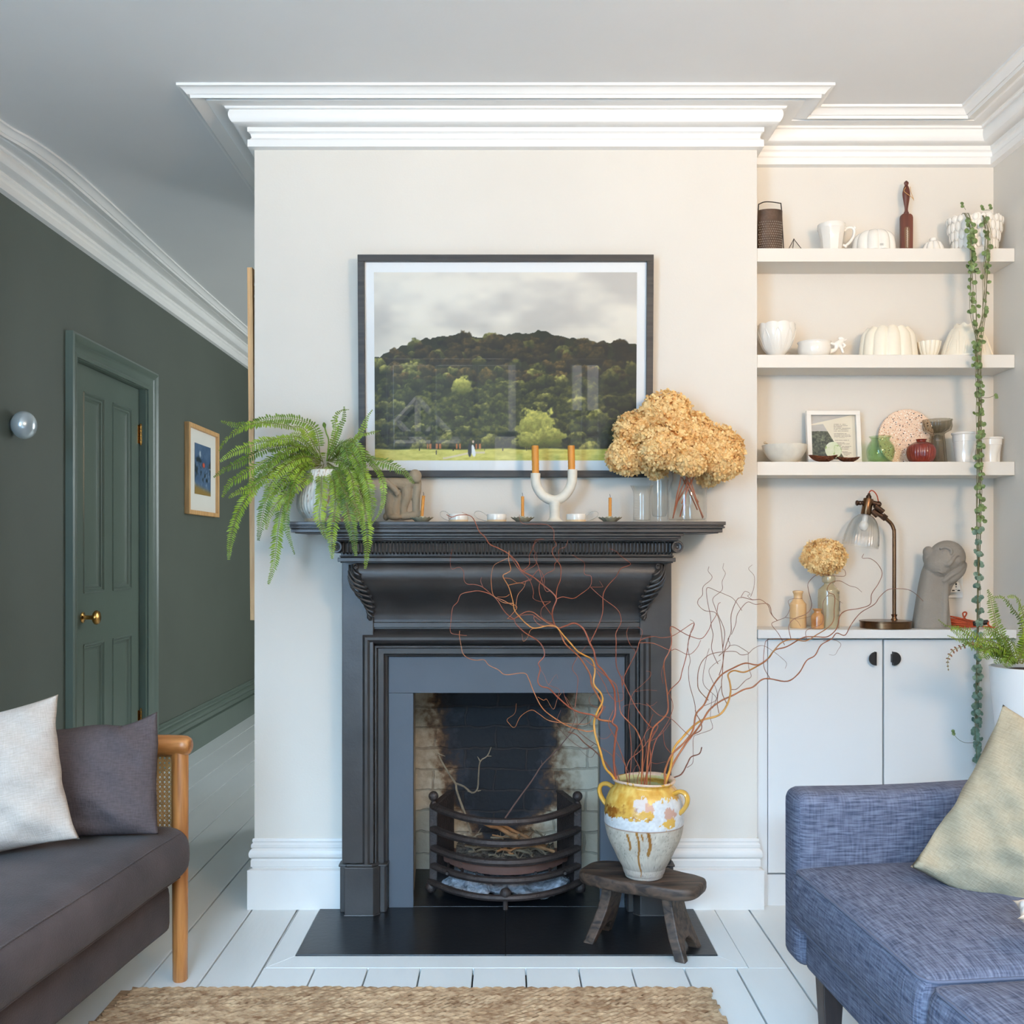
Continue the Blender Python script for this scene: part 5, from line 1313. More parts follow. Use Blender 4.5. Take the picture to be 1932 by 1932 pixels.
m = MB(); m.add([FP(x0+fw*.9, z0+fw*.9, .020), FP(x1-fw*.9, z0+fw*.9, .020), FP(x1-fw*.9, z1-fw*.9, .020), FP(x0+fw*.9, z1-fw*.9, .020)], [(0,1,2,3)])
gm, nt, b = newmat('picture_glazing'); N = nt.nodes; L = nt.links
tr = N.new('ShaderNodeBsdfTransparent'); gl = N.new('ShaderNodeBsdfGlossy'); gl.inputs['Roughness'].default_value = .0; fz = N.new('ShaderNodeFresnel'); fz.inputs['IOR'].default_value = 1.5
mx = N.new('ShaderNodeMixShader'); L.new(fz.outputs[0], mx.inputs[0]); L.new(tr.outputs[0], mx.inputs[1]); L.new(gl.outputs[0], mx.inputs[2]); L.new(mx.outputs[0], N['Material Output'].inputs['Surface'])
obj('glazing', m, gm, t, smooth=False)
# ================================================================ things on the alcove shelves
YS = 3.275; KS = YS/F
def sx(px, Y=None): return wx(px, Y or YS)
def base(px, sh, Y=None): Y = Y or YS; return Vector((wx(px, Y), Y, SH[sh]+.0002))
# grater
c = base(1452.5, 1, 3.262); w_ = .040; h_ = .138
M_rust = mat('rusty_tin', srgb(92, 74, 62), .5, .6, var=.3, vscale=30, bump=.2, bscale=120)
M_darkwire = mat('dark_wire', srgb(58, 50, 46), .4, .7)
t = thing('grater', 'rusty curved tin grater with a wire handle, at the left end of the top shelf', 'grater', c)
m = MB(); pts = []
for i in range(9):
    a = R(-62+124*i/8)
    for j in range(2): pts.append(c+Vector((w_*1.12*math.sin(a), -.018*(math.cos(a)-math.cos(R(62)))*1.8-.002, .004+j*(h_-.004))))
m.grid(pts, 9, 2); obj('perforated_plate', m, M_rust, t)
m = MB()
for i in range(13):
    for j in range(15):
        if j > 11: continue
        a = R(-54+9*i+(4.5 if j % 2 else 0)); 
        if a > R(56): continue
        p = c+Vector((w_*1.12*math.sin(a), -.018*(math.cos(a)-math.cos(R(62)))*1.8-.002, .012+.0078*j))
        m.ball(p, .0021, 6, 4, sc=(1, .8, 1))
o = obj('rasp_points', m, mat('worn_tin_points', srgb(136, 126, 116), .4, .7), t); o['kind'] = 'stuff'
m = MB(); q = [c+Vector((-w_, 0, .001)), c+Vector((-w_*.98, 0, .08)), c+Vector((-w_*.92, 0, .150)), c+Vector((-w_*.80, 0, .160)), c+Vector((-.01, 0, .1665)), c+Vector((w_*.75, 0, .162)), c+Vector((w_*.90, 0, .155)), c+Vector((w_*.98, 0, .10)), c+Vector((w_*1.12, 0, .001))]
m.tube(catmull(q, 6), .0018, 8); obj('wire_handle', m, M_darkwire, t)
# glass pyramid
c = base(1499, 1, 3.26); t = thing('glass_pyramid', 'tiny glass pyramid with black metal edges beside the grater', 'ornament', c)
A = c+Vector((-.028, -.012, 0)); B = c+Vector((.028, -.012, 0)); D = c+Vector((.0, .03, 0)); T_ = c+Vector((-.002, 0, .046))
m = MB()
for p, q in ((A, B), (B, D), (D, A), (A, T_), (B, T_), (D, T_)): m.tube([p, q], .0011, 6)
m.ball(T_, .002, 8, 6); obj('metal_edges', m, M_darkwire, t)
m = MB(); m.add([A, B, D, T_], [(0,1,3), (1,2,3), (2,0,3), (0,2,1)]); obj('glass_faces', m, M_glass, t, smooth=False)
# octagonal mug
def octo(r, z, a):
    k = math.pi/4; f = math.cos(k/2)/math.cos(((a+k/2) % k)-k/2); b = min(1, max(0, (.075-z)/.012)); return (r*(1-b+b*f), z)
c = base(1568.5, 1, 3.262); t = thing('mug', 'white eight sided ceramic mug with a curled handle on the top shelf', 'mug', c)
m = MB(); m.lathe([(.028, 0), (.0305, .001), (.0315, .01), (.036, .05), (.041, .073), (.0435, .078), (.044, .085), (.0428, .0925), (.041, .0915), (.038, .07), (.03, .01), (1e-5, .008)], c, 96, fn=octo); obj('body', m, M_white, t, angle=24)
m = MB(); q = [(.040, .072), (.048, .080), (.060, .084), (.069, .081), (.0735, .072), (.071, .056), (.063, .042), (.054, .032), (.044, .026), (.036, .028)]
q = catmull([c+Vector((a, 0, z)) for a, z in q], 4); m.tube(q, .0052, 10, flat=(1, .9)); m.ball(c+Vector((.046, 0, .024)), .006, 10, 8); m.ball(c+Vector((.075, 0, .083)), .005, 10, 8); obj('handle', m, M_white, t)
# jelly moulds
def lobes(n, amp, pw=1.0, ph=0):
    return lambda r, z, a: (r*(1-amp+amp*abs(math.cos(n*a/2+ph))**pw), z)
c = base(1648.5, 1, 3.268)
m = MB(); m.lathe(smoothprof([(.068, 0), (.069, .004), (.068, .025), (.063, .048), (.052, .062), (.036, .070), (.018, .067), (1e-5, .060)], 5), c, 160, fn=lobes(10, .16, .5, .3)); 
jm = obj('jelly_mould', m, M_white, angle=60); tag(jm, 'domed white jelly mould with ten fat lobes between the mug and the thermometer', 'jelly mould', 'white ceramic moulds')
tx = bpy.data.curves.new('maker_mark', 'FONT'); 
m = MB()
for k_ in range(4): m.tube([c+Vector((-.004+.003*k_+.0015*math.cos(a), -.0688, .011+.003*math.sin(a))) for a in [i*math.pi/4 for i in range(9)]], .0003, 4)
bpy.data.curves.remove(tx)
obj('maker_mark', m, mat('faint_stamp', srgb(120, 120, 112), .6), jm)
# thermometer
c = base(1709.5, 1, 3.30)
M_mahog = wood('mahogany_red', srgb(80, 36, 24), srgb(108, 52, 34), axis=2, scale=5, rough=.4)
t = thing('thermometer', 'tall reddish wooden thermometer with turned handle and string on the top shelf', 'thermometer', c)
def slabpoly(m, pts, y0, y1): m.prism([(a, y0, b) for a, b in pts], (0, y1-y0, 0))
hw = .0195; m = MB()
pl = [(-hw, 0), (hw, 0), (hw, .126), (hw*.9, .134), (hw*.6, .139), (-hw*.6, .139), (-hw*.9, .134), (-hw, .126)]
slabpoly(m, [(c.x+a*(1+.04*b/.13), c.z+b) for a, b in pl], c.y-.008, c.y+.004); obj('board', m, M_mahog, t, smooth=False, bevel=.0015)
m = MB(); m.lathe(smoothprof([(.008, .138), (.0085, .143), (.006, .148), (.0055, .158), (.010, .185), (.0125, .205), (.0095, .222), (.0055, .232), (.007, .236), (.0075, .241), (.004, .245), (1e-5, .248)], 4), c+Vector((.0, -.002, 0)), 24, M=Matrix.Diagonal((1, .6, 1, 1))); obj('turned_handle', m, M_mahog, t)
m = MB(); n = 16
sl = [(.0085*math.cos(math.pi*i/n), .088+.0085*math.sin(math.pi*i/n)) for i in range(n+1)]+[(-.0065, .028), (0, .024), (.0065, .028)]
slabpoly(m, [(c.x+a, c.z+b) for a, b in sl], c.y-.0088, c.y-.0079); obj('scale_recess', m, mat('recess_brass', srgb(120, 92, 70), .5, .3), t, smooth=False)
m = MB(); q = [c+Vector((.0022*math.cos(i*.9), -.010-.0015*math.sin(i*.9), .030+i*.0009)) for i in range(62)]; m.tube(q, .0009, 5); m.tube([c+Vector((0, -.010, .028)), c+Vector((0, -.010, .093))], .0012, 6); obj('glass_tube', m, mat('pale_coil', srgb(214, 200, 180), .3, .2), t)
m = MB(); q = catmull([c+Vector(p) for p in ((-.006, -.012, .222), (-.011, -.011, .212), (-.006, -.013, .204), (.004, -.013, .197), (.014, -.012, .190), (.019, -.012, .184))], 5); m.tube(q, .0009, 5)
q = catmull([c+Vector(p) for p in ((.009, -.010, .225), (.012, -.011, .205), (.018, -.012, .188), (.020, -.012, .180))], 5); m.tube(q, .0009, 5); obj('string', m, mat('jute_string', srgb(196, 150, 96), .8), t)
# small star mould
c = base(1760.5, 1, 3.262)
m = MB(); m.lathe([(.0365, 0), (.0368, .003), (.033, .018), (.026, .032), (.017, .038), (1e-5, .038)], c, 96, fn=lobes(8, .22, .6)); m.lathe([(.012, .036), (.0125, .044), (.011, .0485), (.006, .049), (1e-5, .047)], c, 48, fn=lobes(5, .16, .7)); 
tag(obj('jelly_mould', m, M_white, angle=50), 'smallest white mould, ridged with a flower knob, beside the trailing planter', 'jelly mould', 'white ceramic moulds')

# trailing plant in petal planter
c = base(1839, 1, 3.256); PC = c
t = thing('trailing_plant', 'string of hearts plant trailing down from a white scalloped planter on the top shelf', 'plant', c)
m = MB(); m.lathe(smoothprof([(.056, 0), (.060, .002), (.066, .02), (.076, .06), (.083, .095), (.085, .108)], 4)+[(.081, .106), (.07, .05), (.05, .02), (1e-5, .015)], c, 96, M=Matrix.Diagonal((1, .72, 1, 1)), fn=lambda r, z, a: (r*(1+.02*math.cos(14*a)), z+(.004*math.cos(14*a) if z > .1 else 0)))
for ring, (z0, rr_, hh_) in enumerate(((.022, .068, .030), (.048, .075, .028), (.074, .081, .026), (.097, .085, .018))):
    for k_ in range(22):
        a = 2*math.pi*(k_+(ring % 2)*.5)/22
        if math.sin(a) > .55: continue
        p = c+Vector((rr_*math.cos(a), rr_*.72*math.sin(a), z0+.002)); d = Vector((math.cos(a), .9*math.sin(a), 0)).normalized()
        Mx = Matrix.Rotation(a+math.pi/2, 4, 'Z')
        m.ball(p, 1, 10, 8, sc=(.0100, .0048, hh_*.62), M=Mx)
obj('planter', m, M_white, t, angle=60)
m = MB(); m.lathe([(.078, .098), (.04, .103), (1e-5, .104)], c, 24, M=Matrix.Diagonal((1, .72, 1, 1))); obj('soil', m, MATS['dark_soil'], t)
M_vine = mat('vine_stem', srgb(104, 100, 66), .7, var=.2, vscale=50)
M_heart = mat('heart_leaf', srgb(84, 106, 56), .5, var=.25, vscale=60, col2=srgb(124, 144, 88))
M_heart2 = mat('heart_leaf_bluish', srgb(88, 116, 98), .5, var=.25, vscale=60, col2=srgb(128, 152, 132))
rv = random.Random(21)
def heart(m, p, s, n):
    u = n.orthogonal().normalized(); u = Quaternion(n, rv.uniform(0, 6.28)) @ u; v = n.cross(u)
    out_ = []
    for k_ in range(12):
        a_ = 2*math.pi*k_/12-math.pi/2; r_ = .5*(1+.10*math.cos(a_+math.pi/2)) if k_ != 6 else .34
        out_.append(p+(u*math.cos(a_)+v*math.sin(a_))*s*r_*(1.0 if k_ else 1.1)-n*s*.05)
    top_ = p+n*s*.06; low_ = p-n*s*.16
    m.add(out_+[top_, low_], [(k_, (k_+1) % 12, 12) for k_ in range(12)]+[((k_+1) % 12, k_, 13) for k_ in range(12)])
starts = [1831, 1829, 1834, 1832, 1836, 1862, 1864, 1860, 1866, 1863, 1868, 1859]
for i, x0_ in enumerate(starts):
    left = i < 5; Yv = 3.160+.006*(i % 3)
    ctr = [(x0_, 396), (x0_+rv.uniform(-1, 1), 430), (x0_+rv.uniform(-2, 2), 470), (x0_+(2 if left else -3)+rv.uniform(-3, 3), 520), (x0_+(5 if left else -6)+rv.uniform(-4, 4), 590), (1846+rv.uniform(-6, 8), 660), (1847+rv.uniform(-5, 6), 760), (1848+rv.uniform(-5, 5), 880), (1847+rv.uniform(-5, 5), 1000), (1845+rv.uniform(-6, 6), 1130), (1845+rv.uniform(-4, 4), 1260), (1843+rv.uniform(-4, 4), 1360), (1845+rv.uniform(-5, 5), 1440+rv.uniform(-20, 14))]
    n = len(ctr) if i % 4 != 3 else 8
    pts = [P(a, b, Yv+rv.uniform(-.006, .006)) for a, b in ctr[:n]]
    pts[0] = Vector((pts[0].x, 3.200, PC.z+.108)); pts.insert(0, Vector((pts[0].x, 3.225, PC.z+.106)))
    q = catmull(pts, 6); m = MB(); m.tube(q, .0008, 5); vn = obj('vine', m, M_vine, t)
    m = MB(); mb2 = MB()
    for j, p in enumerate(q):
        py = 1045-(p.z-CH)*F/p.y
        dens = .18 if py < 640 and not left else (.62 if py < 620 else (.5 if py < 900 else .95))
        if py < 410: dens = 0
        cl = .5+.9*vnoise(py/23., 3.3, 2)
        for rep in range(2):
            if rv.random() < dens*cl*.42:
                d = Vector((rv.uniform(-1, 1), rv.uniform(-1, .2), 0)).normalized()*rv.uniform(.003, .011)
                nn = Vector((rv.uniform(-.5, .5), -1, rv.uniform(-.3, .6))).normalized()
                heart(m if py < 1000 else mb2, p+d+Vector((0, 0, rv.uniform(-.008, .008))), rv.uniform(.012, .0185), nn)
    if m.v: obj('leaves', m, M_heart, vn, smooth=False, fixn=False)['kind'] = 'stuff'
    if mb2.v: obj('leaves', mb2, M_heart2, vn, smooth=False, fixn=False)['kind'] = 'stuff'
for q_ in ([(1822, 396), (1815, 384)], [(1868, 395), (1868, 388)], [(1868, 396), (1854, 396), (1853, 389)], [(1853, 750), (1866, 750), (1879, 745)], [(1842, 1401), (1820, 1401), (1805, 1392), (1798, 1380)]):
    m = MB(); pts = [P(a, b, 3.2 if b < 500 else 3.15) for a, b in q_]; m.tube(catmull(pts, 4), .0007, 4); sp_ = obj('side_shoot', m, M_vine, t)
    m = MB(); heart(m, pts[-1], .012, Vector((.1, -1, .2))); heart(m, pts[-1]+Vector((.002, 0, -.008)), .011, Vector((-.2, -1, .3))); obj('leaves', m, M_heart, sp_, smooth=False, fixn=False)

# ---- second shelf
c = base(1465, 2, 3.262)
def petalfn(r, z, a): return (r*(1+.035*abs(math.cos(4.5*a))**.4*(1 if z > .012 else 0)), z+(.004*abs(math.cos(4.5*a)) if z > .10 else 0))
m = MB(); m.lathe(smoothprof([(.022, 0), (.024, .001), (.0235, .006), (.030, .014), (.044, .035), (.054, .062), (.0575, .085), (.057, .104)], 4)+[(.0545, .104), (.052, .07), (.03, .025), (1e-5, .015)], c, 144, fn=petalfn)
pb = obj('petal_bowl', m, M_white, angle=50); tag(pb, 'tall white tulip shaped bowl moulded with petals, left end of the middle shelf', 'bowl')
m = MB()
for k_ in range(9):
    a = 2*math.pi*(k_+.5)/9; ns = 14
    for sg in (-1, 1):
        q = []
        for i in range(ns):
            f = i/(ns-1); z = .022+.066*f; r = float(np.interp(z, [.006, .014, .035, .062, .085, .104], [.0255, .031, .0455, .0562, .0600, .0598])); aa = a+sg*.25*(1-f**2.5)
            q.append(c+Vector((r*math.cos(aa), r*math.sin(aa), z)))
        m.tube(q, .0011, 5)
obj('petal_ridges', m, M_white, pb)
c = base(1536, 2, 3.262); t = thing('figural_cup', 'shallow white cup whose handle is a small leaping animal, on the middle shelf', 'cup', c)
m = MB(); m.lathe(smoothprof([(.036, 0), (.040, .001), (.045, .006), (.050, .016), (.0515, .030), (.050, .043), (.053, .0505)], 4)+[(.051, .051), (.048, .043), (.046, .015), (1e-5, .006)], c, 64); obj('bowl', m, M_white, t)
def FG(x, y): return P(1410+x/3.7, 560+y/3.7, 3.255)+Vector((0, 0, .0015))
fused('animal_handle', [('t', [FG(578, 326), FG(600, 332), FG(625, 340)], [.0035, .005, .0065]), ('t', [FG(618, 338), FG(640, 320), FG(660, 318)], [.008, .008, .007]), ('t', [FG(655, 318), FG(668, 300), FG(655, 290)], [.006, .005, .005]),
    ('b', FG(650, 292), (.0085, .005, .005)), ('t', [FG(676, 310), FG(692, 300)], [.004, .0025]), ('t', [FG(640, 330), FG(655, 360), FG(668, 392)], [.007, .0055, .005]), ('t', [FG(625, 345), FG(610, 375), FG(575, 392)], [.007, .006, .005]), ('t', [FG(612, 378), FG(590, 372), FG(572, 380)], [.005, .004, .004]), ('t', [FG(665, 325), FG(682, 345), FG(660, 360)], [.004, .004, .003])], .0016, M_white, None, None, None, 2, t)
c = base(1676, 2, 3.27)
def big(r, z, a):
    k = abs(math.cos(6*a+.3))**.45; return (r*(1-.10+.10*k), z*(1-.10*(1-k) if z > .06 else 1))
m = MB(); m.lathe([(.094, 0), (.0945, .003), (.091, .040), (.087, .068), (.084, .078), (.070, .094), (.066, .099), (.052, .097), (1e-5, .090)], c, 192, fn=big, M=Matrix.Diagonal((1, .72, 1, 1)))
tag(obj('jelly_mould', m, M_cream, angle=30), 'largest cream jelly mould with tall flat columns, centre of the middle shelf', 'jelly mould', 'white ceramic moulds')
c = base(1753, 2, 3.262)
m = MB(); m.lathe([(.020, 0), (.023, .001), (.024, .005), (.030, .018), (.0355, .038), (.038, .051), (.036, .0505), (.033, .036), (.022, .010), (1e-5, .008)], c, 96, fn=lobes(12, .09, .6)); tag(obj('fluted_cup', m, M_cream, angle=50), 'small cream fluted cup between two moulds on the middle shelf', 'cup')
c = base(1823, 2, 3.262)
m = MB(); m.lathe([(.083, 0), (.084, .003), (.078, .02), (.066, .055), (.053, .083), (.046, .093), (.040, .096), (.038, .106), (.030, .104), (1e-5, .098)], c, 160, fn=lambda r, z, a: (r*(1-.07+.07*abs(math.cos(4*a+.4))**.5), z+(.004*math.cos(9*a) if z > .1 else 0)), M=Matrix.Diagonal((1, .75, 1, 1)))
jm = obj('jelly_mould', m, M_cream, angle=50); tag(jm, 'cream jelly mould with raised arches behind the trailing vines, right end of the middle shelf', 'jelly mould', 'white ceramic moulds')
m = MB()
for k_ in range(8):
    a0 = 2*math.pi*k_/8-.1
    for sc_ in (1, .62):
        q = []
        for i in range(17):
            f = i/16*math.pi; z = .006+.075*sc_*min(1, math.sin(f)*1.25); r = float(np.interp(z, [0, .02, .055, .083], [.083, .077, .065, .052])); aa = a0+.30*sc_*math.cos(f)*(1-.15*math.sin(f))
            q.append(c+Vector((r*math.cos(aa), r*math.sin(aa)*.75, z)))
        m.tube(q, .0014, 5)
obj('raised_arches', m, M_cream, jm)

# ---- lowest shelf
c = base(1480.5, 3, 3.27)
m = MB(); m.lathe(smoothprof([(.030, 0), (.034, .001), (.036, .004), (.052, .018), (.065, .038), (.072, .058)], 4)+smoothprof([(.0705, .059), (.063, .039), (.048, .018), (.02, .006), (1e-5, .005)], 4), c, 64); tag(obj('bowl', m, M_stonew), 'wide speckled cream bowl at the left end of the lowest shelf', 'bowl')
m = MB(); q = catmull([c+Vector(p) for p in ((.01, 0, .016), (-.03, -.005, .040), (-.050, -.008, .056), (-.066, -.010, .066))], 5); m.tube(q, [.003]*8+[.0042]*(len(q)-8), 10, flat=(1.2, .5)); m.ball(q[-1], .0045, 8, 6)
tag(obj('spoon', m, mat('pale_wood_spoon', srgb(196, 172, 140), .6)), 'pale spoon resting in the speckled bowl', 'spoon')
# collage frame
Yf = 3.30; X0, X1 = wx(1522.5, Yf), wx(1623.5, Yf); Zf = SH[3]; Hf = hz(774.5, Yf)-Zf
t = thing('collage_frame', 'white box frame with a landscape and text collage on the lowest shelf', 'picture', ((X0+X1)/2, Yf, Zf))
def CF(u, v, d=0): return Vector((X0+(X1-X0)*u, Yf+.020*v-d+.002, Zf+.0005+Hf*v))
fwu = .082; m = MB()
def cfbox(m, u0, u1, v0, v1, d0, d1):
    m.add([CF(u, v, d) for d in (d0, d1) for u, v in ((u0, v0), (u1, v0), (u1, v1), (u0, v1))], [(0,1,2,3), (7,6,5,4), (0,4,5,1), (1,5,6,2), (2,6,7,3), (3,7,4,0)])
cfbox(m, 0, 1, 0, fwu, 0, .018); cfbox(m, 0, 1, 1-fwu, 1, 0, .018); cfbox(m, 0, fwu, fwu, 1-fwu, 0, .018); cfbox(m, 1-fwu, 1, fwu, 1-fwu, 0, .018)
obj('frame', m, M_white, t, smooth=False, bevel=.0008)
def collage(nu, nv):
    U, V = UV(nu, nv); z = NZ(9)
    sky = mixc(C3(176, 172, 164), C3(198, 192, 182), z.fbm(U, V, 3, 20)); c = sky
    paper = mixc(C3(222, 212, 188), C3(232, 222, 200), z.fbm(U, V, 3, 3))
    top = .80+.22*U     # edge of the torn page
    p = (V < top); c = np.where(p[..., None], paper, c)
    tri = (V < .775+.12*U*.9) & (U < .28+(.82-V)*.585)
    land = mixc(C3(50, 54, 44), C3(112, 116, 92), np.clip(z.fbm(U, V, 30, 30)*2.6-.8, 0, 1)*z.fbm(U, V, 9, 9)*1.6)
    land = np.where((V > .635+.02*z.n(U, V, 12, 1))[..., None], sky, land); c = np.where(tri[..., None], land, c)
    d = np.hypot((U-.50)*1.0, (V-.22)*1.0); mp = mixc(C3(206, 214, 172), C3(228, 228, 208), z.fbm(U, V, 9, 9)); mp = mixc(mp, C3(150, 176, 96), (np.abs(z.fbm(U, V, 5, 5)-.5) < .025).astype(float)*.8)
    c = np.where(((d < .185) & ((U < .35+(.82-V)*.585+.04)))[..., None], mp, c)
    rows = [.80, .77, .74, .71, .68, .65, .59, .56, .53, .50, .44, .385, .355, .33, .30, .27, .24, .18, .155, .125, .095]; ends = [.80, .84, .71, .90, .86, .85, .81, .88, .90, .81, .86, .75, .87, .69, .90, .86, .84, .82, .90, .86, .81]
    wd = z.n(U, V, 110, 60)
    for v0, e in zip(rows, ends):
        st = max(.525, .30+(.82-v0)*.585+.02)
        c = mixc(c, C3(120, 104, 92), ((np.abs(V-v0) < .0062) & (U > st) & (U < e) & (wd > .28)).astype(float)*.75)
    c = mixc(c, C3(196, 186, 164), ((U > .95) | (np.abs(U-.945) < .004)).astype(float)*.5)
    return c
o_ = CF(fwu, fwu, .004); u_ = CF(1-fwu, fwu, .004)-o_; v_ = CF(fwu, 1-fwu, .004)-o_
paint('collage', (240, 240), u_.length, v_.length, collage, o_, u_.normalized(), v_.normalized(), t, rough=.6, spec=.3)
m = MB(); m.add([CF(fwu, fwu, .012), CF(1-fwu, fwu, .012), CF(1-fwu, 1-fwu, .012), CF(fwu, 1-fwu, .012)], [(0,1,2,3)]); obj('glazing', m, gm, t, smooth=False)
# leaf dishes
M_leafm = mat('dark_bronze_leaf', srgb(110, 62, 40), .35, .7, var=.4, vscale=90, bump=.6, bscale=300)
for pxc, Yl, L_, hh_, lab in ((1553, 3.235, .046, .022, 'pierced bronze leaf dish in front of the white collage frame, left one'), (1600, 3.240, .037, .016, 'lower pierced bronze leaf dish in front of the white collage frame, right one')):
    c = base(pxc, 3, Yl); m = MB(); pts = []; nu, nv = 33, 13
    for i in range(nu):
        u = -1+2*i/(nu-1)
        for j in range(nv):
            v = -1+2*j/(nv-1); wdt = .018*(1-abs(u)**2.2)**.7+.0008; sc_ = 1+.10*math.cos(u*22)
            z = .0035+hh_*(abs(u)**3*.95+.72*abs(v)**2.0*(1-abs(u)**4))
            pts.append(c+Vector((u*L_, v*wdt*sc_, z)))
    m.grid(pts, nu, nv)
    for (a, b_) in ((-.014, -.008), (.014, -.008), (0, .010)): m.ball(c+Vector((a, b_, .0025)), .0026, 8, 6)
    o = obj('leaf_dish', m, M_leafm, fixn=False); sm = o.modifiers.new('solid', 'SOLIDIFY'); sm.thickness = .0012; tag(o, lab, 'dish')
# green glass vase
M_gglass = glass('green_glass', (.82, .91, .78, 1), .03, hi=.8)
c = base(1661, 3, 3.25)
m = MB(); m.lathe(smoothprof([(.028, 0), (.034, .002), (.039, .012), (.043, .034), (.041, .052), (.033, .066), (.0285, .073), (.030, .079), (.035, .0845)], 4)+smoothprof([(.033, .085), (.028, .079), (.0265, .073), (.031, .064), (.039, .05), (.041, .034), (.036, .012), (.02, .005), (1e-5, .0045)], 4), c, 56, fn=lambda r, z, a: (r*(1+.012*math.sin(3*a+z*60)), z))
tag(obj('glass_vase', m, M_gglass), 'squat green glass vase with flared rim on the lowest shelf', 'vase')
# terrazzo disc
def terrazzo():
    m, nt, b = newmat('terrazzo'); L = nt.links; N = nt.nodes; tc = N.new('ShaderNodeTexCoord')
    def vor(s, th, off):
        mp = N.new('ShaderNodeMapping'); mp.inputs['Location'].default_value = (off, 0, off); L.new(tc.outputs['Object'], mp.inputs['Vector'])
        v = N.new('ShaderNodeTexVoronoi'); v.inputs['Scale'].default_value = s; L.new(mp.outputs[0], v.inputs['Vector'])
        n = N.new('ShaderNodeTexNoise'); n.inputs['Scale'].default_value = s*1.5; L.new(mp.outputs[0], n.inputs['Vector'])
        a = N.new('ShaderNodeMath'); a.operation = 'MULTIPLY_ADD'; L.new(n.outputs['Fac'], a.inputs[0]); a.inputs[1].default_value = .5; L.new(v.outputs['Distance'], a.inputs[2])
        l = N.new('ShaderNodeMath'); l.operation = 'LESS_THAN'; l.inputs[1].default_value = th; L.new(a.outputs[0], l.inputs[0]); return l.outputs[0]
    col = None; prev = srgb(238, 206, 178)
    for s, th, off, cc in ((150, .50, 0, srgb(206, 146, 110)), (120, .50, 3, srgb(252, 240, 226)), (105, .44, 7, srgb(44, 38, 38)), (190, .40, 11, srgb(120, 92, 80))):
        mx = N.new('ShaderNodeMix'); mx.data_type = 'RGBA'; L.new(vor(s, th, off), mx.inputs['Factor'])
        if col is None: mx.inputs['A'].default_value = prev
        else: L.new(col, mx.inputs['A'])
        mx.inputs['B'].default_value = cc; col = mx.outputs['Result']
    L.new(col, b.inputs['Base Color']); b.inputs['Roughness'].default_value = .45; return m
c = base(1708, 3, 3.325); c.z += .0
rT = .0905
m = MB(); m.lathe([(rT-.001, 0), (rT, .001), (rT, .009), (rT-.001, .010)], c+Vector((0, 0, rT)), 64, M=Matrix.Rotation(R(90+4), 4, 'X'))
tag(obj('terrazzo_disc', m, terrazzo(), angle=30), 'round peach terrazzo board leaning on the wall behind the small vases', 'board')
# red vase
c = base(1738, 3, 3.255)
m = MB(); m.lathe(smoothprof([(.024, 0), (.030, .001), (.040, .014), (.0445, .034), (.039, .055), (.022, .066), (.015, .069), (.0155, .073), (.0175, .076)], 4)+[(.015, .0765), (.0125, .068), (1e-5, .06)], c, 160, fn=lambda r, z, a: (r*(1+.018*math.cos(34*a)*(1 if .004 < z < .066 else 0)), z)); tag(obj('bud_vase', m, mat('oxblood_glaze', srgb(118, 38, 24), .18, var=.2, vscale=20, coat=.6), angle=60), 'small round ribbed rust red vase in front of the terrazzo board', 'vase')
# smoked glass holder
M_smoke = glass('smoked_glass', (.74, .72, .67, 1), .05, hi=.8)
c = base(1768.5, 3, 3.29)
rb = lambda r, z, a: (r*(1+.035*math.cos(18*a)), z)
m = MB(); m.lathe([(.029, 0), (.030, .001), (.0275, .02), (.024, .07), (.021, .096), (.026, .101), (.041, .108), (.0445, .122), (.043, .136), (.0455, .143), (.042, .1425), (.039, .122), (.034, .112), (.018, .102), (1e-5, .100)], c, 108, fn=rb)
m.lathe([(.0255, .004), (.0225, .03), (.018, .09), (1e-5, .096)], c, 54)
tag(obj('glass_candle_holder', m, M_smoke, angle=60), 'tall ribbed smoky grey glass holder right of the terrazzo board', 'candle holder')
# crumpled cups
for pxc, r0, hh_, Yc, lab in ((1820.5, .0345, .098, 3.262, 'white crumpled ceramic beaker left of the trailing vines, on the lowest shelf'), (1870, .030, .082, 3.262, 'smaller white crumpled ceramic beaker right of the trailing vines')):
    c = base(pxc, 3, Yc)
    def dent(r, z, a, H=hh_, s_=pxc):
        k = math.exp(-((a-5.35 if a > 3 else a+.93)/.42)**2)*math.exp(-((z/H-.42-.18*math.cos(a*3))/.20)**2); k2 = math.exp(-((a-4.2)/.3)**2)*math.exp(-((z/H-.25)/.12)**2)
        return (r*(1-.26*k-.10*k2), z)
    rt = r0*1.18
    m = MB(); m.lathe([(r0*.8, 0), (r0*.84, .001), (r0*.86, .004), (r0*.86, .012), (r0*.92, .03), (r0*.98, .05), (r0*1.03, hh_*.70), (r0*1.06, hh_*.705), (r0*1.10, hh_*.93), (rt*1.0, hh_*.94), (rt*1.02, hh_*.975), (rt*.99, hh_), (rt*.95, hh_*.97), (r0*.9, .03), (1e-5, .004)], c, 72, fn=dent)
    tag(obj('crumpled_beaker', m, M_white, angle=35), lab, 'beaker')

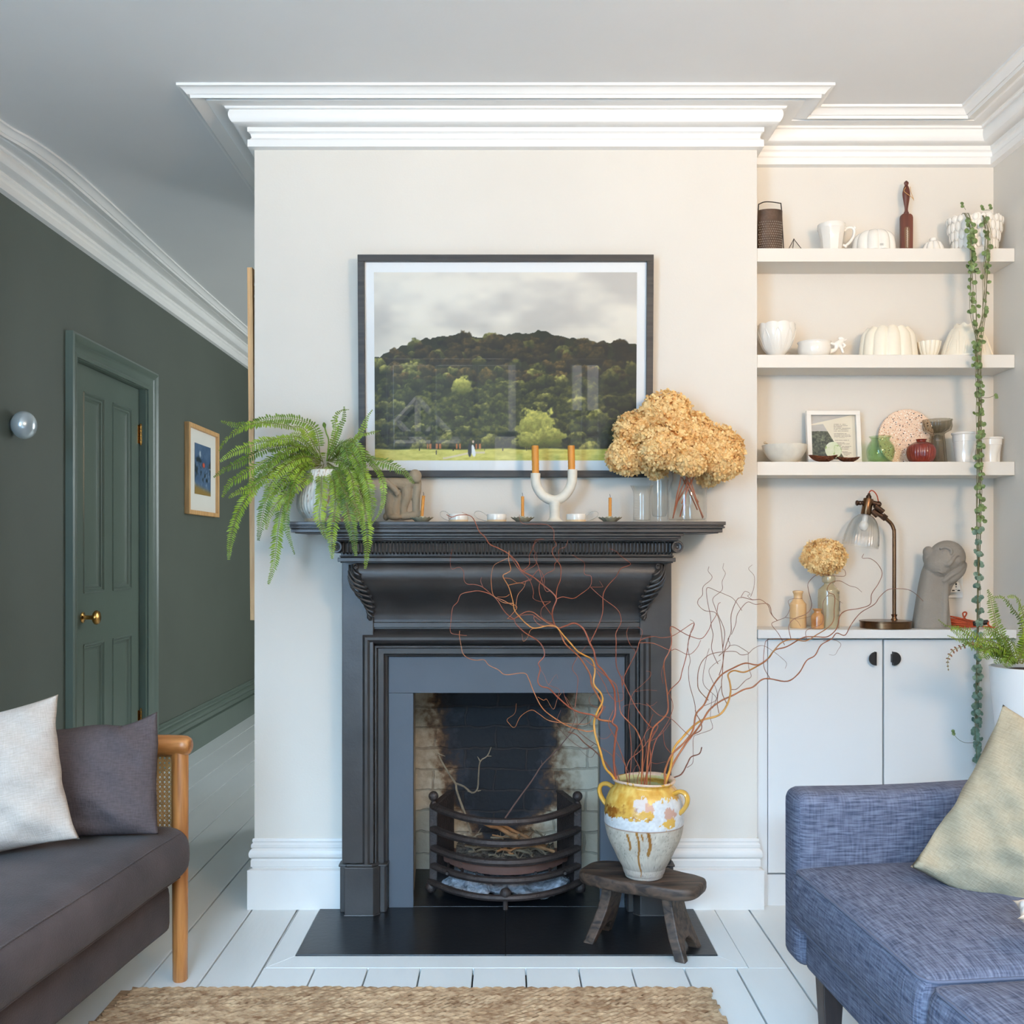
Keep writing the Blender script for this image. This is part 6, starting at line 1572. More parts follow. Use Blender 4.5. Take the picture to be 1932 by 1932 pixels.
# ================================================================ on the worktop
def wbase(px, Y): return Vector((wx(px, Y), Y, SH[4]+.0003))
M_stone1 = mat('buff_stoneware', srgb(214, 174, 124), .25, var=.06, vscale=30, coat=.5)
def flask(name, prof, c, mt, lab, cat, seg=48): m = MB(); m.lathe(prof, c, seg); return tag(obj(name, m, mt, angle=32), lab, cat)
c = wbase(1505.5, 3.272); S_ = 3.272/F
def prof_px(rows, cx, ybase, Y, z0=0): k = Y/F; return [(max(1e-5, abs(x-cx)*k), (ybase-y)*k) for x, y in rows]
zz = lambda x, y: (1480+x/13.8, 1060+y/13.8)
rows = [zz(150, 1722), zz(138, 1700), zz(140, 1100), zz(155, 1080), zz(225, 990), zz(245, 950), zz(240, 850), zz(218, 800), zz(215, 780), zz(222, 760), zz(260, 752), zz(290, 770), zz(290, 860)]
flask('stoneware_bottle', prof_px(rows, 1480+352/13.8, 1060+1722/13.8, 3.272)+[(1e-5, .11)], c, M_stone1, 'buff stoneware bottle on the worktop, leftmost of the three old bottles', 'bottle')
c = wbase(1542.5, 3.235)
M_stone2 = mat('brown_salt_glaze', srgb(176, 112, 62), .22, var=.15, vscale=30, coat=.5, col2=srgb(206, 156, 100))
rows = [zz(712, 1758), zz(694, 1745), zz(690, 1440), zz(705, 1400), zz(760, 1340), zz(766, 1300), zz(730, 1262), zz(722, 1246), zz(745, 1236), zz(780, 1245), zz(790, 1320)]
flask('stoneware_jar', prof_px(rows, 1480+853/13.8, 1060+1758/13.8, 3.235)+[(1e-5, .06)], c, M_stone2, 'small brown stoneware ink jar in front of the taller bottles', 'jar')
Yb = 3.272; c = wbase(1563.5, Yb); bc = c
M_stone3 = mat('grey_salt_glaze', srgb(168, 156, 126), .15, var=.08, vscale=24, coat=.7, bump=.12, bscale=70)
rows = [zz(880, 1722), zz(870, 1700), zz(862, 760), zz(868, 735), zz(1015, 595), zz(1020, 560), zz(990, 540), zz(975, 520), zz(965, 440), zz(980, 380), zz(1000, 365), zz(1060, 368), zz(1060, 440)]
t = thing('stoneware_bottle', 'tall grey stoneware bottle with printed stamp holding a dried hydrangea head', 'bottle', c)
m = MB(); m.lathe(prof_px(rows, 1480+1140/13.8, 1060+1722/13.8, Yb)+[(1e-5, .15)], c, 64); obj('body', m, M_stone3, t, angle=32)
def wraptext(txt, z, a0, size, rad):
    cu = bpy.data.curves.new('t', 'FONT'); cu.body = txt; cu.size = size; cu.align_x = 'CENTER'; cu.resolution_u = 2
    o = bpy.data.objects.new('t', cu); C.objects.link(o); dg = bpy.context.evaluated_depsgraph_get(); me = bpy.data.meshes.new_from_object(o.evaluated_get(dg))
    vs = []
    for v in me.vertices:
        a = a0+v.co.x/rad; vs.append(bc+Vector((math.cos(a)*(rad+.0003), math.sin(a)*(rad+.0003), z+v.co.y)))
    fs = [tuple(p.vertices) for p in me.polygons]; bpy.data.objects.remove(o); bpy.data.curves.remove(cu); bpy.data.meshes.remove(me); return vs, fs
m = MB(); rb_ = .0345
m.add(*wraptext('BURT', .110, R(-38), .0095, rb_)); m.add(*wraptext('& CO', .098, R(-38), .006, rb_)); m.add(*wraptext('ORTH', .0385, R(-44), .0075, rb_))
q = [bc+Vector((math.cos(R(-20)+.28*math.cos(b))*(rb_+.0003), math.sin(R(-20)+.28*math.cos(b))*(rb_+.0003), .070+.016*math.sin(b))) for b in [i*math.pi/12 for i in range(25)]]; m.tube(q, .0008, 4)
obj('printed_stamp', m, mat('blue_black_print', srgb(70, 74, 78), .4), t, smooth=False)
t = thing('dried_hydrangea', 'single dried cream hydrangea head standing in the grey stoneware bottle', 'dried flower', bc+Zv*.17)
hc = P(1555, 1051, Yb-.005); head(hc, .0625, 71, 620, .0078, M_petal2, t, (1.12, .78, .9))
m = MB(); m.tube([hc, bc+Zv*.165, bc+Zv*.155], .002, 6); obj('stem', m, M_redstem, t)
# ---- lamp
Mab = mat('antique_brass', srgb(112, 82, 58), .26, .95, var=.25, vscale=14)
Mab2 = mat('dark_antique_brass', srgb(84, 62, 48), .35, .85, var=.25, vscale=20)
c = wbase(1671, 3.262); Yl = 3.262
t = thing('table_lamp', 'antique brass table lamp with ribbed clear glass shade on the worktop', 'lamp', c)
m = MB(); m.lathe([(.078, 0), (.080, .002), (.080, .020), (.082, .0215), (.082, .0235), (.0805, .0245), (.04, .026), (1e-5, .026)], c, 72, M=Matrix.Diagonal((1, .94, 1, 1))); obj('base', m, Mab, t, angle=30)
zl = lambda x, y, Y=3.262: P(1570+x/6.233, 900+y/6.233, Y)
sb = Vector((zl(730, 0).x, Yl, c.z+.025))
m = MB(); m.lathe([(.0105, 0), (.0105, .003), (.008, .006), (.007, .010), (.009, .016), (.0095, .019), (.006, .020)], sb, 24); m.tube(catmull([sb, sb+Zv*.1, zl(730, 700), zl(722, 610), zl(690, 545), zl(620, 480)], 10), .0060, 14); obj('stem', m, Mab, t)
m = MB(); m.tube([zl(632, 488), zl(590, 455)], .0105, 8); m.tube([zl(600, 470), zl(480, 395)], .0078, 12); obj('joint', m, Mab2, t, angle=30)
m = MB(); m.tube([zl(600, 410, 3.25), zl(500, 335, 3.25)], .0098, 14, flat=(1, .8)); m.tube([zl(455, 300), zl(555, 325)], .0085, 12); m.ball(zl(545, 320), .0098, 12, 8); m.tube([zl(530, 460), zl(465, 400)], .0075, 10); obj('clamp_screw', m, Mab2, t)
m = MB(); q = [zl(370, 305), zl(355, 305), zl(345, 305), zl(330, 305), zl(315, 305), zl(300, 305), zl(285, 305), zl(278, 305)]; m.tube(q, [.006, .0078, .006, .0078, .006, .0088, .0088, .006], 12); obj('switch_knob', m, Mab2, t)
a_, b_ = zl(428, 255), zl(395, 442); m = MB(); m.tube([a_, a_.lerp(b_, .03), a_.lerp(b_, .97), b_], [.0150, .0158, .0158, .0150], 24); obj('shade_holder', m, Mab, t, angle=50)
m = MB(); a2 = zl(433, 205); m.tube([a2, a2.lerp(a_, .4), a_.lerp(a2, -.05)], [.004, .0085, .009], 12); m.ball(a2, .005, 10, 8); obj('cable_grip', m, Mab2, t)
m = MB(); m.tube(catmull([a2, zl(440, 175), zl(465, 158), zl(500, 178), zl(530, 225), zl(545, 290, 3.275), zl(570, 330, 3.285)], 6), .0018, 8); obj('cable', m, mat('orange_fabric_cable', srgb(176, 74, 40), .8, var=.25, vscale=400), t)
ax = (b_-a_).normalized(); rot = Zv.rotation_difference(-ax).to_matrix().to_4x4(); sc0_ = b_
sp_ = [(.034, -.062), (.0345, -.058), (.0335, -.050), (.0322, -.040), (.029, -.026), (.023, -.012), (.015, -.003), (.0095, 0), (.0085, .004)]
sp_ = smoothprof([(a*1.62, b*1.66) for a, b in sp_], 3)
m = MB(); m.lathe(sp_+[(p-.0012, q_) for p, q_ in reversed(sp_)], sc0_, 144, M=rot, fn=lambda r, z, a: (r*(1+.028*math.cos(36*a)*(1 if z > -.094 else .2)), z), closed=True); obj('glass_shade', m, M_rib, t, angle=80)
m = MB(); m.ball(sc0_+ax*.036, .0145, 16, 12, sc=(1, 1, 1.2)); m.tube([sc0_, sc0_+ax*.024], .009, 12); obj('bulb', m, mat('bulb_glass', srgb(230, 228, 222), .1, coat=.5), t)
# ---- stone face
zf = lambda x, y, d=0, Y=3.262: P(1570+x/6.233, 900+y/6.233, Y)+Vector((0, d, 0))
kf = Y_ = 3.262/F/6.233
rotf = Matrix.Rotation(R(38), 4, 'Y')
u6 = 3.262/F/6.233
body_ = MB(); ringz = [(1782, 948, 1388, .036), (1765, 944, 1392, .038), (1640, 965, 1372, .038), (1420, 1000, 1352, .037), (1250, 1030, 1340, .036), (1120, 1060, 1315, .034), (1040, 1090, 1290, .030)]
vs = []
for (yy, xl_, xr_, dp) in ringz:
    ce = zf((xl_+xr_)/2, yy); hw_ = (xr_-xl_)/2*u6
    for k_ in range(40):
        a_ = 2*math.pi*k_/40; vs.append(ce+Vector((hw_*math.copysign(abs(math.cos(a_))**.75, math.cos(a_)), dp*math.copysign(abs(math.sin(a_))**.8, math.sin(a_)), 0)))
body_.add(vs, [(i*40+k_, i*40+(k_+1) % 40, (i+1)*40+(k_+1) % 40, (i+1)*40+k_) for i in range(len(ringz)-1) for k_ in range(40)]+[tuple(range(39, -1, -1)), tuple((len(ringz)-1)*40+k_ for k_ in range(40))])
parts = [('m', body_), ('b', zf(1345, 945, -.004), (.0572, .046, .0545)), ('b', zf(1228, 1042, -.010), (.0425, .043, .0435)), ('b', zf(1290, 980, -.010), (.047, .044, .047)),
    ('b', zf(1130, 885, .0), (.0165, .018, .0195)), ('b', zf(1150, 950, .004), (.020, .024, .03)),
    ('t', [zf(1262, 1240, -.020), zf(1370, 1180, -.024), zf(1465, 1110, -.020), zf(1528, 1030, -.008)], [.0165, .018, .0165, .0125]),
    ('t', [zf(1262, 1215, -.034), zf(1350, 1140, -.038), zf(1430, 1095, -.034), zf(1500, 1035, -.024)], [.008, .0085, .0085, .007]),
    ('t', [zf(1400, 1180, -.010), zf(1350, 1250, -.008), zf(1310, 1380, -.012)], [.019, .017, .013]),
    ('t', [zf(1285, 1250, -.024), zf(1270, 1450, -.030), zf(1262, 1720, -.032)], [.014, .013, .012]),
    ('t', [zf(1215, 838, -.036), zf(1270, 826, -.043), zf(1322, 858, -.047), zf(1322, 905, -.050)], [.0036, .0048, .005, .0036]),
    ('t', [zf(1495, 985, -.030), zf(1440, 935, -.040), zf(1385, 922, -.047), zf(1345, 950, -.052), zf(1305, 1005, -.055), zf(1275, 1030, -.055)], [.0036, .005, .0055, .006, .0072, .0072]),
    ('b', zf(1268, 1032, -.053), (.0085, .006, .0065)), ('b', zf(1400, 990, -.043), (.012, .006, .010)), ('b', zf(1262, 905, -.042), (.011, .006, .013)),
    ('t', [zf(1163, 1082, -.042), zf(1192, 1078, -.047), zf(1222, 1096, -.048), zf(1250, 1118, -.047)], [.003, .0044, .0044, .003]), ('t', [zf(1178, 1102, -.044), zf(1205, 1116, -.047), zf(1235, 1126, -.046)], [.003, .0044, .003])]
fused('stone_face_sculpture', parts, .0018, M_face, 'grey stone sculpture of a tilted face resting on a hand, on the worktop', 'sculpture', None, 3)
# ---- socket, adaptor, cable
def socket():
    Yw = AY; xa, xb = wx(1787, Yw), wx(1817, Yw); t = thing('wall_socket', 'white wall socket behind the stone face, partly hidden', 'socket', (wx(1800, Yw), Yw, hz(1115, Yw)))
    m = MB(); m.box((wx(1770, Yw), Yw-.008, hz(1128, Yw)), (wx(1815, Yw), Yw, hz(1085, Yw))); obj('face_plate', m, M_trim, t, smooth=False, bevel=.002)
    t = thing('plug_adaptor', 'white travel plug adaptor pushed into the wall socket', 'plug adaptor', (wx(1802, Yw), Yw-.008, hz(1107, Yw)))
    m = MB(); pl = [(1796.5, 1098), (1808.5, 1098), (1812.5, 1118), (1791.5, 1118)]; m.prism([(wx(a, 3.31), 3.305, hz(b, 3.31)) for a, b in pl], (0, .031, 0)); obj('body', m, M_white, t, smooth=False, bevel=.0035, bseg=3)
    m = MB()
    for (a, b, w2, h2) in ((1802.5, 1102, 1.3, 2.2), (1797.5, 1114, 2.4, 1.2), (1807.5, 1114, 2.4, 1.2), (1802.5, 1107, 1.2, 1.0), (1802.5, 1112, .6, .6)): m.box((wx(a-w2, 3.31), 3.3043, hz(b+h2, 3.31)), (wx(a+w2, 3.31), 3.3055, hz(b-h2, 3.31)))
    obj('pin_slots', m, M_black, t, smooth=False)
socket()
M_ocable = MATS['orange_fabric_cable']
m = MB(); rc = random.Random(5)
for k_ in range(7):
    z = SH[4]+.003+.0045*k_*(1 if k_ < 6 else 1.1); a, b_ = 1793+rc.uniform(-6, 0), 1843+rc.uniform(-2, 2); Yk = 3.285
    q = [Vector((wx(a, Yk), Yk, z+.004)), Vector((wx(a+15, Yk), Yk-.012-.002*k_, z+.003*math.sin(k_))), Vector((wx(b_-12, Yk), Yk-.012, SH[4]+.004+.0022*k_)), Vector((wx(b_+3, Yk), Yk-.006, SH[4]+.006+.0018*k_)), Vector((wx(b_-10, Yk), Yk+.016, SH[4]+.005+.003*k_)), Vector((wx(a+8, Yk), Yk+.012, z+.002))]
    m.tube(catmull(q, 6), .0026, 8)
q = [Vector((wx(a, 3.28), 3.27, SH[4]+zz_)) for a, zz_ in ((1812, .016), (1816, .030), (1821, .046), (1818, .051), (1814, .046), (1817, .032), (1824, .022))]; m.tube(catmull(q, 5), .0026, 8)
q = [Vector((wx(a, 3.27), Yq, SH[4]+zz_)) for a, zz_, Yq in ((1845, .006, 3.27), (1855, .005, 3.26), (1866, .004, 3.25), (1869, .004, 3.245), (1862, .005, 3.24), (1859, .012, 3.25), (1862, .022, 3.26))]; m.tube(catmull(q, 5), .0028, 8)
t = tag(obj('coiled_cable', m, M_ocable), 'orange fabric covered cable coiled on the worktop behind the vines', 'cable')
m = MB(); m.tube([Vector((wx(1836, 3.27), 3.27, SH[4]+.014)), Vector((wx(1846, 3.27), 3.268, SH[4]+.015)), Vector((wx(1862, 3.27), 3.262, SH[4]+.019))], [.007, .009, .008], 14); obj('plug', m, M_black, t)

# ================================================================ white potted fern at the right
pY = 2.86; pc2 = Vector((1.476, pY, 0)); zr = hz(1258, pY)
t = thing('potted_fern', 'small green fern in a plain white pot at the right edge, behind the blue sofa', 'plant', (pc2.x, pY, zr-.25))
m = MB(); m.lathe(smoothprof([(.072, -.22), (.086, -.216), (.094, -.17), (.103, -.09), (.109, -.02), (.110, 0)], 4)+[(.105, .001), (.102, -.03), (1e-5, -.035)], (pc2.x, pY, zr), 72); obj('pot', m, mat('matt_white_ceramic', srgb(232, 232, 230), .45, var=.02, vscale=6), t)
m = MB(); m.lathe([(.1025, -.02), (.06, -.008), (1e-5, -.004)], (pc2.x, pY, zr), 24); obj('soil', m, MATS['dark_soil'], t)
tt = thing('plant_stand', 'round white plant stand under the white pot, behind the blue sofa', 'plant stand', (pc2.x, pY, 0))
m = MB(); m.lathe([(.10, zr-.245), (.102, zr-.242), (.102, zr-.222), (.10, zr-.2205)], (pc2.x, pY, 0), 48); obj('top', m, M_trim, tt)
for k_ in range(3):
    a = 2*math.pi*k_/3+.5; m = MB(); m.tube([(pc2.x+.06*math.cos(a), pY+.06*math.sin(a), zr-.246), (pc2.x+.08*math.cos(a), pY+.08*math.sin(a), 0.002)], .012, 12); obj('leg', m, M_trim, tt)
GR = [[(1000,1180),(880,950),(800,750),(730,560),(690,350),(645,220)], [(1020,1180),(760,960),(560,850),(380,750),(240,720),(160,740)], [(1000,1180),(740,1050),(560,960),(440,930),(300,820),(160,740)],
 [(980,1190),(800,1060),(640,1020),(480,960),(360,900),(250,870),(120,820)], [(1030,1180),(1100,900),(1080,640),(980,480),(880,360),(820,310),(720,330)], [(1060,1150),(1150,800),(1110,560),(1060,400),(1000,310),(900,320)],
 [(1000,1180),(900,900),(760,780),(660,760),(580,830)], [(990,1180),(880,1000),(800,860),(720,800),(640,740),(600,700)], [(960,1180),(700,1000),(450,850),(250,720),(110,690),(0,610)],
 [(1060,1180),(1000,1000),(960,900),(980,850)], [(1040,1190),(900,1100),(800,1120),(740,1180)], [(1080,1190),(1050,1050),(1100,1000),(1180,1040)], [(1000,1190),(800,1000),(660,980),(580,1060),(540,1120)],
 [(1010,1180),(860,980),(700,900),(560,900),(470,990)], [(1090,1190),(1200,900),(1330,760),(1480,800)], [(1090,1190),(1250,1000),(1420,950),(1600,1050)], [(1040,1180),(960,1080),(900,1160),(880,1230)], [(1100,1190),(1180,760),(1280,500),(1420,400)], [(990,1190),(840,1020),(740,1000),(650,1080),(610,1130)]]
for i, f in enumerate(GR):
    n = len(f); pts = []
    for j, (a, b) in enumerate(f):
        k_ = j/(n-1); pts.append(P(1770+a/6.9, 1080+b/6.9, pY+.0+(.06*math.sin(i*1.9))*k_-.03*k_))
    frond(pts, t, M_fern if i % 2 else M_fern2, L_=.019 if i not in (3, 8) else .012, step=.0068, seed=100+i, wid=.25, nrm=Vector((0, -.7, .7)))
m = MB(); q = [P(1770+a/6.9, 1080+b/6.9, pY-.04) for a, b in ((640,1010),(500,930),(420,920),(330,960),(200,1010),(140,1090),(125,1180),(135,1280))]
frond(q, t, mat('dead_frond', srgb(112, 70, 44), .8, var=.3, vscale=60), L_=.008, step=.012, seed=99, wid=.6)['label'] = 'brown dried frond'
# ================================================================ curly willow in the jar
def willow_mat():
    m, nt, b = newmat('willow_bark'); N = nt.nodes; L = nt.links
    at = N.new('ShaderNodeVertexColor'); at.layer_name = 'ink'; tc = N.new('ShaderNodeTexCoord'); n = N.new('ShaderNodeTexNoise'); n.inputs['Scale'].default_value = 45; L.new(tc.outputs['Object'], n.inputs['Vector'])
    hs = N.new('ShaderNodeHueSaturation'); L.new(at.outputs['Color'], hs.inputs['Color']); mr = N.new('ShaderNodeMapRange'); mr.inputs['To Min'].default_value = .65; mr.inputs['To Max'].default_value = 1.35
    L.new(n.outputs['Fac'], mr.inputs['Value']); L.new(mr.outputs['Result'], hs.inputs['Value']); L.new(hs.outputs['Color'], b.inputs['Base Color']); b.inputs['Roughness'].default_value = .45; return m
M_willow = willow_mat()
def Z(k, pts):
    o = {1: (820, 960, 6.44), 2: (940, 1200, 6.44), 3: (1100, 1020, 6.44), 4: (1220, 1200, 6.44), 5: (1380, 1040, 5.084)}[k]
    return [(o[0]+a/o[2], o[1]+b/o[2]) for a, b in pts]
def depth(px, py, sd=0):
    dx = px-1216; t_ = min(1, abs(dx)/380); h_ = max(0, (1480-py)/400)
    base_ = 2.885+(-.085*t_ if dx < 0 else .15*t_)-.03*h_*(1-t_)
    return base_+.035*(vnoise(px/38.+sd*3, py/38.+sd, sd)-.5)*min(1, max(0, (1470-py)/90))
def branch(name_label, runs, sd, col0, col1):
    """runs: [(points, r0, r1)] the first is the trunk"""
    m = MB(); cols = []; f = lambda c: (c/255/12.92 if c/255 <= .04045 else ((c/255+.055)/1.055)**2.4)
    for pts, r0, r1 in runs:
        P3 = [P(a, b, depth(a, b, sd)) for a, b in pts]
        if pts[0][1] > 1462 and pts[0][0] > 1160:       # runs that start in the jar go down into it
            s0 = P3[0]; s1 = Vector((jc.x+(s0.x-jc.x)*.45, jc.y+(s0.y-jc.y)*.4, .33)); s2 = Vector((jc.x+(s0.x-jc.x)*.2, jc.y, .24))
            P3 = [s2, s1]+P3
        q = catmull(P3, 5); n = len(q); seg = 7 if r0 > .0017 else 5; rad = [(r0+(r1-r0)*(i/(n-1))**.8)*(1+.08*math.sin(i*1.7)) for i in range(n)]
        v0 = len(m.v); m.tube(q, rad, seg)
        for i in range(n):
            k_ = (rad[i]-.0007)/.0026; k_ = max(0, min(1, k_)); c = lerpc(col1, col0, k_); cols += [(f(c[0]), f(c[1]), f(c[2]), 1)]*seg
        while len(cols) < len(m.v): cols.append(cols[-1])
    o = obj('willow_branch', m, M_willow, fixn=False); ca = o.data.color_attributes.new('ink', 'FLOAT_COLOR', 'POINT'); ca.data.foreach_set('color', [x for c in cols for x in c])
    return tag(o, name_label, 'branch', 'curly willow branches in the jar')
YEL, ORG, RED, BRN = (206, 148, 54), (176, 104, 58), (140, 70, 44), (112, 64, 42)
branch('tallest curly willow branch, its tip crossing the white cup on the mantelpiece', [
 (Z(2, [(1445,1780),(1405,1500),(1430,1200),(1442,1110),(1385,1050),(1420,950),(1420,780),(1400,620),(1280,430),(1200,340),(1160,180),(1110,80),(1080,0)])+Z(1, [(1800,1450),(1700,1390),(1600,1420),(1500,1450),(1460,1410),(1430,1300),(1440,1210),(1480,1100),(1430,1020),(1320,930),(1200,830),(1060,750),(1000,650),(900,550),(780,480),(670,430),(610,340),(540,270),(450,95),(300,75),(210,100),(145,70)]), .0036, .0011),
 (Z(1, [(1475,1080),(1490,960),(1530,850),(1530,700),(1480,620),(1430,540),(1440,480),(1480,440),(1450,370),(1445,260),(1370,195),(1230,185),(1080,180),(1035,130),(1030,70)]), .0013, .0006),
 (Z(1, [(1480,1095),(1560,1070),(1680,1090),(1770,1040),(1890,940),(1900,820),(1820,790),(1820,660),(1740,600),(1670,560)]), .0011, .0005),
 (Z(1, [(1060,760),(1150,680),(1150,570),(1200,470),(1230,380),(1330,370)]), .0009, .0005), (Z(1, [(1400,1000),(1340,980),(1260,700),(1210,590),(1220,530),(1190,460),(1260,380)]), .0009, .0005),
 (Z(1, [(1420,1290),(1310,1130),(1270,1000),(1280,900),(1340,800),(1450,740),(1460,670),(1510,600),(1510,500),(1590,460),(1620,380)]), .0011, .0005),
 (Z(3, [(85,1240),(200,1000),(240,850),(245,660),(300,550),(400,440),(460,340),(560,300),(570,270),(450,180),(400,130),(320,95)]), .0014, .0005),
 (Z(1, [(910,560),(1030,740),(1150,860),(1200,1000),(1200,1090),(1300,1130),(1410,1125)]), .001, .0005), (Z(1, [(1410,1130),(1310,1200),(1290,1290),(1330,1340),(1440,1400)]), .0008, .0008),
 (Z(1, [(1190,820),(1270,740),(1330,840),(1330,930)]), .0008, .0006), (Z(1, [(450,95),(330,40)]), .0007, .0004), (Z(1, [(210,100),(180,125),(160,90)]), .0007, .0004), (Z(1, [(1080,760),(1200,700),(1240,640),(1240,520)]), .0007, .0004), (Z(1, [(1180,860),(1050,900),(1120,870),(1200,830)]), .0007, .0004)], 1, RED, RED)
branch('yellow barked willow stem rising from the left of the jar', [
 (Z(2, [(1435,1785),(1300,1600),(1240,1400),(1180,1200),(1165,1050),(1200,930),(1265,800),(1250,700),(1160,580),(1175,420),(1140,290),(1040,230),(960,180),(880,90),(800,0)])+Z(1, [(1520,1480),(1470,1430),(1380,1420),(1210,1450),(1120,1400),(1030,1310),(970,1230),(950,1120),(900,950),(830,820),(880,780),(925,740),(900,620),(905,510)]), .0038, .0009),
 (Z(1, [(890,930),(1030,900),(1100,920)]), .0009, .0005), (Z(1, [(960,1180),(830,1110),(720,1060),(690,930),(690,800),(720,690),(800,640),(890,600)]), .001, .0006), (Z(1, [(950,1150),(840,1140),(770,1100)]), .0012, .0006),
 (Z(1, [(960,1160),(1000,1200),(940,1280),(880,1340)]), .0011, .0005), (Z(1, [(830,840),(920,850),(1000,900)]), .0007, .0004), (Z(1, [(910,1040),(860,1070),(760,1070)]), .0008, .0006), (Z(1, [(985,1200),(1010,1050),(1080,960),(1110,880)]), .0008, .0004),
 (Z(1, [(1210,1450),(1160,1480),(1130,1560),(1080,1610),(1060,1520)]), .0007, .0004)], 2, YEL, ORG)
branch('orange brown willow stem twined beside the yellow one', [
 (Z(2, [(1370,1040),(1210,1000),(1265,850),(1140,600),(1120,480),(1050,350),(970,240),(820,100),(770,0)])+Z(1, [(1490,1440),(1380,1390),(1280,1320),(1200,1260),(1120,1250),(1020,1300),(960,1340),(890,1335)]), .0030, .0010),
 (Z(1, [(1480,1440),(1280,1410),(1210,1340),(1200,1290),(1080,1290),(1000,1320)]), .0012, .0008), (Z(1, [(1210,1300),(1290,1360)]), .0012, .0007),
 (Z(2, [(970,240),(900,390),(965,500),(960,640),(930,880)]), .0010, .0008), (Z(2, [(980,230),(1080,110)]), .0007, .0006),
 (Z(2, [(1210,1000),(1300,860),(1250,880),(1150,850),(1105,800),(1120,730),(1190,690)]), .0008, .0004)], 3, ORG, RED)
branch('willow branch sweeping left across the slate lintel to the fireplace corner', [
 (Z(2, [(1200,1000),(1150,960),(1000,930),(870,870),(720,740),(620,640),(520,610),(480,540),(510,400),(490,330),(560,240),(540,130),(470,50),(390,0)])+Z(1, [(1080,1490),(990,1400),(960,1340),(890,1290),(830,1220),(760,1110),(680,1040),(550,1000),(450,1005),(320,1040),(280,1130),(220,1200),(200,1350),(195,1500),(300,1530),(390,1540)]), .0024, .0007),
 (Z(1, [(700,1050),(580,950),(480,920),(400,915),(360,870),(350,760),(300,710),(210,730),(190,650),(200,550),(215,490)]), .001, .0005), (Z(1, [(590,960),(560,880),(570,830)]), .0008, .0004),
 (Z(2, [(720,740),(740,650),(610,590),(560,480),(510,400)]), .0006, .0005), (Z(2, [(860,850),(810,740),(790,650)]), .0009, .0004), (Z(2, [(610,600),(700,470),(725,520)]), .0005, .0003)], 4, RED, RED)
branch('long thin willow twig looping left over the brick opening', [
 (Z(2, [(1170,1150),(1080,1160),(1000,1140),(860,1100),(720,1020),(580,920),(500,820),(420,650),(370,520),(310,450),(90,470),(0,410)])+Z(1, [(660,1900),(600,1835),(500,1840),(400,1810),(340,1750),(320,1650),(300,1540),(305,1480)]), .0018, .0007),
 (Z(2, [(720,1050),(600,1020),(500,950),(400,900),(270,980),(200,1110),(130,1060),(110,1010),(200,940),(220,820)]), .001, .0005), (Z(2, [(480,740),(550,780),(590,770),(670,890),(720,760),(770,690)]), .0007, .0004), (Z(2, [(720,1050),(950,1070),(1090,1060),(1150,980)]), .0009, .0007)], 5, ORG, ORG)
branch('dark lowest willow branch leaning left from the jar rim', [
 (Z(2, [(1440,1790),(1350,1600),(1200,1420),(1050,1300),(950,1200),(845,1165)]), .0028, .0013), (Z(2, [(870,1160),(930,1010),(915,900)]), .0011, .0007),
 (Z(2, [(1480,1780),(1400,1500),(1360,1430),(1220,1340),(1060,1230),(960,1130),(960,1000),(920,900),(820,740)]), .0016, .0007), (Z(2, [(1160,1320),(1070,1370),(960,1330),(830,1220),(710,1080),(720,1000),(760,900)]), .001, .0005), (Z(2, [(1180,1410),(1140,1470),(1080,1460),(980,1370)]), .0007, .0003)], 6, BRN, BRN)
branch('slender willow branch rising in the middle of the jar towards the hood', [
 (Z(2, [(1740,1800),(1750,1550),(1750,1340),(1680,1150),(1580,1040),(1490,930),(1470,800),(1440,620),(1400,560),(1250,440),(1200,400),(1110,330),(1040,270)]), .0026, .0010),
 (Z(2, [(1560,1700),(1540,1560),(1450,1300),(1400,1200),(1340,1060),(1400,900)]), .0018, .0009), (Z(2, [(1550,1640),(1600,1500),(1740,1380),(1900,1150)]), .0014, .0009), (Z(2, [(1200,430),(1300,600),(1340,700),(1430,800)]), .0011, .0010), (Z(2, [(1380,1180),(1320,1240),(1240,1240),(1200,1180)]), .0008, .0005)], 7, ORG, RED)
branch('willow twig curling up to a small hook in front of the right jamb', [
 (Z(2, [(1600,1800),(1610,1600),(1620,1400),(1600,1150),(1580,1000),(1600,800),(1650,680),(1740,600),(1840,500),(1850,440),(1800,425)]), .0014, .0005), (Z(2, [(1510,930),(1530,850),(1700,820),(1850,850),(1932,800)]), .0007, .0005), (Z(2, [(1640,680),(1800,655),(1932,665)]), .0006, .0005)], 8, RED, RED)
branch('willow branch climbing straight past the right leaf bracket', [
 (Z(2, [(1780,1790),(1850,1500),(1840,1300),(1932,1120)])+Z(4, [(120,1080),(60,1110),(-40,1000),(-150,830),(-290,540),(-363,380),(-373,200),(-370,60)])+Z(3, [(400,1120),(460,1000),(450,900),(400,820),(240,700),(90,565)]), .0022, .0008),
 (Z(3, [(90,565),(230,565),(235,545),(200,490)]), .0007, .0004), (Z(3, [(480,1760),(520,1600),(640,1370),(690,1220),(720,1100),(660,1045)]), .0013, .0005), (Z(3, [(640,1350),(560,1240),(530,1120),(560,1040)]), .0007, .0004),
 (Z(2, [(1430,800),(1520,760),(1500,560),(1510,480)]), .001, .0009)], 9, RED, RED)
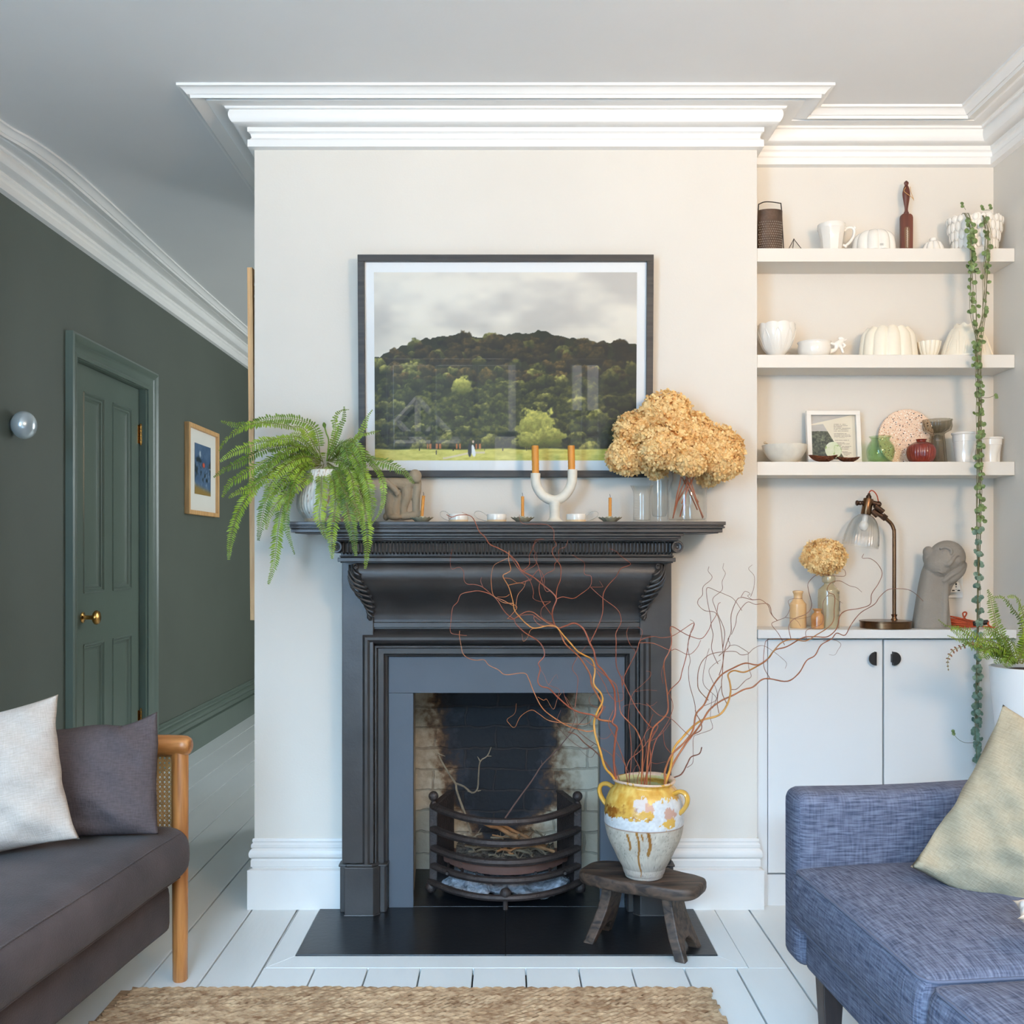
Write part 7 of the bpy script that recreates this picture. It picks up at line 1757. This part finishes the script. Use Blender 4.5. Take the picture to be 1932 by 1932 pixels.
branch('willow branch crossing from the jar to the right edge of the fireplace', [
 (Z(4, [(0,1790),(10,1500),(30,1300),(80,1120),(200,1000),(260,900),(250,700),(230,550),(210,330),(270,200),(300,100),(300,0)])+Z(3, [(1060,1060),(1100,1050),(1200,1110),(1300,1160),(1440,1190),(1530,1080),(1560,1000),(1620,900),(1640,780),(1670,750)]), .0028, .0007),
 (Z(4, [(250,720),(300,640),(400,540),(430,430),(480,250),(500,130),(520,0)])+Z(3, [(1340,1060),(1340,1000),(1200,1090),(1080,1160),(950,1180),(850,1165),(700,1210),(650,1340),(500,1650)]), .0014, .0009),
 (Z(3, [(690,1240),(860,1250),(1050,1330),(1130,1320),(1280,1385),(1380,1310),(1430,1210)]), .0011, .0008), (Z(4, [(40,1790),(60,1480),(110,1280),(190,1150),(280,1000),(320,850),(280,700)]), .0012, .0008),
 (Z(4, [(0,820),(150,960),(290,1000),(450,1150),(530,1220)]), .0011, .0009), (Z(4, [(0,1290),(100,1250),(200,1170),(290,1050)]), .0009, .0006), (Z(4, [(200,1150),(220,1320),(290,1420)]), .0009, .0008), (Z(4, [(200,580),(180,450),(210,330)]), .0007, .0006)], 10, ORG, RED)
branch('thickest yellow willow stem arching right towards the cabinet', [
 (Z(4, [(230,1790),(290,1600),(330,1370),(430,1240),(560,1100),(680,1020),(880,960),(980,830),(1020,680),(1010,560),(990,470),(1060,420),(1180,440),(1300,390),(1450,300),(1530,200),(1640,80),(1780,40),(1930,60)])+Z(5, [(820,800),(930,730),(980,660),(985,560),(990,430),(930,395),(920,350),(960,300),(1040,285),(1130,330),(1200,350),(1250,392)]), .0040, .0006),
 (Z(4, [(600,950),(580,800),(520,580),(510,400),(530,300),(510,200),(500,100),(530,0)])+Z(3, [(1310,1100),(1350,1000),(1300,960)]), .0011, .0006), (Z(4, [(750,780),(640,660),(620,560),(630,420),(680,300),(780,220),(950,190),(1080,190),(1150,230),(1240,210),(1160,150),(1080,110),(1000,120)]), .0013, .0007),
 (Z(4, [(1030,650),(1100,640),(1200,540),(1270,490),(1240,380),(1235,210)]), .0012, .0006), (Z(4, [(980,830),(920,700),(910,560),(920,480),(930,250),(920,80)])+Z(3, [(1680,1100),(1650,950),(1600,870),(1480,850),(1400,780),(1400,720),(1450,660),(1460,560),(1550,480),(1565,430),(1520,370),(1530,315)]), .0013, .0006),
 (Z(4, [(880,940),(860,830),(870,700),(910,600)]), .0012, .0009), (Z(5, [(940,400),(880,490),(880,600),(870,690),(800,730),(720,760),(715,820),(730,850)]), .0008, .0008), (Z(5, [(920,430),(970,430),(1020,470),(1070,500)]), .0006, .0004)], 11, YEL, BRN)
branch('brown willow branch reaching over the worktop and curling back under the lamp shade', [
 (Z(4, [(215,1800),(220,1650),(300,1450),(450,1300),(560,1150),(600,950),(700,830),(780,650),(900,480),(1050,390),(1200,330),(1350,350),(1480,270),(1560,170),(1700,130),(1900,20)])+Z(5, [(800,820),(920,820),(1010,740),(1040,620),(1100,570),(1220,550),(1330,510),(1345,410),(1410,310),(1445,210),(1400,120),(1330,70),(1255,65),(1270,25)]), .0034, .0007),
 (Z(5, [(570,840),(550,720),(600,650),(720,600),(770,520),(740,380),(740,300),(830,220),(930,230),(1080,240),(1090,190),(1060,165)]), .0012, .0006),
 (Z(5, [(510,900),(450,790),(385,700),(440,665),(520,630),(560,550),(545,480),(590,455),(680,455)]), .001, .0005), (Z(5, [(440,665),(390,610),(370,530),(330,500),(230,510),(150,490),(60,600),(40,700),(0,800)]), .001, .0008), (Z(5, [(520,635),(640,650),(760,625)]), .0007, .0004), (Z(5, [(600,645),(640,680),(665,725)]), .0007, .0004),
 (Z(4, [(880,480),(920,360),(940,220),(970,100),(1000,30)])+Z(3, [(1760,1200),(1800,1100),(1800,900),(1870,720),(1930,690)]), .0013, .0009), (Z(5, [(100,440),(200,465),(280,465),(350,520),(380,600),(440,665)]), .001, .0008), (Z(5, [(185,435),(215,350),(220,240),(165,170),(200,130)]), .0008, .0005), (Z(5, [(90,440),(130,385),(180,410),(155,430),(205,470)]), .0008, .0006),
 (Z(3, [(1640,1500),(1600,1420),(1560,1300),(1580,1150),(1560,1050),(1545,900),(1520,780),(1500,640),(1515,570),(1620,610),(1740,660),(1830,710),(1930,850)]), .0011, .0007), (Z(3, [(1700,1300),(1720,1100),(1640,900),(1600,800),(1580,700),(1690,600),(1690,500),(1730,400),(1700,340),(1710,275)]), .0011, .0005),
 (Z(3, [(1650,1400),(1780,1280),(1760,1200)]), .001, .0008)], 12, ORG, BRN)
branch('willow branch reaching farthest right, past the lamp stem to the stone face', [
 (Z(4, [(240,1795),(320,1560),(460,1330),(560,1200),(650,1080),(760,900),(900,790),(1050,720),(1180,650),(1290,620),(1400,530),(1500,520),(1710,550),(1850,450)])+Z(5, [(720,1050),(800,1000),(860,900),(960,840),(1010,785),(1090,805),(1150,700),(1240,590),(1370,510),(1420,440),(1500,370),(1600,360),(1700,370),(1780,420),(1840,480)]), .0034, .0007),
 (Z(5, [(370,1220),(310,1100),(320,900),(350,850),(450,840),(600,845)]), .001, .0007), (Z(5, [(165,980),(220,930),(300,905),(400,960),(500,1040),(530,1080),(515,1125)]), .0008, .0005), (Z(5, [(880,860),(980,850),(1050,890),(1020,950),(990,995),(935,992)]), .0008, .0004),
 (Z(4, [(560,1200),(660,1140),(660,1050),(610,960),(590,900)]), .0018, .0012), (Z(4, [(800,880),(860,700),(760,450),(800,360),(900,290)]), .0009, .0006), (Z(4, [(700,850),(850,760),(700,600),(690,450),(730,250),(760,150)]), .0008, .0006)], 13, ORG, BRN)
branch('short dark willow branch leaning out low on the right of the jar', [
 (Z(4, [(260,1800),(420,1680),(490,1560),(540,1470),(640,1430),(670,1350)]), .0026, .0016),
 (Z(4, [(490,1600),(560,1540),(565,1400),(570,1230),(640,1190),(780,1140),(800,1090),(775,1000),(780,900),(800,700)]), .0009, .0006)], 14, BRN, BRN)
branch('fine reddish willow twigs standing in the centre of the jar', [
 (Z(2, [(1770,1800),(1760,1600),(1800,1400),(1780,1200),(1860,1100)]), .0016, .0008), (Z(2, [(1800,1800),(1830,1600),(1900,1300),(1990,1150)]), .0018, .0010), (Z(2, [(1660,1800),(1640,1650),(1700,1560),(1720,1640)]), .0008, .0005), (Z(2, [(1600,1790),(1580,1650),(1500,1500),(1430,1420)]), .0010, .0005),
 (Z(2, [(1690,1800),(1720,1620),(1650,1450),(1740,1290),(1810,1130),(1880,950)]), .0014, .0008), (Z(4, [(40,1530),(120,1550),(230,1530),(290,1560)]), .0007, .0004)], 15, RED, RED)
